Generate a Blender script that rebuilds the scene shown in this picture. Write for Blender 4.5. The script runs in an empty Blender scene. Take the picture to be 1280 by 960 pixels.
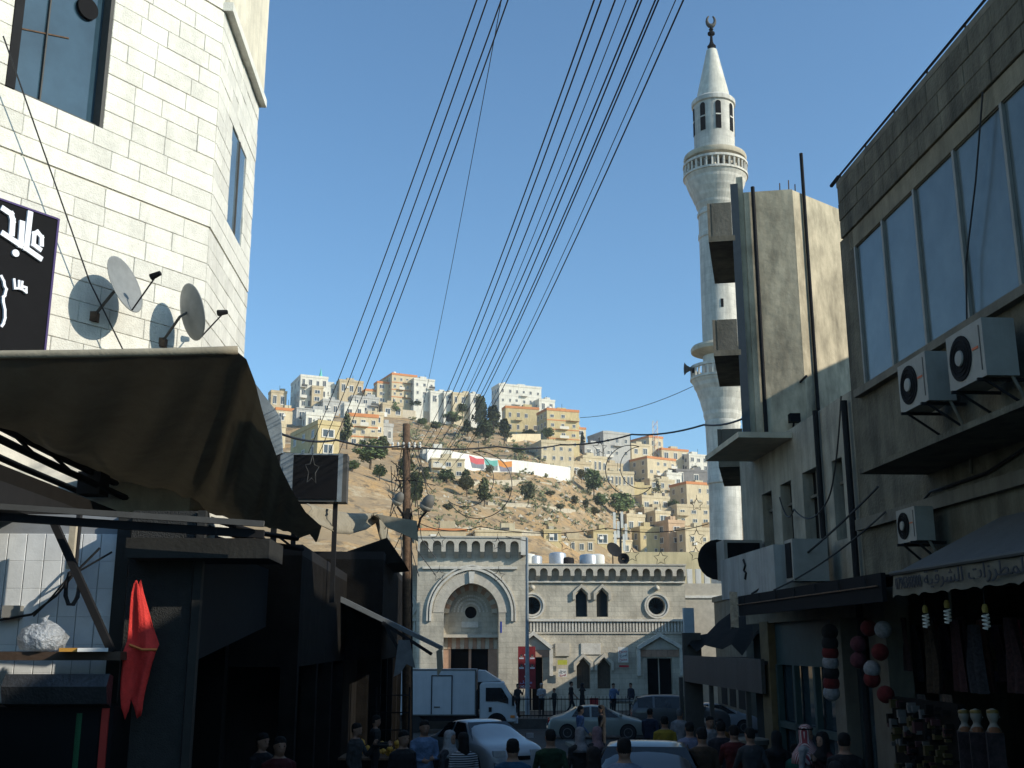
import bpy, bmesh, math, random
from mathutils import Vector, Matrix, noise as mnoise
rnd = random.Random(7)
R = math.radians
S = bpy.context.scene
COL = S.collection
# ---------------------------------------------------------------- camera, sky, sun, exposure
CAM = Vector((0, 0, 4.3)); FPX = 1351.0; PITCH = R(13.53)
cd = bpy.data.cameras.new('camera'); cam = bpy.data.objects.new('camera', cd); COL.objects.link(cam)
cd.sensor_width = 36; cd.lens = FPX / 1280 * 36; cd.clip_start = .1; cd.clip_end = 6000
cam.location = CAM; cam.rotation_euler = (R(90) + PITCH, 0, 0)
S.camera = cam
SUNV = Vector((1.0, -.42, .56)).normalized()          # direction towards the sun
W = bpy.data.worlds.new('World'); S.world = W; W.use_nodes = True
_n = W.node_tree.nodes; _bg = _n['Background']
_sky = _n.new('ShaderNodeTexSky'); _sky.sky_type = 'NISHITA'; _sky.sun_disc = False
_sky.sun_elevation = math.asin(SUNV.z); _sky.sun_rotation = math.atan2(SUNV.x, SUNV.y)
_sky.altitude = 800; _sky.air_density = 1.0; _sky.dust_density = 1.3; _sky.ozone_density = 2.2
_tint = _n.new('ShaderNodeMix'); _tint.data_type = 'RGBA'; _tint.blend_type = 'MULTIPLY'; _tint.inputs[0].default_value = 1
_tint.inputs[7].default_value = (.87, 1.17, 1.25, 1)      # multiplies the sky alone, making it bluer and brighter
W.node_tree.links.new(_sky.outputs[0], _tint.inputs[6]); W.node_tree.links.new(_tint.outputs[2], _bg.inputs[0]); _bg.inputs[1].default_value = .15
sl = bpy.data.lights.new('sun', 'SUN'); sl.energy = 4.5; sl.angle = R(.5); sl.color = (1, .93, .80)
sun = bpy.data.objects.new('sun', sl); COL.objects.link(sun); sun.location = (60, -30, 60)
sun.rotation_euler = SUNV.to_track_quat('Z', 'Y').to_euler()
S.view_settings.view_transform = 'Standard'; S.view_settings.look = 'None'
S.view_settings.exposure = .1; S.view_settings.gamma = 1; S.view_settings.use_curve_mapping = False
S.cycles.max_bounces = 6; S.cycles.diffuse_bounces = 2; S.cycles.glossy_bounces = 3; S.cycles.transparent_max_bounces = 8

# ---------------------------------------------------------------- helpers
_cp, _sp = math.cos(PITCH), math.sin(PITCH)
def ray(px, py):
    cx = (px - 640) / FPX; cu = (480 - py) / FPX
    return Vector((cx, _cp - cu * _sp, _sp + cu * _cp))
def at(px, py, Y):
    d = ray(px, py); return CAM + d * (Y / d.y)
def proj(p):
    q = Vector(p) - CAM; dep = q.y * _cp + q.z * _sp; up = -q.y * _sp + q.z * _cp
    return 640 + q.x / dep * FPX, 480 - up / dep * FPX
class Fr:
    """a local frame: origin, turn about z; hits of pixel rays on its planes, in local coordinates"""
    def __init__(s, o, rz): s.o = Vector(o); s.rz = rz; s.c = math.cos(rz); s.s = math.sin(rz)
    def inv(s, p):
        q = Vector(p) - s.o; return Vector((q.x * s.c + q.y * s.s, -q.x * s.s + q.y * s.c, q.z))
    def out(s, p):
        p = Vector(p); return Vector((p.x * s.c - p.y * s.s, p.x * s.s + p.y * s.c, p.z)) + s.o
    def _h(s, px, py, ax, v):
        o = s.inv(CAM); d = s.inv(CAM + ray(px, py)) - o
        return o + d * ((v - o[ax]) / d[ax])
    def hx(s, px, py, x=0): return s._h(px, py, 0, x)
    def hy(s, px, py, y=0): return s._h(px, py, 1, y)
    def hz(s, px, py, z=0): return s._h(px, py, 2, z)
class MB:
    def __init__(s): s.v = []; s.f = []; s.m = []; s.cm = 0
    def face(s, idx): s.f.append(tuple(idx)); s.m.append(s.cm)
    def poly(s, *pts):
        b = len(s.v); s.v += [tuple(p) for p in pts]; s.face(range(b, b + len(pts))); return s
    def box(s, x0, y0, z0, x1, y1, z1):
        b = len(s.v)
        s.v += [(x, y, z) for z in (z0, z1) for y in (y0, y1) for x in (x0, x1)]
        for q in ((0, 2, 3, 1), (4, 5, 7, 6), (0, 1, 5, 4), (1, 3, 7, 5), (3, 2, 6, 7), (2, 0, 4, 6)): s.face(b + i for i in q)
        return s
    def bar(s, a, b_, w, h=None, up=(0, 0, 1)):
        """a square bar from a to b"""
        a, b_ = Vector(a), Vector(b_); h = h or w; d = (b_ - a).normalized(); u = Vector(up)
        if abs(d.dot(u)) > .98: u = Vector((1, 0, 0))
        sd = d.cross(u).normalized() * w / 2; uu = sd.cross(d).normalized() * h / 2
        k = len(s.v)
        for p in (a, b_): s.v += [tuple(p - sd - uu), tuple(p + sd - uu), tuple(p + sd + uu), tuple(p - sd + uu)]
        for q in ((0, 3, 2, 1), (4, 5, 6, 7), (0, 1, 5, 4), (1, 2, 6, 5), (2, 3, 7, 6), (3, 0, 4, 7)): s.face(k + i for i in q)
        return s
    def prism(s, poly, ax, a, b_):
        """2-D polygon extruded along axis ax from a to b; the two other axes in order x,y,z"""
        def P(p, t):
            q = list(p); q.insert(ax, t); return tuple(q)
        k = len(s.v); n = len(poly)
        s.v += [P(p, a) for p in poly] + [P(p, b_) for p in poly]
        s.face(range(k, k + n)); s.face(range(k + 2 * n - 1, k + n - 1, -1))
        for i in range(n): s.face((k + i, k + (i + 1) % n, k + n + (i + 1) % n, k + n + i))
        return s
    def tube(s, pts, r, n=6, cap=True):
        pts = [Vector(p) for p in pts]; m = len(pts); k = len(s.v); pu = None
        for i, p in enumerate(pts):
            d = (pts[min(i + 1, m - 1)] - pts[max(i - 1, 0)]).normalized()
            u = pu if pu is not None else (Vector((0, 0, 1)) if abs(d.z) < .9 else Vector((1, 0, 0)))
            sd = d.cross(u).normalized(); uu = sd.cross(d).normalized(); pu = uu
            rr = r[i] if isinstance(r, (list, tuple)) else r
            for j in range(n):
                t = 2 * math.pi * j / n; s.v.append(tuple(p + sd * (math.cos(t) * rr) + uu * (math.sin(t) * rr)))
        for i in range(m - 1):
            for j in range(n): s.face((k + i * n + j, k + i * n + (j + 1) % n, k + (i + 1) * n + (j + 1) % n, k + (i + 1) * n + j))
        if cap: s.face(range(k + n - 1, k - 1, -1)); s.face(range(k + (m - 1) * n, k + m * n))
        return s
    def lathe(s, prof, n=24, c=(0, 0, 0), ax=2, cap=True, sx=1, sy=1):
        k = len(s.v); m = len(prof)
        for r_, z in prof:
            for j in range(n):
                t = 2 * math.pi * j / n; q = [math.cos(t) * r_ * sx, math.sin(t) * r_ * sy]; q.insert(ax, z)
                s.v.append((q[0] + c[0], q[1] + c[1], q[2] + c[2]))
        for i in range(m - 1):
            for j in range(n): s.face((k + i * n + j, k + i * n + (j + 1) % n, k + (i + 1) * n + (j + 1) % n, k + (i + 1) * n + j))
        if cap: s.face(range(k + n - 1, k - 1, -1)); s.face(range(k + (m - 1) * n, k + m * n))
        return s
    def grid(s, rows):
        k = len(s.v); n = len(rows[0])
        for r_ in rows: s.v += [tuple(p) for p in r_]
        for i in range(len(rows) - 1):
            for j in range(n - 1): s.face((k + i * n + j, k + i * n + j + 1, k + (i + 1) * n + j + 1, k + (i + 1) * n + j))
        return s
    def mesh(s, name, mats, smooth=False, fix=True):
        me = bpy.data.meshes.new(name); me.from_pydata(s.v, [], s.f)
        for m in (mats if isinstance(mats, (list, tuple)) else [mats]): me.materials.append(m)
        me.polygons.foreach_set('material_index', s.m)
        if smooth: me.polygons.foreach_set('use_smooth', [True] * len(s.f))
        if fix:
            bm = bmesh.new(); bm.from_mesh(me); bmesh.ops.recalc_face_normals(bm, faces=bm.faces); bm.to_mesh(me); bm.free()
        if smooth == 'auto':
            me.set_sharp_from_angle(angle=R(38))
        return me
    def build(s, name, mats, parent=None, loc=(0, 0, 0), rz=0, smooth=False, fix=True):
        return obj(name, s.mesh(name, mats, smooth, fix), parent, loc, rz)
def obj(name, me, parent=None, loc=(0, 0, 0), rz=0):
    o = bpy.data.objects.new(name, me); COL.objects.link(o); o.location = loc; o.rotation_euler = (0, 0, rz); o.parent = parent
    return o
def tag(o, label, cat, group=None):
    o['label'] = label; o['category'] = cat
    if group: o['group'] = group
    return o
def thing(name, label, cat, loc=(0, 0, 0), rz=0, group=None):
    return tag(obj(name, None, None, loc, rz), label, cat, group)
def struct(o): o['kind'] = 'structure'; return o
def stuff(o): o['kind'] = 'stuff'; return o
def dup(o, parent=None):
    c = o.copy(); COL.objects.link(c); c.parent = parent
    for ch in list(KIDS.get(o.name, o.children)): dup(ch, c)
    return c
KIDS = {}

# ---------------------------------------------------------------- materials
_mc = {}
def mat(name, col, rough=.85, var=.2, scale=3.0, bump=.12, bscale=None, metal=0, stain=0, rand=0, col2=None, mixs=.5, spec=.35, stainz=.12, coat=0):
    if name in _mc: return _mc[name]
    m = bpy.data.materials.new(name); m.use_nodes = True; _mc[name] = m
    nt = m.node_tree; N = nt.nodes; L = nt.links; b = N['Principled BSDF']
    b.inputs['Roughness'].default_value = rough; b.inputs['Metallic'].default_value = metal
    b.inputs['Specular IOR Level'].default_value = spec
    if coat: b.inputs['Coat Weight'].default_value = coat; b.inputs['Coat Roughness'].default_value = .06
    g = N.new('ShaderNodeNewGeometry')
    nz = N.new('ShaderNodeTexNoise'); nz.inputs['Scale'].default_value = scale; nz.inputs['Detail'].default_value = 5; nz.inputs['Roughness'].default_value = .62
    L.new(g.outputs['Position'], nz.inputs['Vector'])
    mx = N.new('ShaderNodeMix'); mx.data_type = 'RGBA'
    c2 = col2 or tuple(min(1, c * (1 + var)) for c in col)
    c1 = col if col2 else tuple(c * (1 - var) for c in col)
    mx.inputs[6].default_value = (*c1, 1); mx.inputs[7].default_value = (*c2, 1)
    rm = N.new('ShaderNodeMapRange'); rm.inputs[1].default_value = mixs - .18; rm.inputs[2].default_value = mixs + .18
    L.new(nz.outputs[0], rm.inputs[0]); L.new(rm.outputs[0], mx.inputs[0])
    out = mx.outputs[2]
    if stain:
        mp = N.new('ShaderNodeMapping'); mp.inputs['Scale'].default_value = (1.6, 1.6, stainz)
        L.new(g.outputs['Position'], mp.inputs[0])
        n2 = N.new('ShaderNodeTexNoise'); n2.inputs['Scale'].default_value = 1.6; n2.inputs['Detail'].default_value = 6; n2.inputs['Roughness'].default_value = .65
        L.new(mp.outputs[0], n2.inputs['Vector'])
        r2 = N.new('ShaderNodeMapRange'); r2.inputs[1].default_value = .42; r2.inputs[2].default_value = .7; r2.inputs[3].default_value = 1; r2.inputs[4].default_value = 1 - stain
        L.new(n2.outputs[0], r2.inputs[0])
        ml = N.new('ShaderNodeMix'); ml.data_type = 'RGBA'; ml.blend_type = 'MULTIPLY'; ml.inputs[0].default_value = 1
        L.new(out, ml.inputs[6]); L.new(r2.outputs[0], ml.inputs[7]); out = ml.outputs[2]
    if rand:
        oi = N.new('ShaderNodeObjectInfo'); r3 = N.new('ShaderNodeMapRange'); r3.inputs[3].default_value = 1 - rand; r3.inputs[4].default_value = 1 + rand * .5
        L.new(oi.outputs['Random'], r3.inputs[0])
        ml = N.new('ShaderNodeMix'); ml.data_type = 'RGBA'; ml.blend_type = 'MULTIPLY'; ml.inputs[0].default_value = 1
        L.new(out, ml.inputs[6]); L.new(r3.outputs[0], ml.inputs[7]); out = ml.outputs[2]
    L.new(out, b.inputs['Base Color'])
    if bump:
        n3 = N.new('ShaderNodeTexNoise'); n3.inputs['Scale'].default_value = bscale or scale * 8; n3.inputs['Detail'].default_value = 4
        L.new(g.outputs['Position'], n3.inputs['Vector'])
        bp = N.new('ShaderNodeBump'); bp.inputs['Strength'].default_value = bump; bp.inputs['Distance'].default_value = .05
        L.new(n3.outputs[0], bp.inputs['Height']); L.new(bp.outputs[0], b.inputs['Normal'])
    return m
def courses(m, h, l, joint, dark=.6, swap='XZ'):
    """fine masonry joints (too small to build) on a far wall"""
    nt = m.node_tree; N = nt.nodes; L = nt.links; b = N['Principled BSDF']
    g = N.new('ShaderNodeTexCoord'); sp = N.new('ShaderNodeSeparateXYZ'); cb = N.new('ShaderNodeCombineXYZ')
    L.new(g.outputs['Object'], sp.inputs[0]); L.new(sp.outputs[0 if swap[0] == 'X' else 1], cb.inputs[0]); L.new(sp.outputs[2], cb.inputs[1])
    br = N.new('ShaderNodeTexBrick'); br.inputs['Scale'].default_value = 1; br.inputs['Brick Width'].default_value = l; br.inputs['Row Height'].default_value = h
    br.inputs['Mortar Size'].default_value = joint; br.inputs['Color1'].default_value = (1, 1, 1, 1); br.inputs['Color2'].default_value = (.86, .86, .86, 1); br.inputs['Mortar'].default_value = (dark, dark, dark, 1)
    L.new(cb.outputs[0], br.inputs['Vector'])
    src = b.inputs['Base Color'].links[0].from_socket
    ml = N.new('ShaderNodeMix'); ml.data_type = 'RGBA'; ml.blend_type = 'MULTIPLY'; ml.inputs[0].default_value = 1
    L.new(src, ml.inputs[6]); L.new(br.outputs[0], ml.inputs[7]); L.new(ml.outputs[2], b.inputs['Base Color'])
    return m
def glass(name, col, rough=.04, spec=.8):
    return mat(name, col, rough, .25, 1.2, 0, spec=spec)
def plain(name, col, rough=.7, metal=0, spec=.4, coat=0): return mat(name, col, rough, .1, 6, .03, metal=metal, spec=spec, coat=coat)

M_STONE = mat('pale_limestone', (.72, .70, .62), .85, .08, 9, .35, 40, rand=.11, stain=.16, stainz=.45)
M_PLASTER = mat('cream_plaster', (.70, .64, .50), .9, .12, 2, .2, stain=.25)
M_MOSQUE = courses(mat('mosque_stone', (.54, .49, .39), .9, .2, .9, .3, stain=.22, stainz=.3), .3, .75, .012, .72)
M_MOSQUE_P = mat('mosque_trim', (.50, .455, .375), .88, .12, 3, .2)
M_TRIM = mat('pale_trim', (.64, .60, .52), .88, .15, 3, .2, stain=.2)
M_PINK = mat('pink_stone', (.42, .27, .19), .9, .15, 3, .2)
M_WHITE = mat('white_paint', (.72, .70, .64), .85, .1, 1.5, .15, stain=.22)
M_MINARET = courses(mat('minaret_stone', (.60, .575, .51), .85, .16, 1.2, .25, stain=.34, stainz=.15), .5, 1.1, .012, .8)
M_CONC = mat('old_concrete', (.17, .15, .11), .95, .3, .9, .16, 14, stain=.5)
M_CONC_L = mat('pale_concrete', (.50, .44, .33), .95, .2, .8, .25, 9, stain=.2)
M_DARKST = mat('darkened_stone', (.14, .125, .088), .92, .3, 2.2, .4, 20, stain=.55, rand=.15, stainz=.25)  # stained stone, base colour lowered to deepen the shade on these walls
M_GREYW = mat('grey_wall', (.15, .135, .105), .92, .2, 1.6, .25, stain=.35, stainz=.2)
M_BLACK = plain('black_paint', (.009, .009, .010), .75, 0, .08)
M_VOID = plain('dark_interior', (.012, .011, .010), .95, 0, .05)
M_STEEL = plain('grey_steel', (.08, .078, .072), .7, 0, .2)
M_DSTEEL = plain('dark_steel', (.018, .018, .019), .8, 0, .1)
M_RUST = mat('rusty_brown', (.115, .07, .042), .9, .4, 8, .3, 40)
M_GLASS = glass('window_glass', (.02, .035, .045))
M_TARP = mat('tarpaulin', (.105, .095, .075), .85, .25, 3, .15, 30, stain=.25)
M_CONC_T = mat('stained_tower_concrete', (.50, .43, .30), .95, .35, .55, .3, 5, stain=.5, stainz=.5)
M_KHAKI = mat('khaki_canvas', (.34, .30, .22), .9, .15, 3, .2, 30, stain=.2)
M_ASPH = mat('asphalt', (.03, .029, .027), .9, .25, 2, .4, 60)
M_PAVE = mat('paving', (.07, .064, .055), .9, .2, 2, .3, 30)
M_WIRE = plain('black_cable', (.015, .015, .016), .6)
M_RUB = plain('rubber', (.015, .015, .015), .85)
def shade(c, k): return tuple(min(1, x * k) for x in c)

def translucent(m, col, w):
    """cloth that lets a little light through"""
    N = m.node_tree.nodes; L = m.node_tree.links; b = N['Principled BSDF']; out = N['Material Output']
    t = N.new('ShaderNodeBsdfTranslucent'); t.inputs[0].default_value = (*col, 1); mx_ = N.new('ShaderNodeMixShader'); mx_.inputs[0].default_value = w
    L.new(b.outputs[0], mx_.inputs[1]); L.new(t.outputs[0], mx_.inputs[2]); L.new(mx_.outputs[0], out.inputs[0]); return m
translucent(M_TARP, (.30, .25, .16), .045); translucent(M_KHAKI, (.45, .38, .26), .15)
# ---------------------------------------------------------------- ground, road, hill
def lerp_tab(tab, y):
    if y <= tab[0][0]: return tab[0][1]
    for (a, b), (c, d) in zip(tab, tab[1:]):
        if y <= c:
            t = (y - a) / (c - a); return b + (d - b) * t
    return tab[-1][1]
HL = [(72, 0), (100, 6), (140, 20), (190, 36), (260, 55), (385, 87), (450, 89), (700, 80), (1500, 40)]
HC = [(72, 0), (110, 6), (150, 15), (205, 28), (290, 56), (385, 80), (450, 80), (700, 70), (1500, 40)]
HR = [(72, 0), (130, 3), (200, 12), (280, 28), (330, 44), (385, 63), (450, 65), (700, 55), (1500, 40)]
def gz(y):                                  # the street falls towards the mosque
    return .033 * (57 - max(y, -12)) if y < 57 else 0.0
def hill(x, y):
    if y < 72: return gz(y)
    t = x / y
    if t < 0: k = min(1, -t / .17); z = lerp_tab(HC, y) * (1 - k) + lerp_tab(HL, y) * k
    else: k = min(1, t / .15); k = k * k * (3 - 2 * k); z = lerp_tab(HC, y) * (1 - k) + lerp_tab(HR, y) * k
    a = min(1, (y - 72) / 60)
    n = mnoise.noise((x * .035, y * .035, 0)) * 3.0 + mnoise.noise((x * .11, y * .11, 4)) * 1.1 + mnoise.noise((x * .35, y * .35, 9)) * .35
    st = math.sin(z * .9 + n * .6) * .5        # shallow terraces
    return z + (n + st) * a
def hit(px, py, y0=75):
    """where a pixel ray meets the hillside"""
    d = ray(px, py); y = y0
    while y < 1200:
        p = CAM + d * (y / d.y)
        if p.z <= hill(p.x, p.y): return p
        y += 1.5
    return CAM + d * (395 / d.y)
def hits(px, py):
    p = hit(px, py); return p if p.z <= hill(p.x, p.y) + .5 else None
_xs = [-900, -600, -420, -320] + list(range(-260, 262, 5)) + [320, 420, 600, 900]
_xs2 = [-40, -20, -10, -7, -5, -3, -1, 1, 3, 5, 7, 10, 20, 40]
_ys = [-60, -30, -12, 0, 12, 24, 36, 48, 57, 66, 72] + list(range(76, 460, 4)) + [480, 520, 580, 650, 750, 900, 1100, 1500]
_mb = MB(); _mb.grid([[(x, y, hill(x, y) if y >= 72 else gz(y)) for x in _xs] for y in _ys])
M_HILL = mat('dry_hillside', (.46, .285, .12), .95, .3, .12, .6, .9, col2=(.36, .265, .16), stain=.35, stainz=2)
_nt = M_HILL.node_tree
def _hill_detail():
    N = _nt.nodes; L = _nt.links; b = N['Principled BSDF']
    src = b.inputs['Base Color'].links[0].from_socket
    g = N.new('ShaderNodeNewGeometry')
    def layer(src, sc, lo, hi, col, z=1.0, det=6):
        mp = N.new('ShaderNodeMapping'); mp.inputs['Scale'].default_value = (1, 1, z); L.new(g.outputs['Position'], mp.inputs[0])
        n = N.new('ShaderNodeTexNoise'); n.inputs['Scale'].default_value = sc; n.inputs['Detail'].default_value = det; n.inputs['Roughness'].default_value = .7
        L.new(mp.outputs[0], n.inputs[0])
        r = N.new('ShaderNodeMapRange'); r.inputs[1].default_value = lo; r.inputs[2].default_value = hi; L.new(n.outputs[0], r.inputs[0])
        m = N.new('ShaderNodeMix'); m.data_type = 'RGBA'; L.new(r.outputs[0], m.inputs[0]); L.new(src, m.inputs[6]); m.inputs[7].default_value = (*col, 1)
        return m.outputs[2]
    src = layer(src, .5, .5, .62, (.14, .105, .065))
    src = layer(src, .06, .5, .6, (.30, .215, .12))
    src = layer(src, .22, .56, .68, (.48, .40, .27), 2.5)
    src = layer(src, 1.3, .6, .72, (.10, .10, .05))
    L.new(src, b.inputs['Base Color'])
_hill_detail()
_mb.m = [0 if (_mb.v[f[0]][1] >= 72) else 1 for f in _mb.f]
ground = struct(_mb.build('ground', [M_HILL, M_PAVE], smooth=True, fix=False))
DIR = -.054
def XL(y): return -4.0 + DIR * y
def XR(y): return 6.5 + DIR * y
# the street carriageway and the cross road before the mosque, 4 mm above the ground, and kerbs
_rows = []
for y in [-12, 0, 10, 20, 30, 40, 46]: _rows.append([(x + DIR * y, y, gz(y) + .006) for x in (-2.6, 0, 2.5, 4.6)])
struct(MB().grid(_rows).build('road', M_ASPH))
struct(MB().grid([[(x, y, gz(y) + .006) for x in (-40, -15, 0, 15, 40)] for y in (46.0, 50, 54, 57, 58.4)]).build('cross_road', M_ASPH))
for sgn, xo in ((-1, -2.75), (1, 4.75)):
    mb = MB(); mb.grid([[(xo - .15 + DIR * y, y, gz(y) + .01), (xo - .15 + DIR * y, y, gz(y) + .13), (xo + .15 + DIR * y, y, gz(y) + .13), (xo + .15 + DIR * y, y, gz(y) + .01)] for y in (-12, 5, 15, 25, 35, 45.5)])
    struct(mb.build('kerb', M_GREYW))
struct(MB().box(-40, 58.9, -.02, 40, 72, .5).build('plaza', M_PAVE))
# ---------------------------------------------------------------- mosque
MF = Fr((0, 66, .5), R(3.5))
def mx(px, py=760): return MF.hy(px, py).x
def mz(py, px=700): return MF.hy(px, py).z
mosque = thing('mosque', 'grey stone mosque with arched portal and arcaded parapet at street end', 'mosque', MF.o, MF.rz)
def arch_pts(cx, zc, r, n=14, point=0.0):
    return [(cx + r * math.cos(math.pi * i / n), zc + (r * math.sin(math.pi * i / n)) * (1 + point * (1 - abs(math.cos(math.pi * i / n))))) for i in range(n + 1)]
def wall_with_holes(mb, x0, z0, x1, z1, holes, yf, yb):
    """front face with polygon holes (each a CCW outline) plus their reveals, built by bmesh fill"""
    bm = bmesh.new()
    def loop(pts):
        vs = [bm.verts.new((p[0], 0, p[1])) for p in pts]
        return [bm.edges.new((vs[i], vs[(i + 1) % len(vs)])) for i in range(len(vs))]
    ed = loop([(x0, z0), (x1, z0), (x1, z1), (x0, z1)])
    for h in holes: ed += loop(h)
    bmesh.ops.triangle_fill(bm, use_beauty=True, use_dissolve=False, edges=ed)
    bm.verts.ensure_lookup_table(); bm.verts.index_update()
    k = len(mb.v); mb.v += [(v.co.x, yf, v.co.z) for v in bm.verts]
    for f in bm.faces: mb.face(k + v.index for v in f.verts)
    bm.free()
    for h in holes:
        n = len(h); k = len(mb.v); mb.v += [(p[0], yf, p[1]) for p in h] + [(p[0], yb, p[1]) for p in h]
        for i in range(n): mb.face((k + i, k + (i + 1) % n, k + n + (i + 1) % n, k + n + i))
XA, XB = mx(440), mx(857)                 # facade ends
ZT = mz(707)                              # top of the long parapet
Z1 = mz(775)                              # string course
PX0, PX1 = mx(521), mx(650)               # portal block
ZP = mz(674, 590)
# openings of the main wall, outside the portal
def pt_win(cx, z0, z1, w): h = w / 2; return [(cx - h, z0), (cx + h, z0), (cx + h, z1 - h * 1.1), (cx, z1), (cx - h, z1 - h * 1.1)]
def circ(cx, cz, r, n=22): return [(cx + r * math.cos(2 * math.pi * i / n), cz + r * math.sin(2 * math.pi * i / n)) for i in range(n)]
UPW = [(mx(727), mz(771), mz(736), .70), (mx(753), mz(771), mz(736), .70)]
LOW = [(mx(728), mz(861), mz(823), .80), (mx(753.5), mz(861), mz(823), .80)]
RND = [(mx(665), mz(757)), (mx(821), mz(757)), (mx(517) - .55, mz(757))]
D1 = (mx(652), mx(678), .01, mz(822)); D2 = (mx(807), mx(838), .01, mz(823))
holes = [pt_win(*w) for w in UPW] + [pt_win(*w) for w in LOW] + [circ(c[0], c[1], .52) for c in RND]
holes += [[(d[0], d[2]), (d[1], d[2]), (d[1], d[3]), (d[0], d[3])] for d in (D1, D2)]
mb = MB(); wall_with_holes(mb, PX1 - .05, 0, XB, ZT - .9, holes[:6] + holes[7:], 0, .45)
wall_with_holes(mb, XA, 0, PX0 + .05, ZT - .9, [holes[6]], 0, .45)
mb.box(XA, 2.2, 0, XB, 9, ZT - .2); mb.box(XA, .45, ZT - .95, XB, 2.2, ZT - .91)          # the body behind the front skin
mb.poly((XB, 0, 0), (XB, .9, 0), (XB, .9, ZT - .9), (XB, 0, ZT - .9))
mb.build('front_wall', M_MOSQUE, mosque)
# window and door leaves set back in the openings
def pane(name, pts, y, m, parent): return MB().prism(pts, 1, y, y + .05).build(name, m, parent)
for w in UPW: pane('window', pt_win(w[0], w[1], w[2], w[3]), .38, M_GLASS, mosque)
M_SHUT = mat('brown_shutter', (.10, .075, .05), .6, .2, 6, .1)
for w in LOW:
    o = pane('shutter', pt_win(*w), .30, M_SHUT, mosque)
    mb = MB()
    for i in range(6): mb.box(w[0] - .36 + i * .14, .26, w[1], w[0] - .33 + i * .14, .302, w[2] - .5)
    mb.build('shutter_bars', M_SHUT, o)
for c in RND:
    o = pane('round_window', circ(c[0], c[1], .50), .36, M_GLASS, mosque)
    mb = MB()
    for i in range(6):
        a = math.pi * i / 6; mb.bar((c[0] - .5 * math.cos(a), .33, c[1] - .5 * math.sin(a)), (c[0] + .5 * math.cos(a), .33, c[1] + .5 * math.sin(a)), .035)
    mb.build('grille', M_BLACK, o)
    mb = MB()
    for r0, r1, dp in ((.52, .62, -.05), (.66, .76, -.11)):
        n = 28; k = len(mb.v)
        for rr, yy in ((r0, .02), (r0, dp), (r1, dp), (r1, .02)):
            mb.v += [(c[0] + rr * math.cos(2 * math.pi * i / n), yy, c[1] + rr * math.sin(2 * math.pi * i / n)) for i in range(n)]
        for q in range(3):
            for i in range(n): mb.face((k + q * n + i, k + q * n + (i + 1) % n, k + (q + 1) * n + (i + 1) % n, k + (q + 1) * n + i))
    mb.build('ring_moulding', M_TRIM, mosque, smooth=False)
    MB().lathe([(.0, -.28), (.13, -.22), (.17, -.1), (.13, .02), (0, .05)], 10, (c[0] + .02, 0, c[1] + 1.05), ax=1).build('stone_boss', M_MOSQUE_P, mosque, smooth=True)
for d in (D1, D2):
    o = MB().box(d[0], .40, d[2], d[1], .44, d[3]).build('door', M_VOID, mosque)
    MB().box((d[0] + d[1]) / 2 - .03, .36, d[2], (d[0] + d[1]) / 2 + .03, .402, d[3]).build('door_post', M_MOSQUE_P, o)
# hood moulds over the windows, pediments over the doors
def hood(mb, cx, zt, hw, leg, y=-.16, t=.16):
    pts = [(cx - hw, zt - hw * 1.0 - leg), (cx - hw, zt - hw * .9), (cx, zt), (cx + hw, zt - hw * .9), (cx + hw, zt - hw - leg)]
    off = [(cx - hw - t, pts[0][1]), (cx - hw - t, pts[1][1] + t * .4), (cx, zt + t * 1.3), (cx + hw + t, pts[3][1] + t * .4), (cx + hw + t, pts[4][1])]
    for i in range(4): mb.prism([pts[i], pts[i + 1], off[i + 1], off[i]], 1, y, .02)
for w in UPW + LOW:
    mb = MB(); hood(mb, w[0], w[2] + .08, w[3] / 2 + .02, .35); mb.build('window_hood', M_MOSQUE_P, mosque)
def pediment(x0, x1, ze, zt, y=-.35):
    mb = MB(); cx = (x0 + x1) / 2; t = .24
    mb.prism([(x0, ze), (cx, zt), (cx, zt + t), (x0 - .1, ze + t * .8)], 1, y, .02)
    mb.prism([(cx, zt), (x1, ze), (x1 + .1, ze + t * .8), (cx, zt + t)], 1, y, .02)
    mb.box(x0 - .1, y * .8, ze - 1.5, x0 + .1, .02, ze + .05); mb.box(x1 - .1, y * .8, ze - 1.5, x1 + .1, .02, ze + .05)
    mb.build('pediment', M_TRIM, mosque)
    MB().prism([(x0 + .1, ze), (x1 - .1, ze), (cx, zt - .05)], 1, -.1, .02).build('gable_stone', M_MOSQUE_P, mosque)
    mb = MB()
    for i in range(7): mb.box(x0 + .12 + i * (x1 - x0 - .24) / 7, -.06, ze - .42, x0 + .12 + (i + .96) * (x1 - x0 - .24) / 7, .02, ze - .02)
    mb.build('lintel_stones', [M_PINK], mosque)
pediment(mx(644), mx(688), mz(812), mz(794)); pediment(mx(796), mx(849), mz(812), mz(796))
# string course and ribbed band
def band(x0, x1, name='ribbed_band'):
    mb = MB(); n = int((x1 - x0) / .19)
    for i in range(n):
        x = x0 + (i + .5) * (x1 - x0) / n; mb.box(x - .055, -.1, Z1 - .68, x + .045, .01, Z1 - .06)
    stuff(mb.build(name, M_TRIM, mosque))
    MB().box(x0, -.2, Z1 - .08, x1, .0, Z1 + .06).build('string_course', M_TRIM, mosque)
    MB().box(x0, -.08, Z1 - .80, x1, .0, Z1 - .70).build('string_course', M_MOSQUE_P, mosque)
band(PX1 + .36, XB - .02); band(XA, PX0 - .02)
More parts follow.
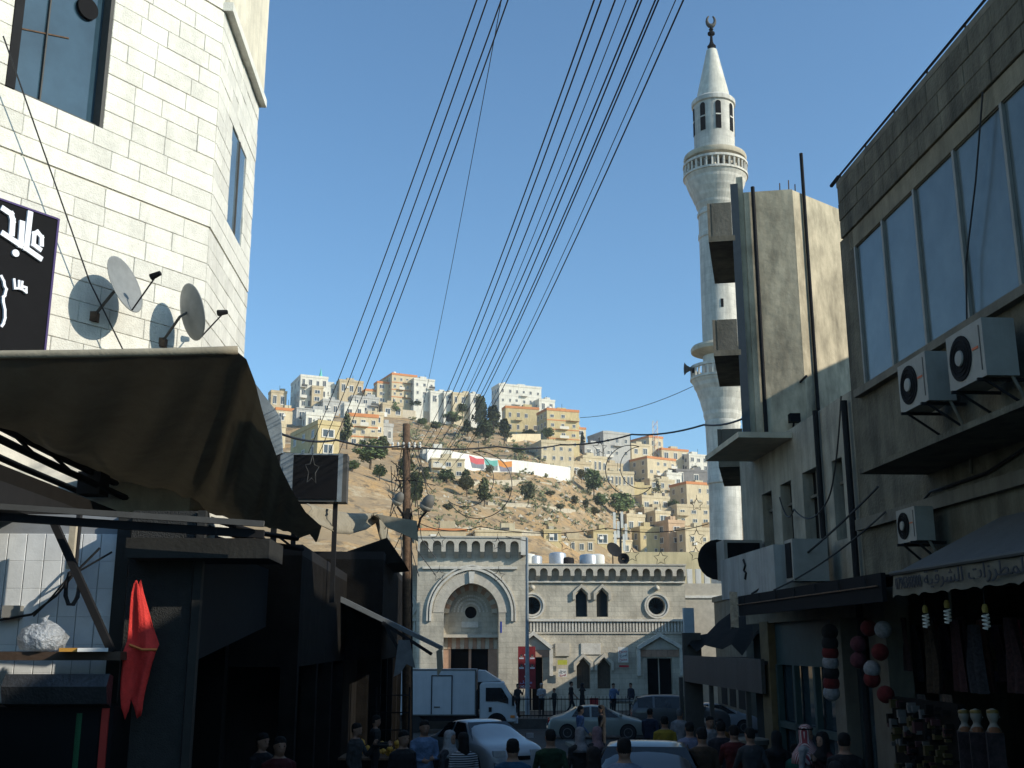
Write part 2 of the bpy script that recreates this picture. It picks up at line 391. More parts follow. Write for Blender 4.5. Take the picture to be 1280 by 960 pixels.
# arcaded parapets: a slab on little arches, each bay a part
def parapet(x0, x1, zt, n, h, y0, name='parapet'):
    p = (x1 - x0) / n; r = p * .33; zb = zt - h; dep = .42
    for i in range(n):
        cx = x0 + (i + .5) * p; mb = MB()
        ar = arch_pts(cx, zt - .18 - r, r, 10)
        half = [(cx + p / 2, zb), (cx + p / 2, zt), (cx - p / 2, zt), (cx - p / 2, zb), (cx - r, zb)] + ar[::-1] + [(cx + r, zb)]
        # front plate as quads between arch and frame
        k = len(mb.v); top = [(cx + (p / 2) * math.cos(math.pi * j / 10) / max(abs(math.cos(math.pi * j / 10)), .75) * (.75 if abs(math.cos(math.pi * j / 10)) < .75 else 1), zt) for j in range(11)]
        top[0] = (cx + p / 2, zt - .18 - r); top[10] = (cx - p / 2, zt - .18 - r)
        top[1] = (cx + p / 2, zt); top[9] = (cx - p / 2, zt)
        for yy in (y0, y0 + dep):
            k = len(mb.v); mb.v += [(a[0], yy, a[1]) for a in ar] + [(a[0], yy, a[1]) for a in top]
            for j in range(10): mb.face((k + j, k + j + 1, k + 12 + j, k + 11 + j))
        k = len(mb.v); mb.v += [(a[0], y0, a[1]) for a in ar] + [(a[0], y0 + dep, a[1]) for a in ar]
        for j in range(10): mb.face((k + j, k + j + 1, k + 12 + j, k + 11 + j))
        for sg in (-1, 1):
            xa, xb = sorted((cx + sg * r, cx + sg * p / 2)); zz = zt - .18 - r
            mb.box(xa, y0, zb + .15, xb, y0 + dep, zz)
            mb.prism([(y0, zb + .15), (y0 + dep, zb + .15), (y0 + dep, zb - .18)], 0, xa, xb)
        mb.build('parapet_arch', M_MOSQUE_P, mosque)
    MB().box(x0 - .03, y0 - .06, zt, x1 + .03, y0 + dep + .5, zt + .09).build('coping', M_MOSQUE_P, mosque)
NB = 14
parapet(PX1 + .38, XB, ZT, NB, .78, -.42); parapet(XA, PX0 - .3, ZT, 5, .78, -.42)
MB().box(PX1 + .3, .0, ZT - .9, XB, .9, ZT - .02).build('parapet_wall', M_MOSQUE, mosque)
MB().box(XA, .0, ZT - .9, PX0, .9, ZT - .02).build('parapet_wall', M_MOSQUE, mosque)
MB().box(PX1 + .3, -.14, ZT - 1.02, XB, .0, ZT - .92).build('cornice', M_TRIM, mosque)
# portal block
yp = -.45
ac = mx(589, 765); zc = mz(766, 589); rin = .034 * 0 + (mx(623, 765) - mx(555, 765)) / 2; ro = rin * 1.32
o_hole = [(ac + rin, 0.0 + .01)] + arch_pts(ac, zc, rin, 18, .06) + [(ac - rin, .01)]
mb = MB(); wall_with_holes(mb, PX0, 0, PX1 + .3, ZP - 1.1, [o_hole], yp, yp + 1.9)
mb.box(PX0, yp + 1.9, 0, PX1 + .3, 8.5, ZP - .1)
for x in (PX0, PX1 + .3): mb.poly((x, yp, 0), (x, yp + 1.9, 0), (x, yp + 1.9, ZP - 1.1), (x, yp, ZP - 1.1))
mb.build('portal_wall', M_MOSQUE, mosque)
parapet(PX0, PX1, ZP, 8, .98, yp - .5)
MB().box(PX0, yp, ZP - 1.1, PX1, yp + 2, ZP - .02).build('portal_parapet_wall', M_MOSQUE, mosque)
MB().box(PX1, yp - .5, ZP - 1.0, PX1 + .36, yp + 2.2, ZP + .09).build('portal_corner_block', M_TRIM, mosque)
MB().box(PX0 + .3, yp - .14, mz(712, 590), PX1 - .2, yp, mz(709, 590)).build('cornice', M_TRIM, mosque)
def ring(cx, zc_, r0, r1, y0, y1, n=26, point=.06, mats=(M_TRIM,), name='arch_moulding', lo=0.0):
    A = arch_pts(cx, zc_, r0, n, point); B = arch_pts(cx, zc_, r1, n, point); mb = MB()
    for i in range(n):
        mb.cm = i % len(mats); mb.prism([A[i], A[i + 1], B[i + 1], B[i]], 1, y0, y1)
    if lo:
        for sg in (-1, 1):
            xa, xb = sorted((cx + sg * r0, cx + sg * r1)); mb.cm = 0; mb.box(xa, y0, zc_ - lo, xb, y1, zc_)
    return mb.build(name, list(mats), mosque)
ring(ac, zc, ro * 1.10, ro * 1.16, yp - .16, yp, lo=.5); ring(ac, zc, ro * 1.2, ro * 1.24, yp - .12, yp, lo=.5)
# voussoirs of the portal arch, one by one
A = arch_pts(ac, zc, rin, 19, .06); B = arch_pts(ac, zc, ro * 1.06, 19, .06)
for i in range(19):
    g = .012; p = [Vector(A[i]).lerp(Vector(A[i + 1]), g), Vector(A[i]).lerp(Vector(A[i + 1]), 1 - g), Vector(B[i]).lerp(Vector(B[i + 1]), 1 - g), Vector(B[i]).lerp(Vector(B[i + 1]), g)]
    MB().prism([tuple(q) for q in p], 1, yp - (.16 if i == 9 else .03), yp + .3).build('voussoir', M_MOSQUE_P if i != 9 else M_TRIM, mosque)
# inside the recess: second arch, tympanum with a round light, striped lintel, doorway
yt = yp + 1.5; zl = mz(796, 589)
r2 = rin * .80
MB().box(ac - rin, yp + .9, zl - .04, ac + rin, yt, zl + .14).build('lintel_ledge', M_MOSQUE_P, mosque)
ring(ac, zc, r2, rin * .99, yp + 1.2, yt, 17, .06, (M_MOSQUE_P, M_PINK), 'inner_arch')
mb = MB(); wall_with_holes(mb, ac - rin, zl, ac + rin, zc + rin * 1.1, [circ(ac, zc + .05, .36)], yt - .05, yt + .3); mb.build('tympanum', M_MOSQUE, mosque)
pane('round_window', circ(ac, zc + .05, .36), yt + .2, M_BLACK, mosque)
mb = MB()
for q in range(3):
    rr = .55 + q * .22
    for i in range(14 + q * 4):
        a = math.pi * (i + .5) / (14 + q * 4); mb.prism(circ(ac + rr * math.cos(a), zc + .05 + rr * math.sin(a), .07, 6), 1, yt - .11, yt - .05)
stuff(mb.build('carved_ornament', M_TRIM, mosque))
MB().box(ac - .55, yt - .12, zc - .85, ac + .45, yt - .05, zc - .5).build('inscription_panel', M_TRIM, mosque)
n = 13
for i in range(n):
    x0 = ac - rin + 2 * rin * i / n
    MB().box(x0 + .01, yt - .1, zl - .7, x0 + 2 * rin / n - .01, yt + .2, zl - .05).build('lintel_stone', (M_MOSQUE_P, M_PINK)[i % 2], mosque)
MB().box(ac - rin, yt - .05, 0, ac - rin * .72, yt + .3, zl - .7).build('door_jamb', M_PINK, mosque); MB().box(ac + rin * .66, yt - .05, 0, ac + rin, yt + .3, zl - .7).build('door_jamb', M_PINK, mosque)
MB().box(ac - rin, yt + .28, 0, ac + rin, yt + .33, zl - .6).build('door', M_VOID, mosque)
MB().box(ac - .1, yt + .1, 0, ac + .05, yt + .25, zl - .7).build('door_post', M_PINK, mosque)
# signs and plaques on the front
def mbox(name, x0, y0, x1, y1, m, d=-.06, parent=None, dd=.05):
    a = MF.hy((x0 + x1) / 2, y1); b = MF.hy(x0, y0); c = MF.hy(x1, y1)
    return MB().box(b.x, d, c.z, c.x, d + dd, b.z).build(name, m, parent)
mbox('plaque', 694, 804, 712, 820, M_MOSQUE_P, -.1, mosque, .1); mbox('plaque', 726, 804, 751, 818, M_TRIM, -.07, mosque, .07)
# ---------------------------------------------------------------- minaret
M_MTRIM = mat('minaret_trim', (.60, .57, .50), .88, .15, 1.5, .2, stain=.28)
MY = 74.0
_c = at(905, 690, MY); MC = Vector((_c.x, MY, 0))
def mnz(py): return at(900, py, MY).z
def mnr(py, w):                              # radius from a pixel width at a pixel row
    p = at(900, py, MY); dep = p.y * _cp + (p.z - CAM.z) * _sp; return w / 2 * dep / FPX
minaret = thing('minaret', 'tall white stone minaret with two balconies and crescent finial', 'minaret', MC)
def ML(name, prof, m, n=36, smooth='auto', parent=None):
    return MB().lathe([(mnr(y, w), mnz(y)) for w, y in prof], n).build(name, m, parent or minaret, smooth=smooth)
z0 = 0
MB().lathe([(mnr(690, 40), 0), (mnr(690, 40), mnz(606)), (mnr(605, 43), mnz(605)), (mnr(605, 43), mnz(602)), (mnr(600, 41), mnz(600)), (mnr(560, 41.5), mnz(560)),
            (mnr(530, 43), mnz(534)), (mnr(528, 45), mnz(531)), (mnr(526, 43), mnz(527))], 36).build('lower_shaft', M_MINARET, minaret, smooth='auto')
ML('lower_gallery', [(43, 527), (47, 520), (47, 516), (52, 507), (54, 502), (60, 494), (62, 490), (68, 485), (70, 481), (74, 478), (74, 474)], M_MTRIM, 48, False)
def balustrade(ya, yb, w, n=34):
    r = mnr((ya + yb) / 2, w); za, zb = mnz(yb), mnz(ya); mb = MB()
    for i in range(n):
        a = 2 * math.pi * i / n; mb.tube([(r * math.cos(a), r * math.sin(a), za), (r * math.cos(a), r * math.sin(a), zb)], .085, 5)
    stuff(mb.build('balusters', M_MTRIM, minaret))
    for z, t in ((za, .12), (zb, .14)): MB().lathe([(r - .14, z - t), (r + .12, z - t), (r + .12, z + .04), (r - .14, z + .04), (r - .14, z - t)], 36, cap=False).build('gallery_rail', M_MTRIM, minaret)
balustrade(460, 474, 73)
ML('gallery_room', [(44, 476), (44, 440)], M_MTRIM); ML('gallery_roof', [(44, 446), (73, 441), (74, 437), (70, 434), (45, 430)], M_CONC_L)
ML('middle_shaft', [(43.5, 440), (44, 400), (44.5, 300), (47, 299), (47, 294), (44.5, 293), (45, 272), (48, 271), (48, 268), (45, 266), (45, 262)], M_MINARET)
ML('upper_gallery', [(45, 264), (50, 259), (51, 256), (57, 250), (59, 247), (65, 241), (67, 238), (72, 232), (73, 229), (77, 225), (77, 221)], M_MTRIM, 48, False)
balustrade(208, 222, 76)
ML('gallery_room', [(46, 224), (46, 200)], M_GREYW)
mb = MB()
for i in range(14):
    a = 2 * math.pi * i / 14; r = mnr(210, 50); mb.tube([(r * math.cos(a), r * math.sin(a), mnz(224)), (r * math.cos(a), r * math.sin(a), mnz(200))], .13, 6)
stuff(mb.build('gallery_columns', M_MTRIM, minaret))
ML('gallery_roof', [(48, 208), (76, 203), (78, 200), (76, 197), (52, 193), (50, 192)], M_CONC_L)
ML('lantern_drum', [(50, 193), (50, 135), (54, 134), (54, 129), (50, 127), (41, 126)], M_MINARET)
for i in range(8):
    a = 2 * math.pi * (i + .05) / 8; r = mnr(160, 50); zb, zt = mnz(171), mnz(137); w = .2
    mb = MB(); pts = [(-w, zb), (w, zb)] + arch_pts(0, zt - w, w, 6)
    o = MB().prism(pts, 1, -r - .03, -r + .35).build('arched_window', M_BLACK, minaret, rz=a)
    mb = MB(); mb.box(-w, -r - .045, (zb + zt) / 2 - .05, w, -r - .02, (zb + zt) / 2 + .05); mb.build('window_bar', M_MTRIM, o)
ML('spire', [(41, 127), (39, 118), (17, 72), (13, 63), (5, 62)], mat('spire_plaster', (.62, .60, .52), .9, .15, 1.5, .2, stain=.3), 28)
ML('finial', [(9, 62), (11, 58), (6, 55), (4, 52), (3, 45), (9, 43), (9, 41), (3, 39), (6, 37), (3, 35), (2, 32)], M_BLACK, 12)
rc = mnr(25, 10); zc2 = mnz(26); mb = MB(); pts = []; rad = []
for i in range(15):
    a = R(-90 - 150 + 300 * i / 14) ; t = 1 - abs(i - 7) / 7.5
    pts.append((rc * math.cos(a), 0, zc2 + rc * 1.45 * math.sin(a))); rad.append(.05 + .14 * t)
mb.tube(pts, rad, 6); mb.build('crescent', M_STEEL, minaret, smooth=True)
for dy, w in ((385, 6),):
    MB().box(-.12, -mnr(385, 44) - .03, mnz(390), .06, -mnr(385, 44) + .2, mnz(380)).build('slit_window', M_BLACK, minaret)
o = thing('loudspeaker', 'grey horn loudspeaker fixed to the lower minaret balcony rail', 'loudspeaker', MC + Vector((-mnr(465, 58), -.4, mnz(463))))
MB().lathe([(.1, .0), (.14, .25), (.28, .5), (.45, .62), (.42, .62), (.1, .3)], 14, ax=0).build('horn', M_STEEL, o, smooth=True); MB().box(-.1, -.1, -.3, .1, .1, .1).build('bracket', M_DSTEEL, o)
for c in o.children: c.rotation_euler = (0, 0, math.pi)

minaret.rotation_euler = (0, R(.95), 0)
# ---------------------------------------------------------------- masonry helper
_bc = {}
def block_mesh(name, l, h, d, m, soft=.008):
    k = (name, round(l, 2), round(h, 2), d, m.name)
    if k not in _bc:
        mb = MB(); l2 = round(l, 2) - .006; h2 = round(h, 2) - .006; b = 0
        for y, i in ((.0, 0), (-d + soft, 0), (-d, soft)):
            mb.v += [(-l2 / 2 + i, y, -h2 / 2 + i), (l2 / 2 - i, y, -h2 / 2 + i), (l2 / 2 - i, y, h2 / 2 - i), (-l2 / 2 + i, y, h2 / 2 - i)]
        for r_ in (0, 4):
            for j in range(4): mb.face((r_ + j, r_ + (j + 1) % 4, r_ + 4 + (j + 1) % 4, r_ + 4 + j))
        mb.face((8, 9, 10, 11)); _bc[k] = mb.mesh(name, m)
    return _bc[k]
def stone_wall(parent, x0, x1, z0, rows, h, holes, m, name='stone', lens=(.5, .6, .7, .82), d=.05, y=0):
    """single stones laid in courses on the face y of a wall; holes = (xa, xb, row_a, row_b)"""
    for r_ in range(rows):
        cuts = sorted((a, b) for a, b, ra, rb in holes if ra <= r_ < rb)
        seg = []; x = x0
        for a, b in cuts:
            if a > x: seg.append((x, min(a, x1)))
            x = max(x, b)
        if x < x1: seg.append((x, x1))
        for a, b in seg:
            x = a; first = True
            while x < b - .04:
                l = rnd.choice(lens) * (.6 if first and r_ % 2 else 1); first = False
                if b - x - l < .22: l = b - x
                l = min(l, b - x); l = round(l, 2) if x + l < b - .03 else l
                o = obj(name, block_mesh(name, l, h, d, m), parent, (x + l / 2, y + rnd.uniform(-.006, .004), z0 + (r_ + .5) * h)); x += l
# ---------------------------------------------------------------- left building
TH = math.atan(.054)
LF = Fr((-4.0, 0, 0), TH)
BEND = LF.out((0, 16.36, 0)); CF = Fr(BEND, R(55.4))
M_JOINT = mat('lime_mortar', (.60, .56, .47), .95, .15, 4, .2)
left_b = thing('corner_building', 'sunlit white limestone corner building with chamfered face and dark windows', 'building', BEND)
h = .30; ZB = 7.2; NR = 33; ZTOP = ZB + NR * h
def row_of(z): return int(round((z - ZB) / h))
# big window of the chamfer and the window of the side face
wa, wb = CF.hy(10, 92), CF.hy(126, 153); wr = (row_of((wa.z + wb.z) / 2)); wtop = wr + 8
side_len = LF.hx(304, 437).y - 16.36
sa, sb = LF.hx(281, 290), LF.hx(301, 300); sr = row_of(LF.hx(277, 262).z); stp = row_of(LF.hx(287, 152).z)
bz0 = row_of(CF.hy(154, 254).z); bz1 = row_of(LF.hx(279, 17).z)
hol = [(wa.x - .03, wb.x + .03, wr, wtop), (-8, 8, bz0, bz0 + 1), (-8, 8, bz1, bz1 + 1)]
rot = R(55.4)
wl = MB().box(-6.5, .0, 5.88, wa.x - .03, .3, ZTOP).box(wb.x + .03, 0, 5.88, -.0, .3, ZTOP).box(wa.x - .03, 0, 5.88, wb.x + .03, .3, ZB + wr * h).box(wa.x - .03, 0, ZB + wtop * h, wb.x + .03, .3, ZTOP).build('wall', M_JOINT, left_b, (0, 0, 0), rot)
stone_wall(wl, -5.0, -.0, ZB, NR, h, hol, M_STONE, 'stone', d=.022)
MB().box(-6.5, -.026, ZB + bz0 * h + .03, .02, 0, ZB + (bz0 + 1) * h - .01).build('string_course', M_STONE, left_b, (0, 0, 0), rot)
MB().box(-6.5, -.026, ZB + bz1 * h + .03, .02, 0, ZB + (bz1 + 1) * h - .01).build('string_course', M_STONE, left_b, (0, 0, 0), rot)
w = MB().box(wa.x - .03, .16, ZB + wr * h, wb.x + .03, .18, ZB + wtop * h).build('window', glass('blue_window_glass', (.03, .06, .085), .05, .9), left_b, (0, 0, 0), rot)
mb = MB(); zz0, zz1 = ZB + wr * h, ZB + wtop * h
mb.box(wa.x - .03, -.04, zz0, wa.x + .1, .2, zz1); mb.build('window_frame', M_DSTEEL, w)
MB().box(wb.x - .03, -.02, zz0, wb.x + .03, .2, zz1).build('window_frame', M_STEEL, w)
MB().box(wa.x + .1, .05, zz0, wb.x - .03, .2, zz0 + .05).build('window_frame', M_STEEL, w)
MB().box((wa.x * .62 + wb.x * .38), .12, zz0 + .05, (wa.x * .62 + wb.x * .38) + .02, .165, zz1).build('glazing_bar', M_STEEL, w)
MB().lathe([(.17, .0), (.17, .05), (.14, .05), (.0, .03)], 20, (wb.x - .32, .1, zz0 + 1.85), ax=1).build('vent_hole', M_BLACK, w)
MB().bar((wa.x + .12, .155, zz0 + 1.02), (wb.x - .55, .155, zz0 + 1.25), .02).build('inner_rail', M_RUST, w)
# side face
rs = TH + R(90)
def _sx(y): return y - 16.36
wl2 = MB().box(0, 0, 5.88, _sx(sa.y), .3, ZTOP).box(_sx(sb.y), 0, 5.88, side_len, .3, ZTOP).box(_sx(sa.y), 0, 5.88, _sx(sb.y), .3, ZB + sr * h).box(_sx(sa.y), 0, ZB + stp * h, _sx(sb.y), .3, ZTOP).build('wall', M_JOINT, left_b, (0, 0, 0), rs)
hol2 = [(_sx(sa.y), _sx(sb.y), sr, stp), (-1, 9, bz0, bz0 + 1), (-1, 9, bz1, bz1 + 1)]
stone_wall(wl2, .0, side_len, ZB, NR, h, hol2, M_STONE, 'stone', d=.022)
for b_ in (bz0, bz1): MB().box(-.02, -.026, ZB + b_ * h + .03, side_len + .02, 0, ZB + (b_ + 1) * h - .01).build('string_course', M_STONE, left_b, (0, 0, 0), rs)
w = MB().box(_sx(sa.y), .0, ZB + sr * h, _sx(sb.y), .02, ZB + stp * h).build('window', glass('hazy_glass', (.10, .15, .19), .08, .8), left_b, (0, 0, 0), rs)
MB().box((_sx(sa.y) + _sx(sb.y)) / 2 - .02, -.03, ZB + sr * h, (_sx(sa.y) + _sx(sb.y)) / 2 + .02, .01, ZB + stp * h).build('window_bar', M_STEEL, w)
cz = LF.hx(325, 140).z
MB().box(-.05, -.16, cz, side_len + .06, .0, cz + .16).build('cornice', M_STONE, left_b, (0, 0, 0), rs)
MB().box(-.03, -.1, cz + .16, side_len + .02, .0, ZTOP + .5).build('upper_wall', M_PLASTER, left_b, (0, 0, 0), rs)
MB().box(0, .3, 5.88, side_len, 5, ZTOP - .2).build('rear_wall', M_PLASTER, left_b, (0, 0, 0), rs)
# loose rainwater cable on the wall
# ---------------------------------------------------------------- black shop sign on the left building
p1, p2, p3 = CF.hy(72, 275, -.26), CF.hy(52, 440, -.26), CF.hy(0, 222, -.26)
sx1 = p1.x; sz1 = p1.z; sz0 = CF.hy(52, 470, -.26).z
sign = thing('shop_sign', 'black shop sign with white Arabic lettering on the white stone wall', 'sign', CF.out((sx1 - 1.2, -.2, sz0)), rot)
Wd = 2.6; Hd = sz1 - sz0
MB().box(1.2 - Wd, -.06, 0, 1.2, .12, Hd).build('panel', M_BLACK, sign)
mb = MB(); mb.box(1.195, -.075, 0, 1.225, .12, Hd + .02).build('edge_trim', plain('violet_trim', (.05, .03, .12)), sign)
MB().box(1.2 - Wd, -.075, Hd, 1.2, .12, Hd + .025).build('edge_trim', plain('violet_trim', (.05, .03, .12)), sign)
M_LET = plain('white_letter', (.75, .77, .82), .5)
def strokes(name, segs, t, ox, oz, m, parent, y=-.062, d=.035):
    mb = MB()
    for k, (a, b) in enumerate(segs): mb.bar((ox + a[0], y - d / 2 - k * .0015, oz + a[1]), (ox + b[0], y - d / 2 - k * .0015, oz + b[1]), d, t, up=(0, 0, 1)) if a[1] == b[1] or a[0] != b[0] else mb.box(ox + a[0] - t / 2, y - d - k * .0015, oz + min(a[1], b[1]) - t / 2, ox + a[0] + t / 2, y, oz + max(a[1], b[1]) + t / 2)
    return mb.build(name, m, parent)
def strokes2(name, segs, t, ox, oz, m, parent, y=-.062, d=.03):
    mb = MB()
    for k, (a, b) in enumerate(segs):
        mb.box(ox + min(a[0], b[0]) - t / 2, y - d - .002 * k, oz + min(a[1], b[1]) - t / 2, ox + max(a[0], b[0]) + t / 2, y, oz + max(a[1], b[1]) + t / 2)
    return mb.build(name, m, parent)
def sgn(px, py): q = CF.hy(px, py, -.26); return q.x - (sx1 - 1.2), q.z - sz0
def stroke_px(name, pts, t, parent=None, m=None, loop=False):
    q = [sgn(*p) for p in pts]; mb = MB()
    n = len(q)
    for k in range(n - 1):
        a, b = Vector((q[k][0], 0, q[k][1])), Vector((q[k + 1][0], 0, q[k + 1][1])); e = (b - a).normalized() * t * .5
        y = -.08 - k * .0012; A = a - e; B = b + e
        mb.bar((A.x, y, A.z), (B.x, y, B.z), .035, t, up=(0, 0, 1)) if abs(e.x) > .3 * abs(e.z) else mb.bar((A.x, y, A.z), (B.x, y, B.z), t, .035, up=(0, -1, 0))
    return mb.build(name, m or M_LET, parent or sign)
T = .075
stroke_px('letter', [(48, 323), (31, 311), (36, 268)], T)                                  # alef with foot
stroke_px('letter', [(48, 312), (40, 306), (41, 293), (45, 291), (50, 297), (50, 306)], T * .8)    # ain
stroke_px('letter', [(3, 293), (24, 307), (26, 280)], T)                                   # ba
stroke_px('letter', [(3, 262), (12, 268), (14, 276), (13, 292)], T)                       # dal
q = sgn(18, 317); MB().lathe([(.05, -.095), (.05, -.06)], 12, (q[0], 0, q[1]), ax=1).build('letter_dot', M_LET, sign)
stroke_px('letter', [(16, 350), (17, 361), (22, 361), (22, 352)], T * .4); stroke_px('letter', [(22, 361), (25, 362), (26, 353)], T * .4); stroke_px('letter', [(26, 362), (31, 366), (31, 360), (28, 359)], T * .4)
stroke_px('emblem', [(0, 346), (3, 352), (4, 358), (6, 362), (4, 370), (2, 372), (2, 378), (4, 388), (4, 398), (2, 405), (0, 408)], T * .45)
# ---------------------------------------------------------------- satellite dishes
def dish(px, py, Dm, aim, label, off, lean):
    c = CF.hy(px, py, -off); o = thing('satellite_dish', label, 'satellite dish', CF.out(c), 0, 'satellite dishes on the white wall')
    v = Vector(aim).normalized(); rq = v.to_track_quat('Z', 'Y')
    n = 30; mb = MB(); r = Dm / 2
    prof = [(0.001, -.11 * Dm)] + [(r * t, -.11 * Dm + .11 * Dm * t * t) for t in (.25, .5, .75, .95)] + [(r, 0), (r * 1.01, -.01), (r * .95, -.02), (r * .5, -.095 * Dm), (.001, -.125 * Dm)]
    d = mb.lathe(prof, n, cap=False, sy=1.08).build('reflector', mat('dish_grey', (.21, .22, .215), .55, .12, 6, .03), o, smooth=True); d.rotation_mode = 'QUATERNION'; d.rotation_quaternion = rq
    lnb = rq @ Vector((0, -r * .15, Dm * .62)); low = rq @ Vector((0, -r * 1.05, 0))
    MB().tube([low, lnb], .012, 5).build('feed_arm', M_DSTEEL, o)
    MB().tube([lnb + v * .05, lnb - v * .1], [.035, .05], 8).build('receiver', M_BLACK, o)
    wal = CF.out((c.x - .1 * lean, .0, c.z - .42)) - CF.out(c)
    MB().tube([-v * .12 * Dm, -v * .2 - Vector((0, 0, .05)), wal + Vector((0, 0, .0))], .022, 6).build('mount_arm', M_STEEL, o)
    MB().box(wal.x - .07, wal.y - .07, wal.z - .07, wal.x + .07, wal.y + .07, wal.z + .07).build('wall_bracket', M_RUST, o)
    return o
dish(157, 355, .80, (.85, -.2, .3), 'dark grey satellite dish facing right, nearer the black sign', .55, 1)
dish(241, 390, .80, (.75, .6, .3), 'pale satellite dish seen from behind, nearer the building corner', .55, 1)
# stay cable running down the wall to the canopy
a, b = CF.out(CF.hy(4, 45, -.35)), CF.out(CF.hy(112, 352, -.25)); c = CF.out(CF.hy(160, 450, -.3))
tag(MB().tube([a, b, c], .011, 5).build('stay_cable', M_WIRE), 'thin dark stay cable running down across the white stone wall', 'cable')
# ---------------------------------------------------------------- right-hand stone building
RF = Fr((6.5, 0, 0), TH)
YE = 17.3; YN = 8.4; ROOF = 11.95; ZBAND = 10.93; ZG1 = 10.6; ZG0 = 8.27
rb = thing('stone_building', 'dark stained stone building with large bluish windows on the right', 'building', RF.o, RF.rz)
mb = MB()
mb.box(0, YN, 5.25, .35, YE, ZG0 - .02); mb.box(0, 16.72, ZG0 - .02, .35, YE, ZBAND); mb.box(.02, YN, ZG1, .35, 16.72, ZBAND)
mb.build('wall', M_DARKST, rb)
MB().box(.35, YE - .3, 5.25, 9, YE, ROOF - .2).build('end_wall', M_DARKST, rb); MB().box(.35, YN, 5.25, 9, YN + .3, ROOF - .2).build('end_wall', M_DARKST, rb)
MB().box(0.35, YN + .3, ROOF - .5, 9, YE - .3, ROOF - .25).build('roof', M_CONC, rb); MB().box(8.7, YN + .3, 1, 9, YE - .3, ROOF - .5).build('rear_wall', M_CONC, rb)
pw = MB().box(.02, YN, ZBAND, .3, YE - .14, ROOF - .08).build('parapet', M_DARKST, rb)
ph = (ROOF - .08 - ZBAND) / 3
# parapet stones: frame turned so that the wall runs along local x
pc = obj('parapet_face', MB().box(0, .002, 0, YE - .14 - YN, .03, ROOF - .08 - ZBAND).mesh('parapet_face', M_DARKST), rb, (.01, YE - .14, ZBAND), -R(90))
stone_wall(pc, 0, YE - .14 - YN, 0, 3, round(ph, 3), [], M_DARKST, 'stone', (.52, .62, .74), .045)
MB().box(-.03, YN, ROOF - .08, .3, YE - .1, ROOF + .02).build('coping', M_CONC, rb)
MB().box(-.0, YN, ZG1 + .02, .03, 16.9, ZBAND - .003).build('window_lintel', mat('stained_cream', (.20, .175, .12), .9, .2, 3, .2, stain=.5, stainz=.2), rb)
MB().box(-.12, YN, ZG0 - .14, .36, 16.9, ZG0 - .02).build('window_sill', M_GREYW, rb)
MUL = [16.7, 15.56, 14.4, 13.14, 11.86, 10.6, 9.4, YN + .1]
M_GLB = glass('dusty_blue_glass', (.085, .105, .105), .22, .42)
for a, b in zip(MUL, MUL[1:]):
    MB().box(.04, b, ZG0, .06, a, ZG1).build('window_pane', M_GLB, rb)
for y in MUL: MB().box(.0, y - .03, ZG0 - .02, .1, y + .03, ZG1 + .02).build('mullion', mat('grey_mullion', (.22, .215, .19), .6, .1, 5, .05), rb)
MB().box(.5, YN, ZG0, .6, 16.7, ZG1).build('curtain', mat('grey_curtain', (.10, .14, .16), .9), rb)
# projecting slab, ledge and lower wall
MB().box(-.95, 9.0, 6.56, 0, 14.75, 6.63).build('canopy_slab', M_DARKST, rb)
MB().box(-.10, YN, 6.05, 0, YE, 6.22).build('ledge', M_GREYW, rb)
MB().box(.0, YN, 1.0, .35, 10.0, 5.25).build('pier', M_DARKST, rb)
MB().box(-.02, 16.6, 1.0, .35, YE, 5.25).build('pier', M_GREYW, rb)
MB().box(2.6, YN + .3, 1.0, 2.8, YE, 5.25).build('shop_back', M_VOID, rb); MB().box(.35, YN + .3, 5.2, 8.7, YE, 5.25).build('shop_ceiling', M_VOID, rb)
MB().box(.02, 15.9, 5.3, .06, 16.3, 6.0).build('small_window', M_BLACK, rb)
MB().box(.02, 13.4, 5.3, .05, 13.9, 6.0).build('yellow_board', mat('ochre_board', (.36, .28, .12), .8), rb)
MB().tube([(-.05, 15.4, 6.02), (-.05, 14.6, 6.3), (-.05, 13.0, 6.32), (-.05, 11.8, 6.5), (-.05, 10, 6.45)], .018, 5).build('wall_cable', M_WIRE, rb)
MB().tube([(-.06, 12.1, 10.9), (-.06, 12.5, 9.9), (-.06, 12.95, 9.0), (-.06, 13.1, 8.2)], .012, 5).build('wall_cable', M_WIRE, rb)
# dark drain pipe at the joint of the two buildings
tag(MB().tube([RF.out((-.09, 17.42, 2)), RF.out((-.09, 17.42, 8.2))], .055, 8).build('drain_pipe', M_DSTEEL), 'dark drain pipe at the joint between the two right-hand buildings', 'pipe')
tag(MB().tube([RF.out((-.07, 18.9, 5.8)), RF.out((-.07, 18.9, 8.35))], .05, 8).build('drain_pipe', M_DSTEEL), 'thin dark pipe running down the pale wall between its windows', 'pipe')
# roof rail
rail = thing('roof_rail', 'thin dark metal rail along the stone parapet roof', 'railing', RF.out((.0, YE - .15, ROOF + .02)), RF.rz)
MB().tube([(0, 0, .09), (0, -8.5, .09)], .02, 5).build('rail', M_DSTEEL, rail); MB().tube([(0, .35, .08), (0, 0, .09)], .035, 6).build('rail_end', M_DSTEEL, rail)
for i in range(8): MB().tube([(0, -.1 - i * 1.15, 0), (0, -.1 - i * 1.15, .09)], .014, 5).build('post', M_DSTEEL, rail)
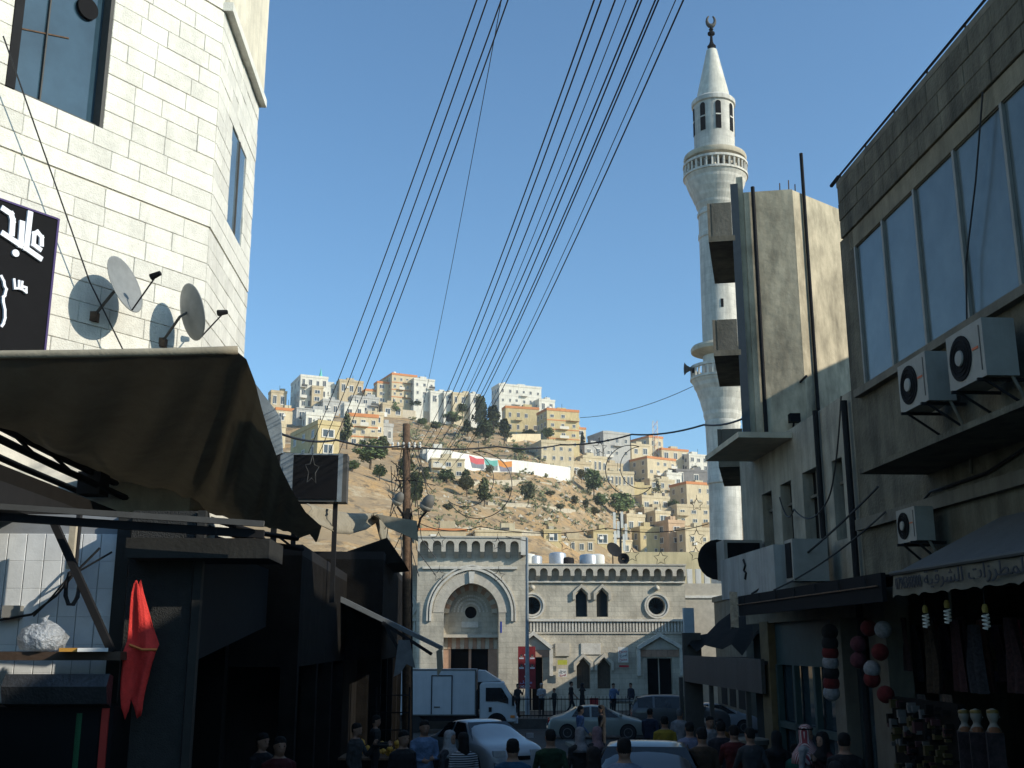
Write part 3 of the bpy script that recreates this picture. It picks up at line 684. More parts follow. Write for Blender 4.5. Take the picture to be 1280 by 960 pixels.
# ---------------------------------------------------------------- air conditioners
M_ACW = mat('ac_white', (.27, .26, .23), .6, .1, 4, .05, stain=.2)
def ac(y, z, label, s=1.0, x=-.0, brackets=True, out=.62):
    o = thing('air_conditioner', label, 'air conditioner', RF.out((x - .05, y, z)), RF.rz, 'air conditioners on the right-hand facade')
    w, hh, dp = .36 * s, .64 * s, .86 * s       # unit is mounted with its fan face across the street axis, towards the street
    x1 = -.14; x0 = x1 - w
    body = MB().box(x0, -dp / 2, 0, x1, dp / 2, hh).build('casing', M_ACW, o)
    cy, czz = dp * .12, hh * .5; r = hh * .40
    MB().lathe([(r, x0 - .015), (r, x0 - .004), (r * .9, x0 - .004), (.0, x0 - .002)], 24, (0, cy, czz), ax=0).build('fan_opening', M_BLACK, o)
    g = MB()
    for i in range(1, 5): 
        rr = r * i / 5; g.tube([(x0 - .02, cy + rr * math.cos(2 * math.pi * k / 18), czz + rr * math.sin(2 * math.pi * k / 18)) for k in range(19)], .005, 4, False)
    g.build('fan_grille', M_DSTEEL, o)
    MB().lathe([(.0, x0 - .04), (r * .33, x0 - .035), (r * .36, x0 - .018)], 16, (0, cy, czz), ax=0).build('fan_hub', M_ACW, o)
    MB().box(x0 - .006, -dp * .42, hh * .12, x0, -dp * .40, hh * .9).build('panel_seam', M_STEEL, o)
    MB().box(x0 - .008, -dp * .36, hh * .52, x0 - .001, -dp * .2, hh * .56).build('badge', plain('red_badge', (.5, .12, .05)), o)
    if brackets:
        for sy in (-1, 1):
            mb = MB(); mb.bar((0.03, sy * dp * .36, -.02), (x0 - .05, sy * dp * .36, -.02), .035); mb.build('bracket', M_DSTEEL, o)
            mb = MB(); mb.bar((0.03, sy * dp * .36, -.36), (x0 + .05, sy * dp * .36, -.03), .025); mb.build('brace', M_DSTEEL, o)
    mb = MB(); mb.tube([(x1 - .1, -dp * .5 + .06, .1), (x1 - .02, -dp * .5, -.15), (-.0, -dp * .45, -.5), (.03, -dp * .3, -.9)], .02, 6); mb.build('hose', M_GREYW, o)
    return o
ac(13.72, 7.28, 'white air conditioner on brackets under the blue windows, farther one')
ac(12.20, 7.22, 'large white air conditioner on brackets under the blue windows, nearest one', 1.05)
ac(14.55, 5.62, 'small old air conditioner above the embroidery shop awning', .70)
# ---------------------------------------------------------------- pale two-storey building with shuttered windows
r2 = thing('pale_building', 'low pale plaster building with four narrow dark windows beside the stone building', 'building', RF.out((0, YE, 0)), RF.rz)
ZR2 = 8.35; Y2 = 24.4 - YE
wins = [(22.75, 22.05, 6.1, 7.36), (21.45, 20.75, 5.95, 7.38), (20.05, 19.2, 5.8, 7.4), (18.45, 17.95, 6.0, 7.36)]
mb = MB(); ys = [Y2] + [v - YE for w_ in wins for v in w_[:2]] + [0.02]
for i in range(0, len(ys), 2): mb.box(0, ys[i + 1], 5.2, .3, ys[i], ZR2)
for (a, b, c, d) in wins: mb.box(0, b - YE, 5.2, .3, a - YE, c); mb.box(0, b - YE, d, .3, a - YE, ZR2)
mb.build('wall', mat('weathered_pale_plaster', (.33, .30, .235), .92, .18, 1.8, .3, stain=.45, stainz=.2), r2)
for (a, b, c, d) in wins:
    w_ = MB().box(.2, b - YE, c, .24, a - YE, d).build('window', M_VOID, r2)
    MB().box(.12, (a + b) / 2 - YE - .03, c, .2, (a + b) / 2 - YE + .03, d).build('window_frame', M_GREYW, w_)
    MB().box(.12, b - YE, c + (d - c) * .7, .2, a - YE, c + (d - c) * .7 + .05).build('transom', M_GREYW, w_)
MB().box(.3, .02, ZR2 - .3, 8, Y2, ZR2 - .1).build('roof', M_CONC, r2); MB().box(.3, Y2 - .3, 1, 8, Y2, ZR2 - .3).build('end_wall', M_CONC, r2)
MB().box(7.7, .02, 1, 8, Y2 - .3, ZR2 - .3).build('rear_wall', M_CONC, r2)
MB().box(-1.05, 20.5 - YE, 8.16, .1, 23.3 - YE, 8.27).build('balcony_slab', M_CONC_L, r2)
bx = MB(); bx.box(-.95, 18.95 - YE, 5.18, -.85, 22.75 - YE, 5.98); bx.box(-.85, 18.95 - YE, 5.18, 0, 19.05 - YE, 5.98); bx.box(-.85, 22.65 - YE, 5.18, 0, 22.75 - YE, 5.98); bx.box(-.85, 19.05 - YE, 5.18, 0, 22.65 - YE, 5.26)
bal = bx.build('balcony', mat('balcony_paint', (.33, .325, .30), .85, .1, 3, .1, stain=.35, stainz=.15), r2)
MB().tube([(-.955, 20.9 - YE, 5.86), (-.955, 20.78 - YE, 5.75), (-.955, 20.9 - YE, 5.66), (-.955, 20.75 - YE, 5.6), (-.955, 20.85 - YE, 5.5)], .03, 5).build('painted_mark', M_DSTEEL, bal)
for y0, nm, lab in ((22.9, 'rooftop_cooler', 'dark grilled cooler cabinet standing behind the white balcony box'), (18.5, 'cooler_cabinet', 'pale square cooler cabinet right of the white balcony box')):
    o = thing(nm, lab, 'air conditioner', RF.out((-.45, y0, 5.3)), RF.rz)
    if y0 > 20:
        MB().box(-.45, -.3, .3, .35, .35, 1.1).build('casing', M_ACW, o); MB().box(-.38, -.315, .36, .30, -.295, 1.04).build('grille', M_BLACK, o)
    else: MB().box(-.38, -.22, .02, .22, .2, .72).build('casing', M_ACW, o); MB().box(-.395, -.15, .08, -.375, .14, .66).build('grille', M_BLACK, o)
# ground floor of the pale building: pier, teal shop front
MB().box(-.05, 5.4, .4, .3, 6.0, 4.75).build('pier', mat('ochre_pier', (.13, .10, .05), .9, .25, 3, .2), r2)
MB().box(-.03, .02, 4.72, .3, Y2, 5.2).build('sign_band', mat('drab_band', (.17, .15, .105), .9), r2)
MB().box(-.03, 1.2, .4, .3, 1.7, 4.72).build('pier', M_GREYW, r2)
M_TEAL = mat('teal_paint', (.03, .06, .06), .6, .15, 4, .1)
sf = MB().box(.1, 1.7, 3.9, .16, 5.4, 4.72).build('shop_front', M_TEAL, r2)
for y in (1.75, 3.0, 4.2, 5.3): MB().box(.06, y - .06, .4, .17, y + .06, 3.9).build('shop_frame', M_TEAL, sf)
MB().box(.06, 1.7, 2.7, .17, 5.4, 2.82).build('shop_frame', M_TEAL, sf)
MB().box(.2, .02, .4, .24, 5.4, 3.9).build('shop_glass', M_GLASS, r2)
# ---------------------------------------------------------------- concrete tower block
T0, T1, T2 = Vector((5.8, 25.2)), Vector((6.96, 25.0)), Vector((8.58, 26.3))
e = (T2 - T1).normalized(); T3 = T1 + e * 7.5
ZT3 = 15.3
tw = thing('concrete_tower_block', 'tall bare concrete apartment block with three street balconies', 'building', (T1.x, T1.y, 0))
def tp(v): return (v.x - T1.x, v.y - T1.y)
n_ = Vector((-e.y, e.x)); fl = [tp(T0), tp(T1), tp(T1 + e * .03 + n_ * .0)]
MB().prism([tp(T0), tp(T1), tp(T1 + n_ * .5 + e * .3), tp(T0 + Vector((0, .8)))], 2, .5, ZT3).build('front_wall', M_CONC_T, tw)
MB().prism([tp(T1 + e * .004 + n_ * -.006), tp(T3), tp(T3 + n_ * .4), tp(T1 + n_ * .4)], 2, .5, ZT3 - .02).build('side_wall', M_CONC_T, tw)
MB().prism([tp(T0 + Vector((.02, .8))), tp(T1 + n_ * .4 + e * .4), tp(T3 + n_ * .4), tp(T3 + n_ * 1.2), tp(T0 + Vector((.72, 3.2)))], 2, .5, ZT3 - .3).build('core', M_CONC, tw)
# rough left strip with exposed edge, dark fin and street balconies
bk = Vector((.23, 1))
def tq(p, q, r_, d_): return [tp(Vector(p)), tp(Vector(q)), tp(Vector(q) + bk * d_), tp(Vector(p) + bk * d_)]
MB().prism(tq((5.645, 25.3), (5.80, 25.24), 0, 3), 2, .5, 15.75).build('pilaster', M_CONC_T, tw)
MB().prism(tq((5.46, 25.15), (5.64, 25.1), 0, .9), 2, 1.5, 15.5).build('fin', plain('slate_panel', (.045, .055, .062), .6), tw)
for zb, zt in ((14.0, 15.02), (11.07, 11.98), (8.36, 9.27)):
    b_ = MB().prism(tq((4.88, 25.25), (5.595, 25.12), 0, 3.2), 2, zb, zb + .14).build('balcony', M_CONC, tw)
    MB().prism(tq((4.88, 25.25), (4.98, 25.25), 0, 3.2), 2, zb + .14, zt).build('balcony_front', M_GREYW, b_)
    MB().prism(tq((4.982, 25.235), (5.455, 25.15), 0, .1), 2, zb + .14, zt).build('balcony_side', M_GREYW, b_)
for k, (x, y, z) in enumerate(((5.72, 25.5, 1.2), (6.75, 25.35, .9), (6.95, 25.25, 1.0), (7.12, 25.3, .75))): MB().tube([(x - T1.x, y - T1.y, ZT3 - .1), (x - T1.x + .01, y - T1.y, ZT3 + z * .35)], .015, 5).build('rebar', M_RUST, tw)
pp = T1 + e * .38 - n_ * .07
tag(MB().tube([(pp.x, pp.y, 7.5), (pp.x, pp.y, 12), (pp.x, pp.y, ZT3 + 1.05)], .045, 8).build('vent_pipe', M_DSTEEL), 'dark vent pipe rising on the bright face of the concrete tower', 'pipe')
pp = T1 + (T0 - T1) * .82 + Vector((0, -.07))
tag(MB().tube([(pp.x, pp.y, 7.5), (pp.x, pp.y, ZT3 + .1)], .05, 8).build('drain_pipe', M_DSTEEL), 'dark drain pipe down the grey left face of the concrete tower', 'pipe')
# ---------------------------------------------------------------- neighbours out of frame that shade the street
o = thing('corner_shop_building', 'plain grey building next to the stone building, nearest the camera', 'building', RF.out((0, -14, 0)), RF.rz)
MB().box(.05, 0, 0, 9, 22.0, 9.75).build('wall', M_GREYW, o)
for nm, lab, x, y, w_, d_, z in (('rear_block', 'tall plain block standing behind the stone building', 15, 8, 9, 10.5, 15.9), ('rear_block', 'plain block standing behind the pale plaster building', 15.5, 19, 9, 5.5, 15.2),
                               ('market_block', 'plain market block behind the concrete tower', 12.3, 34, 12, 22.5, 13.4), ('market_hall', 'low dark market hall right of the mosque', 12.0, 57, 10, 8.5, 7.0)):
    o = thing(nm, lab, 'building', (x, y, 0))
    MB().box(0, 0, 0, w_, d_, z - .3).build('wall', M_GREYW, o); MB().box(-.1, -.1, z - .3, w_ + .1, d_ + .1, z).build('coping', M_CONC, o)
    for i in range(int(d_ / 2.4)): MB().box(-.03, .8 + i * 2.4, 1.0, .02, 2.4 + i * 2.4, 3.2).build('shutter', M_DSTEEL, o)
# ---------------------------------------------------------------- left side: big tarpaulin canopy
def lx(px, py, x): return LF.hx(px, py, x)
can = thing('tarpaulin_canopy', 'huge dark brown tarpaulin canopy stretched over the left shops', 'canopy', LF.o, LF.rz)
top = [Vector((-2.2, 10.25, 7.06)), lx(0, 446, -.45), lx(150, 443, .75), lx(296, 440, 1.8)]
tz = [Vector((-2.2, 10.25, 7.06)), LF.hy(0, 446, 10.3), LF.hy(100, 445, 10.3), LF.hy(200, 443, 10.3), LF.hy(270, 441, 10.35), LF.hy(297, 440, 10.4)]
outer = [lx(308, 449, 1.82), lx(319, 478, 1.88), lx(327, 510, 1.9), lx(338, 548, 1.92), lx(350, 582, 1.93), lx(366, 615, 1.94), lx(382, 640, 1.95), lx(402, 658, 1.95)]
T_ = tz + outer
bot = [Vector((-2.6, 10.9, 6.85)), lx(0, 536, -1), lx(60, 566, -1), lx(120, 592, -.9), lx(170, 612, -.7), lx(210, 627, -.5), lx(245, 640, -.2), lx(270, 645, .1), lx(295, 652, .35), lx(315, 657, .6), lx(335, 661, .8), lx(352, 664, 1.0), lx(372, 666, 1.2), lx(392, 668, 1.5)]
rows = []; NV = 14
for i in range(len(T_) * 3 - 2):
    u = i / 3; k = min(int(u), len(T_) - 2); f = u - k
    a = T_[k].lerp(T_[k + 1], f); b = bot[k].lerp(bot[k + 1], f); row = []
    for j in range(NV + 1):
        v = j / NV; p = a.lerp(b, v)
        sag = math.sin(math.pi * v) * (.16 + .05 * math.sin(i * 1.3)) + .045 * math.sin(i * 1.9 + v * 2.5) * math.sin(math.pi * v) ** .6
        tie = .035 * abs(math.sin(i * math.pi / 2.6)) * max(0, (v - .8) / .2) if i > 2 else 0
        row.append(p + Vector((0, 0, -sag + tie)))
    rows.append(row)
MB().grid(rows).build('tarpaulin', M_TARP, can, smooth=True)
MB().tube([p + Vector((0, 0, .02)) for p in tz], .045, 8).build('top_bar', M_KHAKI, can, smooth=True)
RL = [lx(-40, 510, -1), lx(60, 562, -1), lx(150, 605, -.8), lx(240, 640, -.25), lx(320, 664, .6), lx(372, 672, 1.2)]
for dz, dx, r_ in ((-.02, 0, .045), (-.2, .1, .045), (-.22, -.3, .04)):
    MB().tube([p + Vector((dx, 0, dz)) for p in RL], r_, 7).build('frame_rail', M_DSTEEL, can)
for k in range(5):
    for f in (0, .5): MB().bar(RL[k].lerp(RL[k + 1], f) + Vector((0, 0, -.02)), RL[k].lerp(RL[k + 1], f + .25) + Vector((.1, 0, -.2)), .03).build('frame_web', M_DSTEEL, can)
q = lx(118, 592, -.9); MB().box(q.x - .15, q.y - .2, q.z - .3, q.x + .15, q.y + .2, q.z).build('clamp_box', M_DSTEEL, can)
# canopy over the shop front behind: dark ceiling and upper shop wall
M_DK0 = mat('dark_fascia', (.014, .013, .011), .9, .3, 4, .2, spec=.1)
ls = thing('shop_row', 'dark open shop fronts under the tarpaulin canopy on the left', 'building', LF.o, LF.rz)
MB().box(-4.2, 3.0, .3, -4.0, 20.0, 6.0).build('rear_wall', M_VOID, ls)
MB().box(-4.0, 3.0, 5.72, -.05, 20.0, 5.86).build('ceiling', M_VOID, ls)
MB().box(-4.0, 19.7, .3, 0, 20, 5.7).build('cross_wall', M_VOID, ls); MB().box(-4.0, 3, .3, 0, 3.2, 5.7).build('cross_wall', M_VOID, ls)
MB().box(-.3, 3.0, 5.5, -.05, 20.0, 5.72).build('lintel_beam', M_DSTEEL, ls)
# tiled wall seen at the left edge
def ly(px, py, y): return LF.hy(px, py, y)
ty = 10.3; a, b = ly(-60, 900, ty), ly(152, 660, ty)
tl = MB().box(a.x, ty, 2.0, b.x, ty + .12, 5.5).build('tiled_wall', plain('tile_joint', (.25, .26, .27)), ls)
M_TILE = mat('grey_tile', (.72, .73, .72), .35, .08, 5, .05, spec=.4, rand=.08)
tw_, th_ = .172, .255; n = 0; tm = {}
x = b.x - .005
while x > a.x + .05:
    for r_ in range(13):
        z = 2.0 + r_ * th_
        obj('tile', block_mesh('tile', tw_, th_, .012, M_TILE, .003), tl, (x - tw_ / 2, 0 + ty - .001, z + th_ / 2))
    x -= tw_
MB().box(b.x, ty - .12, .8, b.x + .12, ty + .14, 5.5).build('door_post', mat('dark_galvanised', (.022, .021, .018), .7), ls)
c0, c1 = ly(160, 730, 9.9), ly(215, 960, 9.9)
MB().box(c0.x - .02, 9.95, .8, c1.x + .05, 10.3, 5.5).build('pier', mat('grey_stucco', (.032, .032, .03), .9, .15, 12, .5, 80), ls)
d0 = ly(238, 780, 9.9); MB().box(d0.x, 9.9, .8, d0.x + .07, 10.0, 5.5).build('door_post', mat('dark_galvanised', (.022, .021, .018), .7), ls)
e0, e1 = ly(158, 672, 9.6), ly(335, 712, 9.6)
MB().box(e0.x, 9.6, e1.z + .1, e1.x, 10.4, e0.z).build('shutter_box', mat('dark_galvanised', (.022, .021, .018), .7), ls)
MB().prism([(12.3, 4.55), (12.3, 5.55), (13.0, 5.5), (12.7, 4.5)], 0, -.6, .55).build('hanging_box', M_DK0, ls)
MB().prism([(13.4, 4.0), (13.2, 5.6), (19.6, 5.6), (19.6, 4.6)], 0, .2, .7).build('sign_fascia', M_DSTEEL, ls)
MB().bar(ly(66, 650, 9.6), ly(140, 815, 9.6), .06, .06).build('brace', M_DSTEEL, ls)
MB().bar(ly(-20, 645, 9.4), ly(330, 668, 9.4), .07, .07).build('cross_beam', M_DSTEEL, ls)
MB().bar(ly(-20, 632, 9.3), ly(330, 655, 9.3), .05, .05).build('cross_beam', M_STEEL, ls)
MB().box(*ly(84, 690, 9.7).to_tuple()[:1], 9.7, 4.95, ly(92, 690, 9.7).x, 9.75, 5.35).build('lit_bracket', M_CONC_L, ls)
MB().tube([ly(0, 775, 10.2), ly(40, 768, 10.1), ly(70, 745, 10.1), ly(95, 715, 10.1), ly(125, 685, 10.1)], .012, 5).build('cable', M_WIRE, ls)
MB().tube([ly(42, 770, 10.2), ly(60, 752, 10.1), ly(85, 722, 10.1), ly(140, 690, 10.1)], .010, 5).build('cable', M_WIRE, ls)
MB().box(ly(5, 758, 10.2).x, 10.16, ly(5, 772, 10.2).z, ly(26, 758, 10.2).x, 10.28, ly(26, 757, 10.2).z).build('socket_box', M_ACW, ls)
o = thing('cable_coil', 'dark hank of cable hanging from the canopy frame by the tiled wall', 'cable', LF.out(ly(90, 740, 9.9)), LF.rz)
MB().tube([(.06 * math.sin(t * .7) * (1 - .0 * t), .01 * math.cos(t * 3), -.16 * (1 - math.cos(t * .7)) + .2) for t in range(0, 28)], .018, 5).build('coil', M_WIRE, o); MB().tube([(0, 0, .2), (0, 0, .75)], .03, 5).build('hanger', M_WIRE, o)
# display fridge with books on it and a bag of bottles
fx0, fx1 = ly(-70, 850, 9.2).x, ly(135, 850, 9.2).x; fzt = ly(60, 815, 9.2).z
fr = thing('display_fridge', 'dark drinks fridge with curved lid under the tiled wall', 'fridge', LF.out(((fx0 + fx1) / 2, 9.45, gz(9.5))), LF.rz)
hw = (fx1 - fx0) / 2; ft = fzt - gz(9.5)
MB().box(-hw, -.02, 0, hw, .6, ft - .45).build('cabinet', M_BLACK, fr)
MB().box(-hw, -.03, ft - .07, hw + .02, .62, ft).build('top', mat('dark_wood', (.07, .045, .03), .6), fr)
MB().prism([(.0, ft - .45), (.0, ft - .2), (-.1, ft - .18), (-.17, ft - .28), (-.12, ft - .42)], 0, -hw * .35, hw * .95).build('curved_lid', mat('dull_foil', (.07, .072, .075), .35, .2, 4, .2, metal=.5), fr)
MB().box(hw * .55, -.04, .1, hw * .62, -.02, ft - .5).build('green_strip', plain('green_light_strip', (.02, .12, .05)), fr)
MB().box(hw * .86, -.04, .0, hw * .95, -.02, ft - .46).build('red_edge', plain('red_edge', (.35, .03, .02)), fr)
MB().box(-hw * .5, -.04, .12, hw * .84, -.025, ft - .5).build('glass_door', glass('fridge_glass', (.010, .011, .012), .1, .2), fr)
o = thing('plastic_bag', 'translucent white plastic bag sitting on the fridge', 'bag', LF.out((ly(48, 800, 9.45).x, 9.55, fzt + .004)), LF.rz)
prof = [(.02, 0), (.16, .01), (.185, .06), (.19, .12), (.16, .18), (.10, .225), (.04, .245), (.02, .26), (.035, .29)]
mb = MB(); mb.lathe(prof, 22); mb.v = [(v[0] * (1 + .14 * math.sin(v[2] * 47 + v[0] * 33 + v[1] * 51)), v[1] * (1 + .1 * math.sin(v[0] * 41)), v[2] * (1 + .06 * math.sin(v[0] * 31 + v[1] * 17))) for v in mb.v]
bm_ = mat('bag_white', (.70, .74, .78), .3, .1, 5, .9, 22, spec=.5); bm_.node_tree.nodes['Principled BSDF'].inputs['Transmission Weight'].default_value = .6
mb.build('bag', bm_, o, smooth=True)
for k, (px, lab) in enumerate(((98, 'flat orange book lying on the fridge top'), (118, 'small white booklet lying on the fridge beside the orange book'))):
    q = ly(px, 818, 9.4); tag(MB().box(-.12, -.08, 0, .12, .08, .03).build('book', plain(('orange_cover', 'white_cover')[k], ((.6, .3, .05), (.7, .7, .68))[k]), None, LF.out((q.x, 9.35, fzt + .002)), LF.rz + .3 * k), lab, 'book')
# red cloth hanging on the pier
rc_ = thing('red_scarf', 'bright red satin scarf hanging on the grey pier', 'scarf', LF.out(ly(174, 728, 9.7)), LF.rz)
pts = [(0, 728, 9), (0, 742, 15), (2, 760, 22), (4, 780, 29), (6, 798, 36), (7, 808, 42), (4, 816, 40), (0, 830, 36), (-3, 848, 33), (-5, 864, 30), (-6, 878, 27), (-7, 886, 26)]
rows = []
for k, (dx, py, wd) in enumerate(pts):
    row = []
    for j in range(29):
        t = j / 28 - .5; hang = (-14 * math.cos(t * 2 * math.pi * 1.5) + 2 * math.sin(t * 31)) if k > 8 else 0
        q = ly(174 + dx + t * wd, py + hang * (k - 8) / 3 + 2.5 * math.sin(t * 9 + k * 1.3), 9.7) - ly(174, 728, 9.7)
        f = min(1, .3 + k / 8); row.append((q.x, -.06 - .022 * f * math.sin(t * 8 + 1.2 * math.sin(k * .6)) - .007 * f * math.sin(t * 17 + k * 1.1) - .003 * math.sin(t * 41 + k * 1.9) - (.03 if k in (5, 6) else 0), q.z))
    rows.append(row)
rc_o = MB().grid(rows).build('cloth', translucent(mat('red_satin', (.72, .05, .04), .7, .15, 14, .25, 60, spec=.25), (.7, .05, .03), .15), rc_, smooth=True); rc_o.modifiers.new('s', 'SOLIDIFY').thickness = .004
MB().tube([ly(162, 806, 9.62) - ly(174, 728, 9.7), ly(178, 812, 9.58) - ly(174, 728, 9.7), ly(196, 812, 9.6) - ly(174, 728, 9.7)], .012, 5).build('hem', plain('orange_hem', (.7, .2, .05)), rc_)
# ---------------------------------------------------------------- farther left shops
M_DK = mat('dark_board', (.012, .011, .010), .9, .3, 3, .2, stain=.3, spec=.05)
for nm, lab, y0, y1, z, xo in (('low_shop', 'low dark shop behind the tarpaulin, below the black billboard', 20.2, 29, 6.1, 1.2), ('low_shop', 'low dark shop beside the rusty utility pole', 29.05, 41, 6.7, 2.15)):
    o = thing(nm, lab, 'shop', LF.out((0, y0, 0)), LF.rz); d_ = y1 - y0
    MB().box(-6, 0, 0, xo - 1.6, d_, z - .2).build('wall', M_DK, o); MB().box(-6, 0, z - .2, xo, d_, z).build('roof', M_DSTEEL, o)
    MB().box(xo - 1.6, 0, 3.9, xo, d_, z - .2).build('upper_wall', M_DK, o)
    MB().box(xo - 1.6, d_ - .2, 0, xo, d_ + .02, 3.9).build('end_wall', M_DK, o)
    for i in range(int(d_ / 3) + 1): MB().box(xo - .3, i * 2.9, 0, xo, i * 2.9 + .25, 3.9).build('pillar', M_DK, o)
# khaki canvases drooping from the second canopy
kc = thing('khaki_canopy', 'khaki canvas canopy with drooping folded edge behind the dark tarpaulin', 'canopy', LF.o, LF.rz)
T2_ = [lx(383, 630, 1.0), lx(400, 635, 1.05), lx(420, 639, 1.1), lx(440, 642, 1.15), lx(458, 642, 1.2), lx(470, 640, 1.2)]
B2_ = [lx(388, 650, 1.2), lx(402, 660, 1.25), lx(422, 667, 1.3), lx(440, 668, 1.35), lx(457, 662, 1.35), lx(470, 652, 1.35)]
rows = [[a.lerp(b, j / 6) + Vector((.08 * math.sin(i * 1.7 + j), 0, 0)) for j in range(7)] for i, (a, b) in enumerate(zip(T2_, B2_))]
MB().grid(rows).build('canvas', M_KHAKI, kc, smooth=True).modifiers.new('s', 'SOLIDIFY').thickness = .02
rows = [[LF.hx(466 + 4 * t + i * 1.6, 641 + i * 6 + 2 * t * (1 - t / 3), 1.35 + .06 * math.sin(t * 2.2)) for t in range(4)] for i in range(7)]
MB().grid(rows).build('folded_edge', M_KHAKI, kc, smooth=True).modifiers.new('s', 'SOLIDIFY').thickness = .02
k2 = thing('canvas_awning', 'flat khaki canvas awning beside the rusty utility pole', 'awning', LF.out((0, 35.5, 0)), LF.rz)
Yk = 35.5; P_ = [LF.hy(474, 648, Yk), LF.hy(521, 651, Yk - 1.2), LF.hy(523, 677, Yk - 1.2), LF.hy(505, 670, Yk - .6), LF.hy(486, 664, Yk)]
MB().prism([(p.x, p.z) for p in P_], 1, -1.2, -1.15).build('canvas', M_KHAKI, k2)
MB().poly(*[(p.x, -1.15, p.z) for p in P_[:2]], (P_[1].x - .6, 2.5, P_[1].z + .3), (P_[0].x - .5, 2.5, P_[0].z + .3)).build('top_canvas', M_KHAKI, k2)
rl = thing('roof_canopy', 'dark sheet roof overhanging the street beside the khaki canvas', 'canopy', LF.out((0, 30, 0)), LF.rz)
Pr = [LF.hy(432, 690, 30), LF.hy(484, 672, 30), LF.hy(505, 700, 30), LF.hy(470, 706, 30)]
MB().prism([(Pr[0].x, Pr[0].z), (Pr[1].x, Pr[1].z), (Pr[2].x, Pr[2].z - .05), (Pr[0].x, Pr[3].z - .1)], 1, 0, 4).build('sheet', M_DK, rl)
# black billboard with a wire star, and the slanted panel next to it
by = 24.0; a, b = ly(350, 566, by), ly(432, 627, by)
bb = thing('billboard', 'black billboard in a grey steel frame hung with a wire star', 'billboard', LF.out((a.x, by, b.z)), LF.rz)
W_, H_ = b.x - a.x, a.z - b.z
MB().box(0, .06, 0, W_, .5, H_).build('case', M_STEEL, bb)
MB().box(.32, 0.03, .06, W_ - .2, .07, H_ - .04).build('face', M_BLACK, bb)
MB().box(W_ - .2, .03, 0, W_ - .1, .065, H_).build('frame', mat('bluegrey_frame', (.19, .22, .24), .6), bb); MB().box(0, .03, 0, .3, .065, H_).build('frame', mat('bluegrey_frame', (.19, .22, .24)), bb)
MB().box(.3, .03, H_ - .035, W_ - .2, .068, H_).build('frame', mat('bluegrey_frame', (.19, .22, .24)), bb)
for x in (.3, W_ - .3): MB().box(x, .2, -2.2, x + .1, .3, 0).build('leg', M_DSTEEL, bb)
cy = 20.4; q = [ly(318, 478, cy), ly(350, 520, cy), ly(353, 566, cy), ly(338, 572, cy)]
o = thing('sign_panel', 'slanted blue grey metal sign panel against the white corner building', 'sign', LF.out((q[0].x, cy, q[3].z)), LF.rz)
MB().prism([(p.x - q[0].x, p.z - q[3].z) for p in q], 1, 0, .12).build('panel', mat('bluegrey_frame', (.19, .22, .24)), o)
MB().bar((.5, .1, -3), (.5, .1, .2), .1).build('post', M_DSTEEL, o)
# folding arm awning
aw = thing('folding_awning', 'grey folding arm awning reaching over the street on the left', 'awning', LF.out((0, 27.5, 0)), LF.rz)
A_ = LF.hy(425, 745, 27.5); B_ = LF.hy(552, 808, 27.5); C_ = LF.hy(553, 840, 27.5)
MB().prism([(A_.x, A_.z), (B_.x, B_.z), (B_.x, B_.z - .1), (A_.x, A_.z - .14)], 1, 0, 4.0).build('canvas', mat('grey_canvas', (.13, .14, .145), .9), aw)
MB().prism([(B_.x - .02, B_.z - .04), (B_.x, B_.z), (C_.x + .02, C_.z + .1), (C_.x - .12, C_.z - .12), (C_.x - .16, C_.z + .5)], 1, -.05, .3).build('valance', M_KHAKI, aw)
for p in (((478, 778), (540, 818)), ((480, 778), (500, 815)), ((500, 815), (512, 800))):
    MB().bar(LF.hy(*p[0], 27.5) - Vector((0, 27.5, 0)), LF.hy(*p[1], 27.5) - Vector((0, 27.5, 0)), .1, .08).build('arm', M_DSTEEL, aw)
fl = [LF.hy(498, 800, 27.2), LF.hy(512, 800, 27.2), LF.hy(519, 835, 27.2), LF.hy(508, 830, 27.2), LF.hy(500, 842, 27.2), LF.hy(492, 846, 27.2)]
MB().prism([(p.x, p.z) for p in fl], 1, -.3, -.27).build('loose_canvas', mat('grey_canvas', (.13, .14, .145)), aw)
# ---------------------------------------------------------------- right side: awnings and shop goods
ra = thing('shop_awning', 'grey awning with Arabic lettering on its cream valance over the embroidery shop', 'awning', RF.o, RF.rz)
X0, YA, YB_ = -1.0, 13.75, 8.5; zt = RF.hx(1117, 718, X0).z; zb = RF.hx(1117, 748, X0).z
M_AWN = mat('slate_canvas', (.072, .075, .075), .85, .1, 4, .15); M_VAL = mat('cream_canvas', (.13, .115, .085), .9, .12, 5, .15)
MB().poly((X0, YA, zt), (X0, YB_, zt), (-.02, YB_, zt + .62), (-.02, YA - .9, zt + .62)).poly((X0, YA, zt), (-.02, YA - .9, zt + .62), (-.02, YA, zt)).build('canvas', M_AWN, ra)
rows = [[(X0 - .012 * math.sin(i * 1.1), YA - i * .11, zt), (X0 - .03 - .02 * math.sin(i * .9), YA - i * .11, zb + .035 * abs(math.sin(i * .9)))] for i in range(48)]
MB().grid(rows).build('valance', M_VAL, ra, smooth=True)
MB().tube([(X0 - .02, YA + .02, zt + .01), (X0 - .02, YB_, zt + .01)], .028, 7).build('front_bar', M_STEEL, ra)
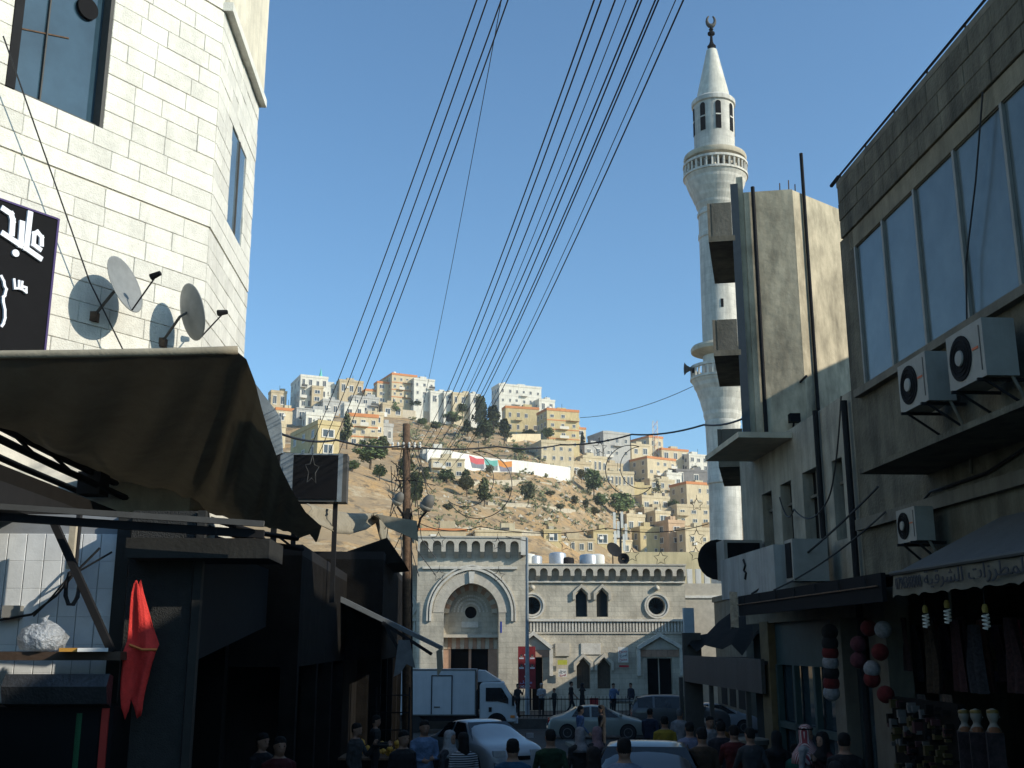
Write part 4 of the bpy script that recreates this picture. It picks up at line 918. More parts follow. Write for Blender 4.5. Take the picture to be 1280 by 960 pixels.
FA = {'ا': 'ﺍﺎ', 'ب': 'ﺏﺐﺑﺒ', 'ة': 'ﺓﺔ', 'ت': 'ﺕﺖﺗﺘ', 'د': 'ﺩﺪ', 'ر': 'ﺭﺮ', 'ز': 'ﺯﺰ', 'ش': 'ﺵﺶﺷﺸ', 'ط': 'ﻁﻂﻃﻄ', 'ع': 'ﻉﻊﻋﻌ', 'ق': 'ﻕﻖﻗﻘ', 'ك': 'ﻙﻚﻛﻜ', 'ل': 'ﻝﻞﻟﻠ', 'م': 'ﻡﻢﻣﻤ', 'و': 'ﻭﻮ', 'ي': 'ﻱﻲﻳﻴ', 'ن': 'ﻥﻦﻧﻨ', 'س': 'ﺱﺲﺳﺴ', 'ـ': 'ــــ'}
def ar(s):
    o = []
    for i, c in enumerate(s):
        f = FA.get(c)
        if not f: o.append(c); continue
        p = i > 0 and len(FA.get(s[i - 1], '')) == 4; n = i + 1 < len(s) and s[i + 1] in FA and len(f) == 4
        o.append(f[(3 if n else 1) if p else (2 if n else 0)])
    return ''.join(reversed(o))
def text_mesh(name, body, size, m, ext=.004):
    c = bpy.data.curves.new(name, 'FONT'); c.body = body; c.size = size; c.extrude = ext; c.resolution_u = 2
    t = bpy.data.objects.new(name, c); COL.objects.link(t)
    me = bpy.data.meshes.new_from_object(t.evaluated_get(bpy.context.evaluated_depsgraph_get())); bpy.data.objects.remove(t)
    me.materials.clear(); me.materials.append(m); me.name = name; return me
M_INK = plain('dark_ink', (.03, .03, .035), .8)
def text_on(name, body, size, m, parent, origin, xdir, width=None):
    """lettering standing upright at origin, running along xdir; scaled to width"""
    me = text_mesh(name, body, size, m); xs = [v.co.x for v in me.vertices]; w = max(xs) - min(xs); k = (width / w) if width else 1
    X = Vector(xdir).normalized(); Z = Vector((0, 0, 1)); Yv = Z.cross(X)
    o = obj(name, me, parent); M = Matrix((X, Z, -Yv)).transposed().to_4x4() @ Matrix.Diagonal((k, 1, 1, 1)) @ Matrix.Translation((-min(xs), 0, 0)); M.translation += Vector(origin)
    o.matrix_local = M; return o
text_on('lettering', ar('شـــريـعــة للمطرزات الشرقية'), .21, M_INK, ra, (X0 - .055, YA - 1.0, zb + .11), (0, -1, 0), 3.8)
text_on('lettering', '0796388908', .2, M_INK, ra, (X0 - .055, YA - .18, zb + .10), (0, -1, 0), .74)
# black canopy over the pavement
bc = thing('black_canopy', 'black fabric canopy over the pavement beside the lettered awning', 'canopy', RF.o, RF.rz)
zc0 = RF.hx(935, 770, -.9).z; zc1 = RF.hx(935, 747, -.9).z
MB().box(-1.1, 13.9, zc0, -1.04, 20.9, zc1 + .02).build('fascia', M_BLACK, bc); MB().box(-1.04, 13.9, zc1 - .03, 0, 20.9, zc1).build('roof_sheet', M_BLACK, bc)
MB().tube([(-1.12, 14.0, zc0 + .2), (-1.12, 20.9, zc0 + .2)], .012, 5).build('rail', M_RUST, bc)
for i in range(7): MB().tube([(-1.12, 14.4 + i, zc0 + .2), (-1.12, 14.4 + i, zc1)], .01, 4).build('stay', M_DSTEEL, bc)
rows = [[(-1.1 - .1 * math.sin(j * 1.3) - .03 * j, 20.95 + .08 * j, zc1 + .1 - i * .11 + .02 * math.sin(j * 2)) for j in range(5)] for i in range(7)]
tag(MB().grid(rows).build('striped_cloth', mat('beige_cloth', (.28, .235, .17), .9, .35, 14, .2), None, RF.o, RF.rz, smooth=True), 'crumpled beige cloth hanging at the end of the black canopy', 'cloth')
# stall with metal fascia beyond the pale building
st = thing('market_stall', 'market stall with a grey metal fascia band beyond the ochre pier', 'stall', RF.out((0, 24.0, 0)), RF.rz)
f0 = RF.hx(954, 832, -.15); f1 = RF.hx(858, 852, -.15)
MB().box(-.2, f0.y - 24, 3.32, -.12, f1.y - 24, 4.0).build('fascia', mat('grey_fascia', (.055, .056, .054), .6, .2, 20, .2, stain=.3), st)
MB().box(-.12, f0.y - 24, 3.9, 3, f1.y - 24, 3.96).build('roof', M_DSTEEL, st); MB().box(2.8, 0, 0, 3.0, 8, 3.9).build('back_wall', M_VOID, st)
for y in (.2, 3.6, 7.2): MB().box(-.16, y, .3, -.06, y + .1, 3.4).build('post', M_STEEL, st)
MB().box(-.2, f1.y - 24 + .02, .4, .3, f1.y - 24 + .14, 4.6).build('end_post', M_STEEL, st)
rows = [[(-.1 + .35 * i, .6 + j * .9, 4.05 + .25 * abs(math.sin(i * 1.9 + j * 1.3)) + .9 * (i / 4)) for j in range(8)] for i in range(5)]
tag(MB().grid(rows).build('folded_tarpaulins', M_DK, None, RF.out((0, 24, 0)), RF.rz, smooth=True), 'dark folded tarpaulins heaped above the grey metal fascia', 'tarpaulin')
# pale pilaster at the mosque corner
q0, q1 = at(856, 760, 58.5), at(868, 862, 58.5)
tag(MB().box(-.27, -.2, 0, .27, .2, q0.z - .0).build('pale_pillar', mat('pale_blue_pillar', (.36, .39, .40), .8, .08, 3, .1), None, ((q0.x + q1.x) / 2, 58.5, 0)), 'plain pale blue grey pillar at the right end of the mosque', 'pillar')
# ---------------------------------------------------------------- houses on the hill
CREAM = (.60, .50, .33); SAND = (.52, .42, .27); WHT = (.70, .67, .58); GRY = (.44, .43, .40); YEL = (.56, .45, .24); DGR = (.22, .21, .20); ORG = (.55, .22, .085)
M_WIN = glass('far_window_glass', (.035, .04, .045), .15)
M_WFR = plain('window_surround', (.62, .58, .50)); M_ORG = mat('orange_parapet', ORG, .85, .12, .8, .1)
def _win_mesh(frame=True):
    mb = MB(); mb.cm = 0; mb.box(-.5, -.02, 0, .5, .05, 1)
    mb.cm = 1
    for b in ((-.62, -.10, -.14, .62, .0, 0), (-.62, -.08, 1, .62, .0, 1.12), (-.62, -.08, 0, -.5, .0, 1), (.5, -.08, 0, .62, .0, 1), (-.04, -.05, 0, .04, -.02, 1)): mb.box(*b)
    return mb.mesh('window', [M_WIN, M_WFR])
WIN = _win_mesh()
def hmat(c): return mat('house_%02d%02d%02d' % tuple(int(v * 99) for v in c), c, .92, .1, .5, .15, 4, stain=.22, stainz=.3)
def house(label, x0, x1, yt, yb, lw=8, fl=2, nc=3, col=CREAM, band=0, lc=2, a=24, win=(.42, .5), tank=0, bands=False):
    xm = (x0 + x1) / 2; p = hit(xm, yb); dep = p.y * _cp + (p.z - CAM.z) * _sp; k = FPX / dep; ar_ = R(a)
    w = (x1 - x0) / k / math.cos(ar_); D = max(4.5, lw / (k * math.sin(ar_))) if lw else 7.0; H = (yb - yt) / k * 1.02
    q = at(x0, yb, p.y - (w / 2) * math.sin(ar_))
    base = Vector((q.x, q.y, p.z))
    o = thing('house', label, 'house', base, ar_, 'houses on the hillside')
    hp = .8 if H > 4 else .3
    MB().box(0, 0, -9, w, D, H - hp).build('wall', hmat(col), o)
    mb = MB(); e_ = .12
    mb.cm = 0; mb.box(-e_, -e_, H - hp, w + e_, .25, H); mb.box(-e_, .25, H - hp, .25, D + e_, H); mb.box(w - .25, .25, H - hp, w + e_, D + e_, H); mb.box(.25, D - .25, H - hp, w - .25, D + e_, H)
    mb.build('parapet', M_ORG if band else hmat(tuple(c * .96 for c in col)), o)
    MB().box(.25, .25, H - hp, w - .25, D - .25, H - hp + .1).build('roof', M_CONC_L, o)
    fh = (H - hp) / max(fl, 1)
    for f in range(fl):
        if bands and f: MB().box(-.06, -.08, f * fh - .2, w + .06, 0, f * fh + .1).build('floor_band', M_ORG if band else M_WFR, o)
        for i in range(nc):
            if rnd.random() < .06: continue
            ww = min(w / nc * win[0], 1.9) * rnd.choice((1, 1, .8)); wh = fh * win[1] * rnd.choice((1, 1, .85))
            c = obj('window', WIN, o, ((i + .5) * w / nc + rnd.uniform(-.15, .15), -.01, f * fh + fh * .28)); c.scale = (ww, 1, wh)
        for i in range(lc):
            c = obj('window', WIN, o, (-.01, D - (i + .5) * D / lc, f * fh + fh * .3), -R(90)); c.scale = (min(1.2, D / lc * .4), 1, fh * .45)
    sh = rnd.uniform(.25, .7); MB().box(w * sh, D * .4, H - hp, w * sh + min(3, w * .3), D * .8, H + 1.2).build('stair_head', hmat(tuple(c * .97 for c in col)), o)
    if fl >= 2 and nc >= 3 and rnd.random() < .75:
        for f in range(1, fl):
            i = rnd.randrange(nc); bw = w / nc * .85; b_ = MB().box(-bw / 2, -1.1, -.15, bw / 2, 0, 0).build('balcony', hmat(tuple(c * .95 for c in col)), o, ((i + .5) * w / nc, 0, f * fh + .05))
            MB().box(-bw / 2, -1.1, 0, bw / 2, -1.02, .85).build('balcony_front', rnd.choice((M_WFR, M_STEEL, hmat(col))), b_)
    for t in range(rnd.choice((0, 1, 2))):
        x_ = w * rnd.uniform(.1, .85); y_ = D * rnd.uniform(.15, .5); MB().box(x_, y_, H - hp + .1, x_ + rnd.uniform(.8, 1.8), y_ + 1, H + rnd.uniform(.1, .7)).build('roof_box', rnd.choice((M_WHITE, M_STEEL, M_CONC_L)), o)
    if rnd.random() < .5: MB().tube([(w * .6, D * .4, H - hp), (w * .6, D * .4, H + rnd.uniform(1.5, 3))], .06, 4).build('aerial', M_DSTEEL, o)
    if rnd.random() < .4: MB().box(w * .3, -.35, H * .45, w * .3 + .8, -.02, H * .45 + .55).build('air_conditioner', M_WHITE, o)
    for t in range(tank):
        tl_ = 'white water tank on the ' + ('big cream apartment house of the left skyline' if x0 < 520 else 'crowning block of the middle skyline' if x0 < 660 else 'yellow house right of the crowning block')
        tx = w * (.15 + .3 * t); r_ = .75
        tag(MB().lathe([(r_, 0), (r_, 1.3), (r_ * .9, 1.5), (.2, 1.62)], 12).build('water_tank', M_WHITE, None, base + Vector((tx * math.cos(ar_) - 2 * math.sin(ar_), tx * math.sin(ar_) + 2 * math.cos(ar_), H - hp + .1)), 0, smooth='auto'), tl_, 'water tank', 'water tanks on hillside roofs')
    return o
HOUSES = [
 ('small shaded tan house at the left end of the skyline', 340, 354, 489, 510, 6, 1, 2, SAND),
 ('tall grey white block left of the skyline below the turquoise spire', 376, 404, 470, 512, 22, 3, 4, WHT, 0, 3),
 ('narrow brown block with balconies beside the tall grey white block', 391, 400, 483, 513, 13, 3, 1, SAND, 0, 1),
 ('white square house right of the brown balcony block', 401, 428, 481, 506, 5, 2, 3, WHT, 0, 1),
 ('pale flat house on the skyline behind the white square house', 426, 450, 476, 494, 4, 1, 3, SAND, 0, 1),
 ('low grey white house with two small windows above the pine', 417, 447, 503, 518, 6, 1, 2, GRY, 0, 1),
 ('cream house with orange parapet in the upper left of the hill', 458, 482, 488, 510, 12, 2, 3, CREAM, 1, 1),
 ('plain grey house below the upper left orange parapet', 441, 469, 496, 516, 5, 2, 3, GRY, 0, 1),
 ('big cream apartment house with orange roof edge on the left skyline', 491, 517, 468, 506, 30, 4, 4, CREAM, 1, 4, 26, (.3, .35), 1, True),
 ('cream stair tower house joined to the big orange edged apartment', 473, 492, 478, 505, 4, 3, 2, CREAM, 1, 1),
 ('tall white house right of the big orange edged apartment', 519, 540, 474, 506, 6, 3, 3, WHT, 0, 1, 24, (.3, .35)),
 ('low white house right of the tall white skyline house', 540, 556, 490, 507, 3, 1, 2, WHT, 0, 1),
 ('narrow white house with a tank in the middle of the skyline', 557, 567, 491, 507, 4, 2, 1, WHT, 0, 1),
 ('low cream house at the right end of the left skyline row', 568, 589, 492, 508, 5, 1, 3, CREAM, 0, 1),
 ('tiny white house between the cream skyline house and the trees', 590, 598, 493, 508, 3, 1, 1, WHT, 0, 1),
 ('orange roofed small house low on the far left', 346, 368, 511, 530, 4, 1, 2, CREAM, 1, 1),
 ('long white house front on the far left below the tall grey block', 372, 408, 512, 530, 6, 1, 3, GRY, 0, 1),
 ('big cream house with dark barred window behind the black billboard', 398, 419, 527, 572, 52, 2, 1, YEL, 0, 3, 30, (.5, .5)),
 ('cream house with two orange bands right of the dark pine', 437, 468, 518, 558, 4, 3, 3, CREAM, 1, 1, 20, (.4, .4), 0, True),
 ('narrow cream tower house right of the orange banded house', 468, 476, 516, 556, 3, 3, 1, CREAM, 0, 1),
 ('grey white house with dark porch left of the utility pole', 475, 488, 530, 553, 4, 1, 2, GRY, 0, 1),
 ('big cream and white apartment block crowning the middle skyline', 626, 675, 482, 518, 10, 3, 6, WHT, 0, 3, 22, (.28, .32), 1, True),
 ('yellow lower block with two rows of windows under the crowning block', 634, 672, 509, 541, 4, 2, 4, YEL, 1, 1, 16, (.3, .35)),
 ('yellow house with orange top right of the crowning block', 686, 723, 512, 560, 12, 4, 3, YEL, 1, 3, 20, (.3, .32), 1, True),
 ('cream lower house at the right end of the white mural wall', 679, 716, 552, 590, 20, 3, 4, CREAM, 0, 2, 18, (.3, .35)),
 ('white flat house right of the crowning block on the skyline', 676, 692, 500, 516, 4, 1, 2, WHT, 0, 1),
 ('small cream house with orange edge peeping behind the yellow house', 722, 731, 535, 556, 3, 2, 1, CREAM, 1, 1),
 ('grey white house with shaded side on the right skyline', 757, 788, 541, 588, 17, 3, 3, GRY, 0, 2, 24, (.3, .32)),
 ('orange edged cream house below the skyline lattice mast', 814, 829, 546, 574, 26, 2, 2, CREAM, 1, 3, 30, (.35, .4)),
 ('cream house with orange roof edge right of the lattice mast', 830, 862, 562, 592, 4, 2, 3, CREAM, 1, 1),
 ('pale distant houses at the far right skyline beside the minaret', 864, 886, 569, 590, 3, 2, 3, WHT, 0, 1),
 ('broad cream house with orange parapet in the middle of the right slope', 812, 847, 573, 606, 36, 3, 4, CREAM, 1, 4, 32, (.35, .35)),
 ('cream arcade house left of the broad orange parapet house', 731, 758, 571, 592, 4, 1, 5, CREAM, 0, 1),
 ('small white house behind the broad orange parapet house', 778, 802, 563, 580, 4, 1, 2, WHT, 0, 1),
 ('long low cream house with a row of narrow windows', 750, 792, 590, 610, 4, 1, 9, CREAM, 0, 1, 14, (.45, .5)),
 ('low yellow walled house under the long row of narrow windows', 764, 814, 607, 624, 5, 1, 3, YEL, 0, 1, 14, (.2, .3)),
 ('unfinished dark grey house beside the minaret', 848, 886, 588, 608, 6, 1, 4, DGR, 0, 1, 16, (.5, .6)),
 ('cream house with orange parapet beside the minaret shaft', 861, 892, 604, 634, 16, 2, 3, CREAM, 1, 2, 24, (.3, .35)),
 ('low pale house left of the cream orange parapet house', 805, 838, 621, 642, 10, 1, 3, CREAM, 0, 1),
 ('cream house below the orange parapet house at the minaret', 849, 890, 632, 656, 6, 2, 3, CREAM, 0, 1, 16, (.35, .35)),
 ('flat yellow house left of the cell antennas', 744, 765, 664, 684, 3, 1, 1, YEL, 0, 1, 12),
 ('cream house with small windows behind the mosque roof', 803, 826, 660, 694, 8, 2, 2, YEL, 0, 1, 20, (.22, .28)),
 ('pink cream house with glazed balconies behind the mosque roof', 839, 857, 652, 696, 14, 3, 1, (.55, .38, .24), 0, 1, 26, (.6, .4)),
 ('tall cream house hung with wire stars beside the minaret', 860, 890, 661, 700, 7, 2, 2, CREAM, 0, 1, 18, (.25, .3)),
 ('low sand house at the foot of the bare slope', 682, 700, 663, 680, 3, 1, 1, YEL, 0, 1, 10),
 ('long flat roofed house behind the mosque roof tanks', 690, 742, 674, 692, 3, 1, 5, SAND, 0, 1, 10),
 ('low pale house at the foot of the slope above the portal', 596, 650, 664, 684, 3, 1, 5, CREAM, 0, 1, 8, (.2, .3)),
 ('low pale house at the foot of the slope left of the portal', 520, 580, 662, 684, 3, 1, 4, SAND, 1, 1, 8, (.2, .3)),
 ('small stone house below the left end of the mural wall', 541, 578, 574, 597, 4, 2, 3, CREAM, 0, 1, 12, (.4, .4)),
 ('white walled house at the left end of the mural wall', 530, 561, 561, 580, 4, 1, 2, WHT, 0, 1, 12, (.2, .3)),
]

HOUSES += [
 ('cream house behind the grey white house on the right skyline', 792, 812, 556, 585, 6, 2, 2, CREAM, 0, 1), ('pale house above the cream arcade house', 733, 752, 555, 575, 5, 1, 2, GRY, 0, 1),
 ('sand house between the arcade house and the long low house', 758, 778, 580, 600, 5, 1, 2, SAND, 0, 1), ('cream house right of the low yellow walled house', 815, 844, 600, 624, 8, 2, 3, CREAM, 0, 1),
 ('white house left of the dark grey unfinished house', 836, 852, 592, 612, 4, 1, 2, WHT, 0, 1), ('cream house under the low pale right house', 808, 846, 636, 660, 8, 1, 3, SAND, 0, 1),
 ('sand house left of the pink cream house', 822, 838, 640, 668, 5, 2, 1, CREAM, 0, 1), ('cream house half hidden by the dense green tree', 786, 806, 644, 668, 5, 1, 2, CREAM, 0, 1),
 ('grey house behind the narrow brown balcony block', 405, 420, 500, 520, 5, 1, 2, GRY, 0, 1), ('white house between the grey and cream left houses', 384, 412, 517, 536, 6, 1, 3, WHT, 0, 1),
 ('pale house left of the cream orange parapet house', 432, 452, 505, 524, 5, 1, 2, WHT, 0, 1), ('sand house under the big orange edged apartment', 480, 500, 505, 522, 4, 1, 2, SAND, 0, 1),
 ('cream house left of the big cream house behind the billboard', 336, 352, 530, 562, 4, 2, 1, CREAM, 0, 1), ('low sand house right of the yellow house', 716, 738, 578, 598, 5, 1, 2, SAND, 0, 1),
 ('grey house with flat roof beside the mural wall end', 722, 746, 590, 606, 4, 1, 2, GRY, 0, 1), ('small cream house behind the mosque parapet', 764, 790, 676, 694, 4, 1, 2, CREAM, 0, 1),
]
for h_ in HOUSES: house(h_[0], h_[1] - 2, h_[2] + 2, h_[3] - 1, *h_[4:])
# long yellow wall right behind the mosque and roof clutter of the mosque
q = at(783, 690, 92); q2 = at(890, 708, 92)
tag(MB().box(0, 0, 0, q2.x - q.x + 6, .4, q.z).build('boundary_wall', hmat((.60, .50, .30)), None, (q.x, 92, 0)), 'long yellow wall right behind the mosque roof', 'wall')
M_TANK = plain('galvanised', (.42, .45, .48), .4, .3)
ZR = ZT - .2
for k, (px, r_, h_, m_) in enumerate(((660, .5, 1.1, M_WHITE), (668, .5, 1.0, M_TANK), (697, .55, 1.2, M_TANK), (736, .6, 1.1, M_TANK), (747, .45, 1.1, M_WHITE), (708, .5, .9, M_DSTEEL))):
    q = MF.hy(px, 705, 3.2); tag(MB().lathe([(r_, 0), (r_, h_ * .9), (r_ * .9, h_), (.2, h_ * 1.06)], 16).build('water_tank', m_, None, MF.out((q.x, 3.2, ZR)), 0, smooth='auto'), ('white water tank at the left of the mosque roof', 'steel water tank beside the leftmost white tank on the mosque roof', 'steel water tank in the middle of the mosque roof', 'biggest steel water tank on the mosque roof', 'slim white water tank beside the biggest steel tank', 'dark squat tank in the middle of the mosque roof')[k], 'water tank', 'tanks on the mosque roof')
q = MF.hy(766, 697, 1.4); o = thing('satellite_dish', 'dark satellite dish on the mosque parapet', 'satellite dish', MF.out((q.x, 1.4, ZR)))
MB().tube([(0, 0, 0), (0, 0, 1.1)], .04, 6).build('mast', M_DSTEEL, o); d_ = MB().lathe([(.01, .1), (.4, .14), (.5, .2), (.52, .19), (.4, .1), (.01, .06)], 20, (0, 0, 0), cap=False).build('reflector', M_DSTEEL, o, (0, 0, 1.2), smooth=True); d_.rotation_euler = (R(62), 0, R(30))
q = MF.hy(779, 702, .6); o = thing('horn_speaker', 'round dark loudspeaker on the mosque parapet beside the dish', 'loudspeaker', MF.out((q.x, .5, ZT + .09)))
MB().lathe([(.1, .3), (.16, .1), (.36, -.12), (.34, -.12), (.05, .1)], 16, (0, 0, .36), ax=1, cap=False).build('horn', M_DSTEEL, o, smooth=True); MB().box(-.03, .05, 0, .03, .12, .4).build('bracket', M_DSTEEL, o)
# turquoise spire, lattice mast, cell antennas
p = hit(400, 490); o = thing('small_minaret', 'slim turquoise topped minaret on the left skyline', 'minaret', p); k = FPX / (p.y * _cp + (p.z - 4.3) * _sp)
MB().lathe([(.9, -4), (.9, 4.2), (1.1, 4.3)], 12).build('shaft', M_WHITE, o); MB().lathe([(1.2, 4.3), (.8, 5.2), (.25, 8.0), (.05, 9.2)], 12).build('spire', mat('turquoise_paint', (.12, .48, .40), .6), o)
p = hit(820, 570); o = thing('lattice_mast', 'red and white lattice mast on the right skyline', 'mast', p); H_ = 44 / (FPX / (p.y + 10))
for sx_ in (-1, 1):
    for sy_ in (-1, 1): MB().bar((sx_ * 1.0, sy_ * 1.0, -2), (sx_ * .8, sy_ * .8, H_), .16).build('leg', M_WHITE, o)
for i in range(5):
    z = i * H_ / 5; MB().bar((-.95, -.95, z), (.9, -.9, z + H_ / 5), .12).build('brace', plain('mast_red', (.5, .12, .08)), o); MB().bar((.95, -.95, z), (-.9, -.9, z + H_ / 5), .12).build('brace', M_WHITE, o)
p = at(776, 690, 100); o = thing('antenna_mast', 'cell antenna mast with white panels behind the mosque roof', 'antenna', (p.x, 100, 0)); zt_ = at(776, 642, 100).z
MB().tube([(0, 0, 0), (0, 0, zt_)], .1, 8).build('pole', M_STEEL, o)
for i, (dx, py) in enumerate(((-.55, 641), (.15, 640), (-.2, 652), (.5, 655), (-.5, 664), (.3, 668))):
    z = at(776, py, 100).z; MB().box(dx - .12, -.3, z - 1.5, dx + .12, -.18, z).build('antenna_panel', M_WHITE, o); MB().bar((dx, -.2, z - .7), (0, 0, z - .7), .05).build('bracket', M_STEEL, o)
# ---------------------------------------------------------------- white wall with the mural, terrace walls
def long_wall(name, label, pts, h_, m, t=.5, cat='wall'):
    P = [hit(*p) for p in pts]; o = thing(name, label, cat, P[0])
    for a, b in zip(P, P[1:]):
        a, b = a - P[0], b - P[0]; d = (b - a); d.z = 0; n_ = Vector((-d.y, d.x, 0)).normalized() * t; k = MB()
        lo = -1.2
        k.v = [tuple(a + Vector((0, 0, lo))), tuple(b + Vector((0, 0, lo))), tuple(b + n_ + Vector((0, 0, lo))), tuple(a + n_ + Vector((0, 0, lo))), tuple(a + Vector((0, 0, h_))), tuple(b + Vector((0, 0, h_))), tuple(b + n_ + Vector((0, 0, h_))), tuple(a + n_ + Vector((0, 0, h_)))]
        for q in ((0, 3, 2, 1), (4, 5, 6, 7), (0, 1, 5, 4), (1, 2, 6, 5), (2, 3, 7, 6), (3, 0, 4, 7)): k.face(q)
        k.build('wall_panel', m, o)
    return o, P
wo, WP = long_wall('mural_wall', 'long white wall with a painted mural crossing the slope', [(534, 578), (560, 582), (586, 586), (605, 589), (622, 591), (640, 592), (668, 595), (693, 598), (716, 600)], 3.3, M_WHITE)
for i, cc, c2 in ((2, (.45, .09, .10), (.16, .17, .2)), (3, (.13, .38, .33), (.2, .22, .22)), (4, (.62, .25, .06), (.2, .2, .24))):
    a, b = WP[i] - WP[0], WP[i + 1] - WP[0]; d = b - a; d.z = 0; n_ = Vector((d.y, -d.x, 0)).normalized() * .03; m1 = mat('mural_%d' % i, cc, .8, .1, 1, 0); m2 = mat('mural_low_%d' % i, c2, .8, .2, 1, 0)
    def P3(u, v): return a.lerp(b, u) + n_ + Vector((0, 0, .2 + 2.9 * v))
    mb = MB(); mb.cm = 0; mb.poly(P3(0, 1), P3(.5, .85), P3(1, .95), P3(1, .5), P3(.5, .38), P3(.1, .5)); mb.cm = 1; mb.poly(P3(.1, .5), P3(.5, .38), P3(1, .5), P3(1, .1), P3(.2, .05))
    for v_ in (0,): mb.build('mural_panel', [m1, m2], wo)
M_RUB_ = mat('rubble_wall', (.42, .37, .28), .95, .25, 1.2, .6, 3)
long_wall('terrace_wall', 'pale terrace wall below the left skyline houses', [(500, 521), (520, 522), (540, 523)], 2.6, M_RUB_)
long_wall('terrace_wall', 'low rubble terrace wall in the middle of the bare slope', [(592, 607), (620, 605), (650, 604), (690, 608)], .8, M_RUB_)
long_wall('terrace_wall', 'rubble terrace wall low on the bare slope', [(610, 632), (660, 634), (720, 641)], .7, M_RUB_)
long_wall('terrace_wall', 'cream retaining wall under the yellow two row block', [(634, 553), (655, 552), (676, 552)], 2.4, hmat(CREAM))
long_wall('terrace_wall', 'pale retaining wall along the foot of the slope', [(520, 672), (580, 668), (640, 668), (700, 676)], 1.0, M_RUB_)
# ---------------------------------------------------------------- trees and shrubs
def leaf_mat(n, c): return mat(n, c, .8, .45, 1.3, 0, rand=.2, spec=.2)
LM = [leaf_mat('pine_leaf', (.085, .10, .045)), leaf_mat('green_leaf', (.11, .145, .055)), leaf_mat('olive_leaf', (.14, .14, .075))]
def crown_mesh(kind, seed, n=1500):
    r_ = random.Random(seed); mb = MB(); cl = []
    for i in range(34):
        while True:
            p = Vector((r_.uniform(-1, 1), r_.uniform(-1, 1), r_.uniform(-1, 1)))
            if p.length < 1: break
        if kind == 0:
            p.z = r_.uniform(-1, 1); w = (1 - (p.z + 1) / 2) * .8 + .15; p.x *= w; p.y *= w
        cl.append((p * .8, r_.uniform(.2, .42)))
    for i in range(n):
        c, rr = cl[r_.randrange(len(cl))]; d = Vector((r_.gauss(0, 1), r_.gauss(0, 1), r_.gauss(0, .8))).normalized() * rr * r_.random() ** .4
        p = c + d; s = r_.uniform(.05, .11); u = Vector((r_.gauss(0, 1), r_.gauss(0, 1), r_.gauss(0, 1))).normalized() * s; v = u.orthogonal().normalized() * s * .7
        mb.poly(p - u - v, p + u - v, p + u + v, p - u + v)
    return mb.mesh('crown', LM[kind], fix=False)
CROWN = {k: [crown_mesh(k, 10 * k + i) for i in range(3)] for k in range(3)}
M_BARK = mat('bark', (.10, .075, .05), .95, .3, 4, .4)
def tree(label, px, py, wpx, hpx, kind, trunk=.25, name=None):
    p = hit(px, py); dep = p.y * _cp + (p.z - CAM.z) * _sp; k = FPX / dep; w = wpx / k / 2; H = hpx / k
    o = thing(name or ('pine_tree', 'green_tree', 'olive_shrub')[kind], label, 'tree' if hpx > 16 else 'shrub', p, 0, 'trees on the hillside')
    MB().tube([(0, 0, -1.5), (.05 * w, 0, H * trunk), (0, 0, H * .6), (.05 * w, 0, H * .9)], [max(.12, w * .09), w * .07, w * .05, .03], 6).build('trunk', M_BARK, o)
    for sg in (-1, 1): MB().tube([(0, 0, H * .4), (sg * w * .4, .1 * w, H * .62)], [w * .045, .02], 5).build('limb', M_BARK, o)
    c = obj('crown', rnd.choice(CROWN[kind]), o, (0, 0, H * (trunk + (1 - trunk) / 2)), rnd.uniform(0, 6)); c.scale = (w, w, H * (1 - trunk) / 2)
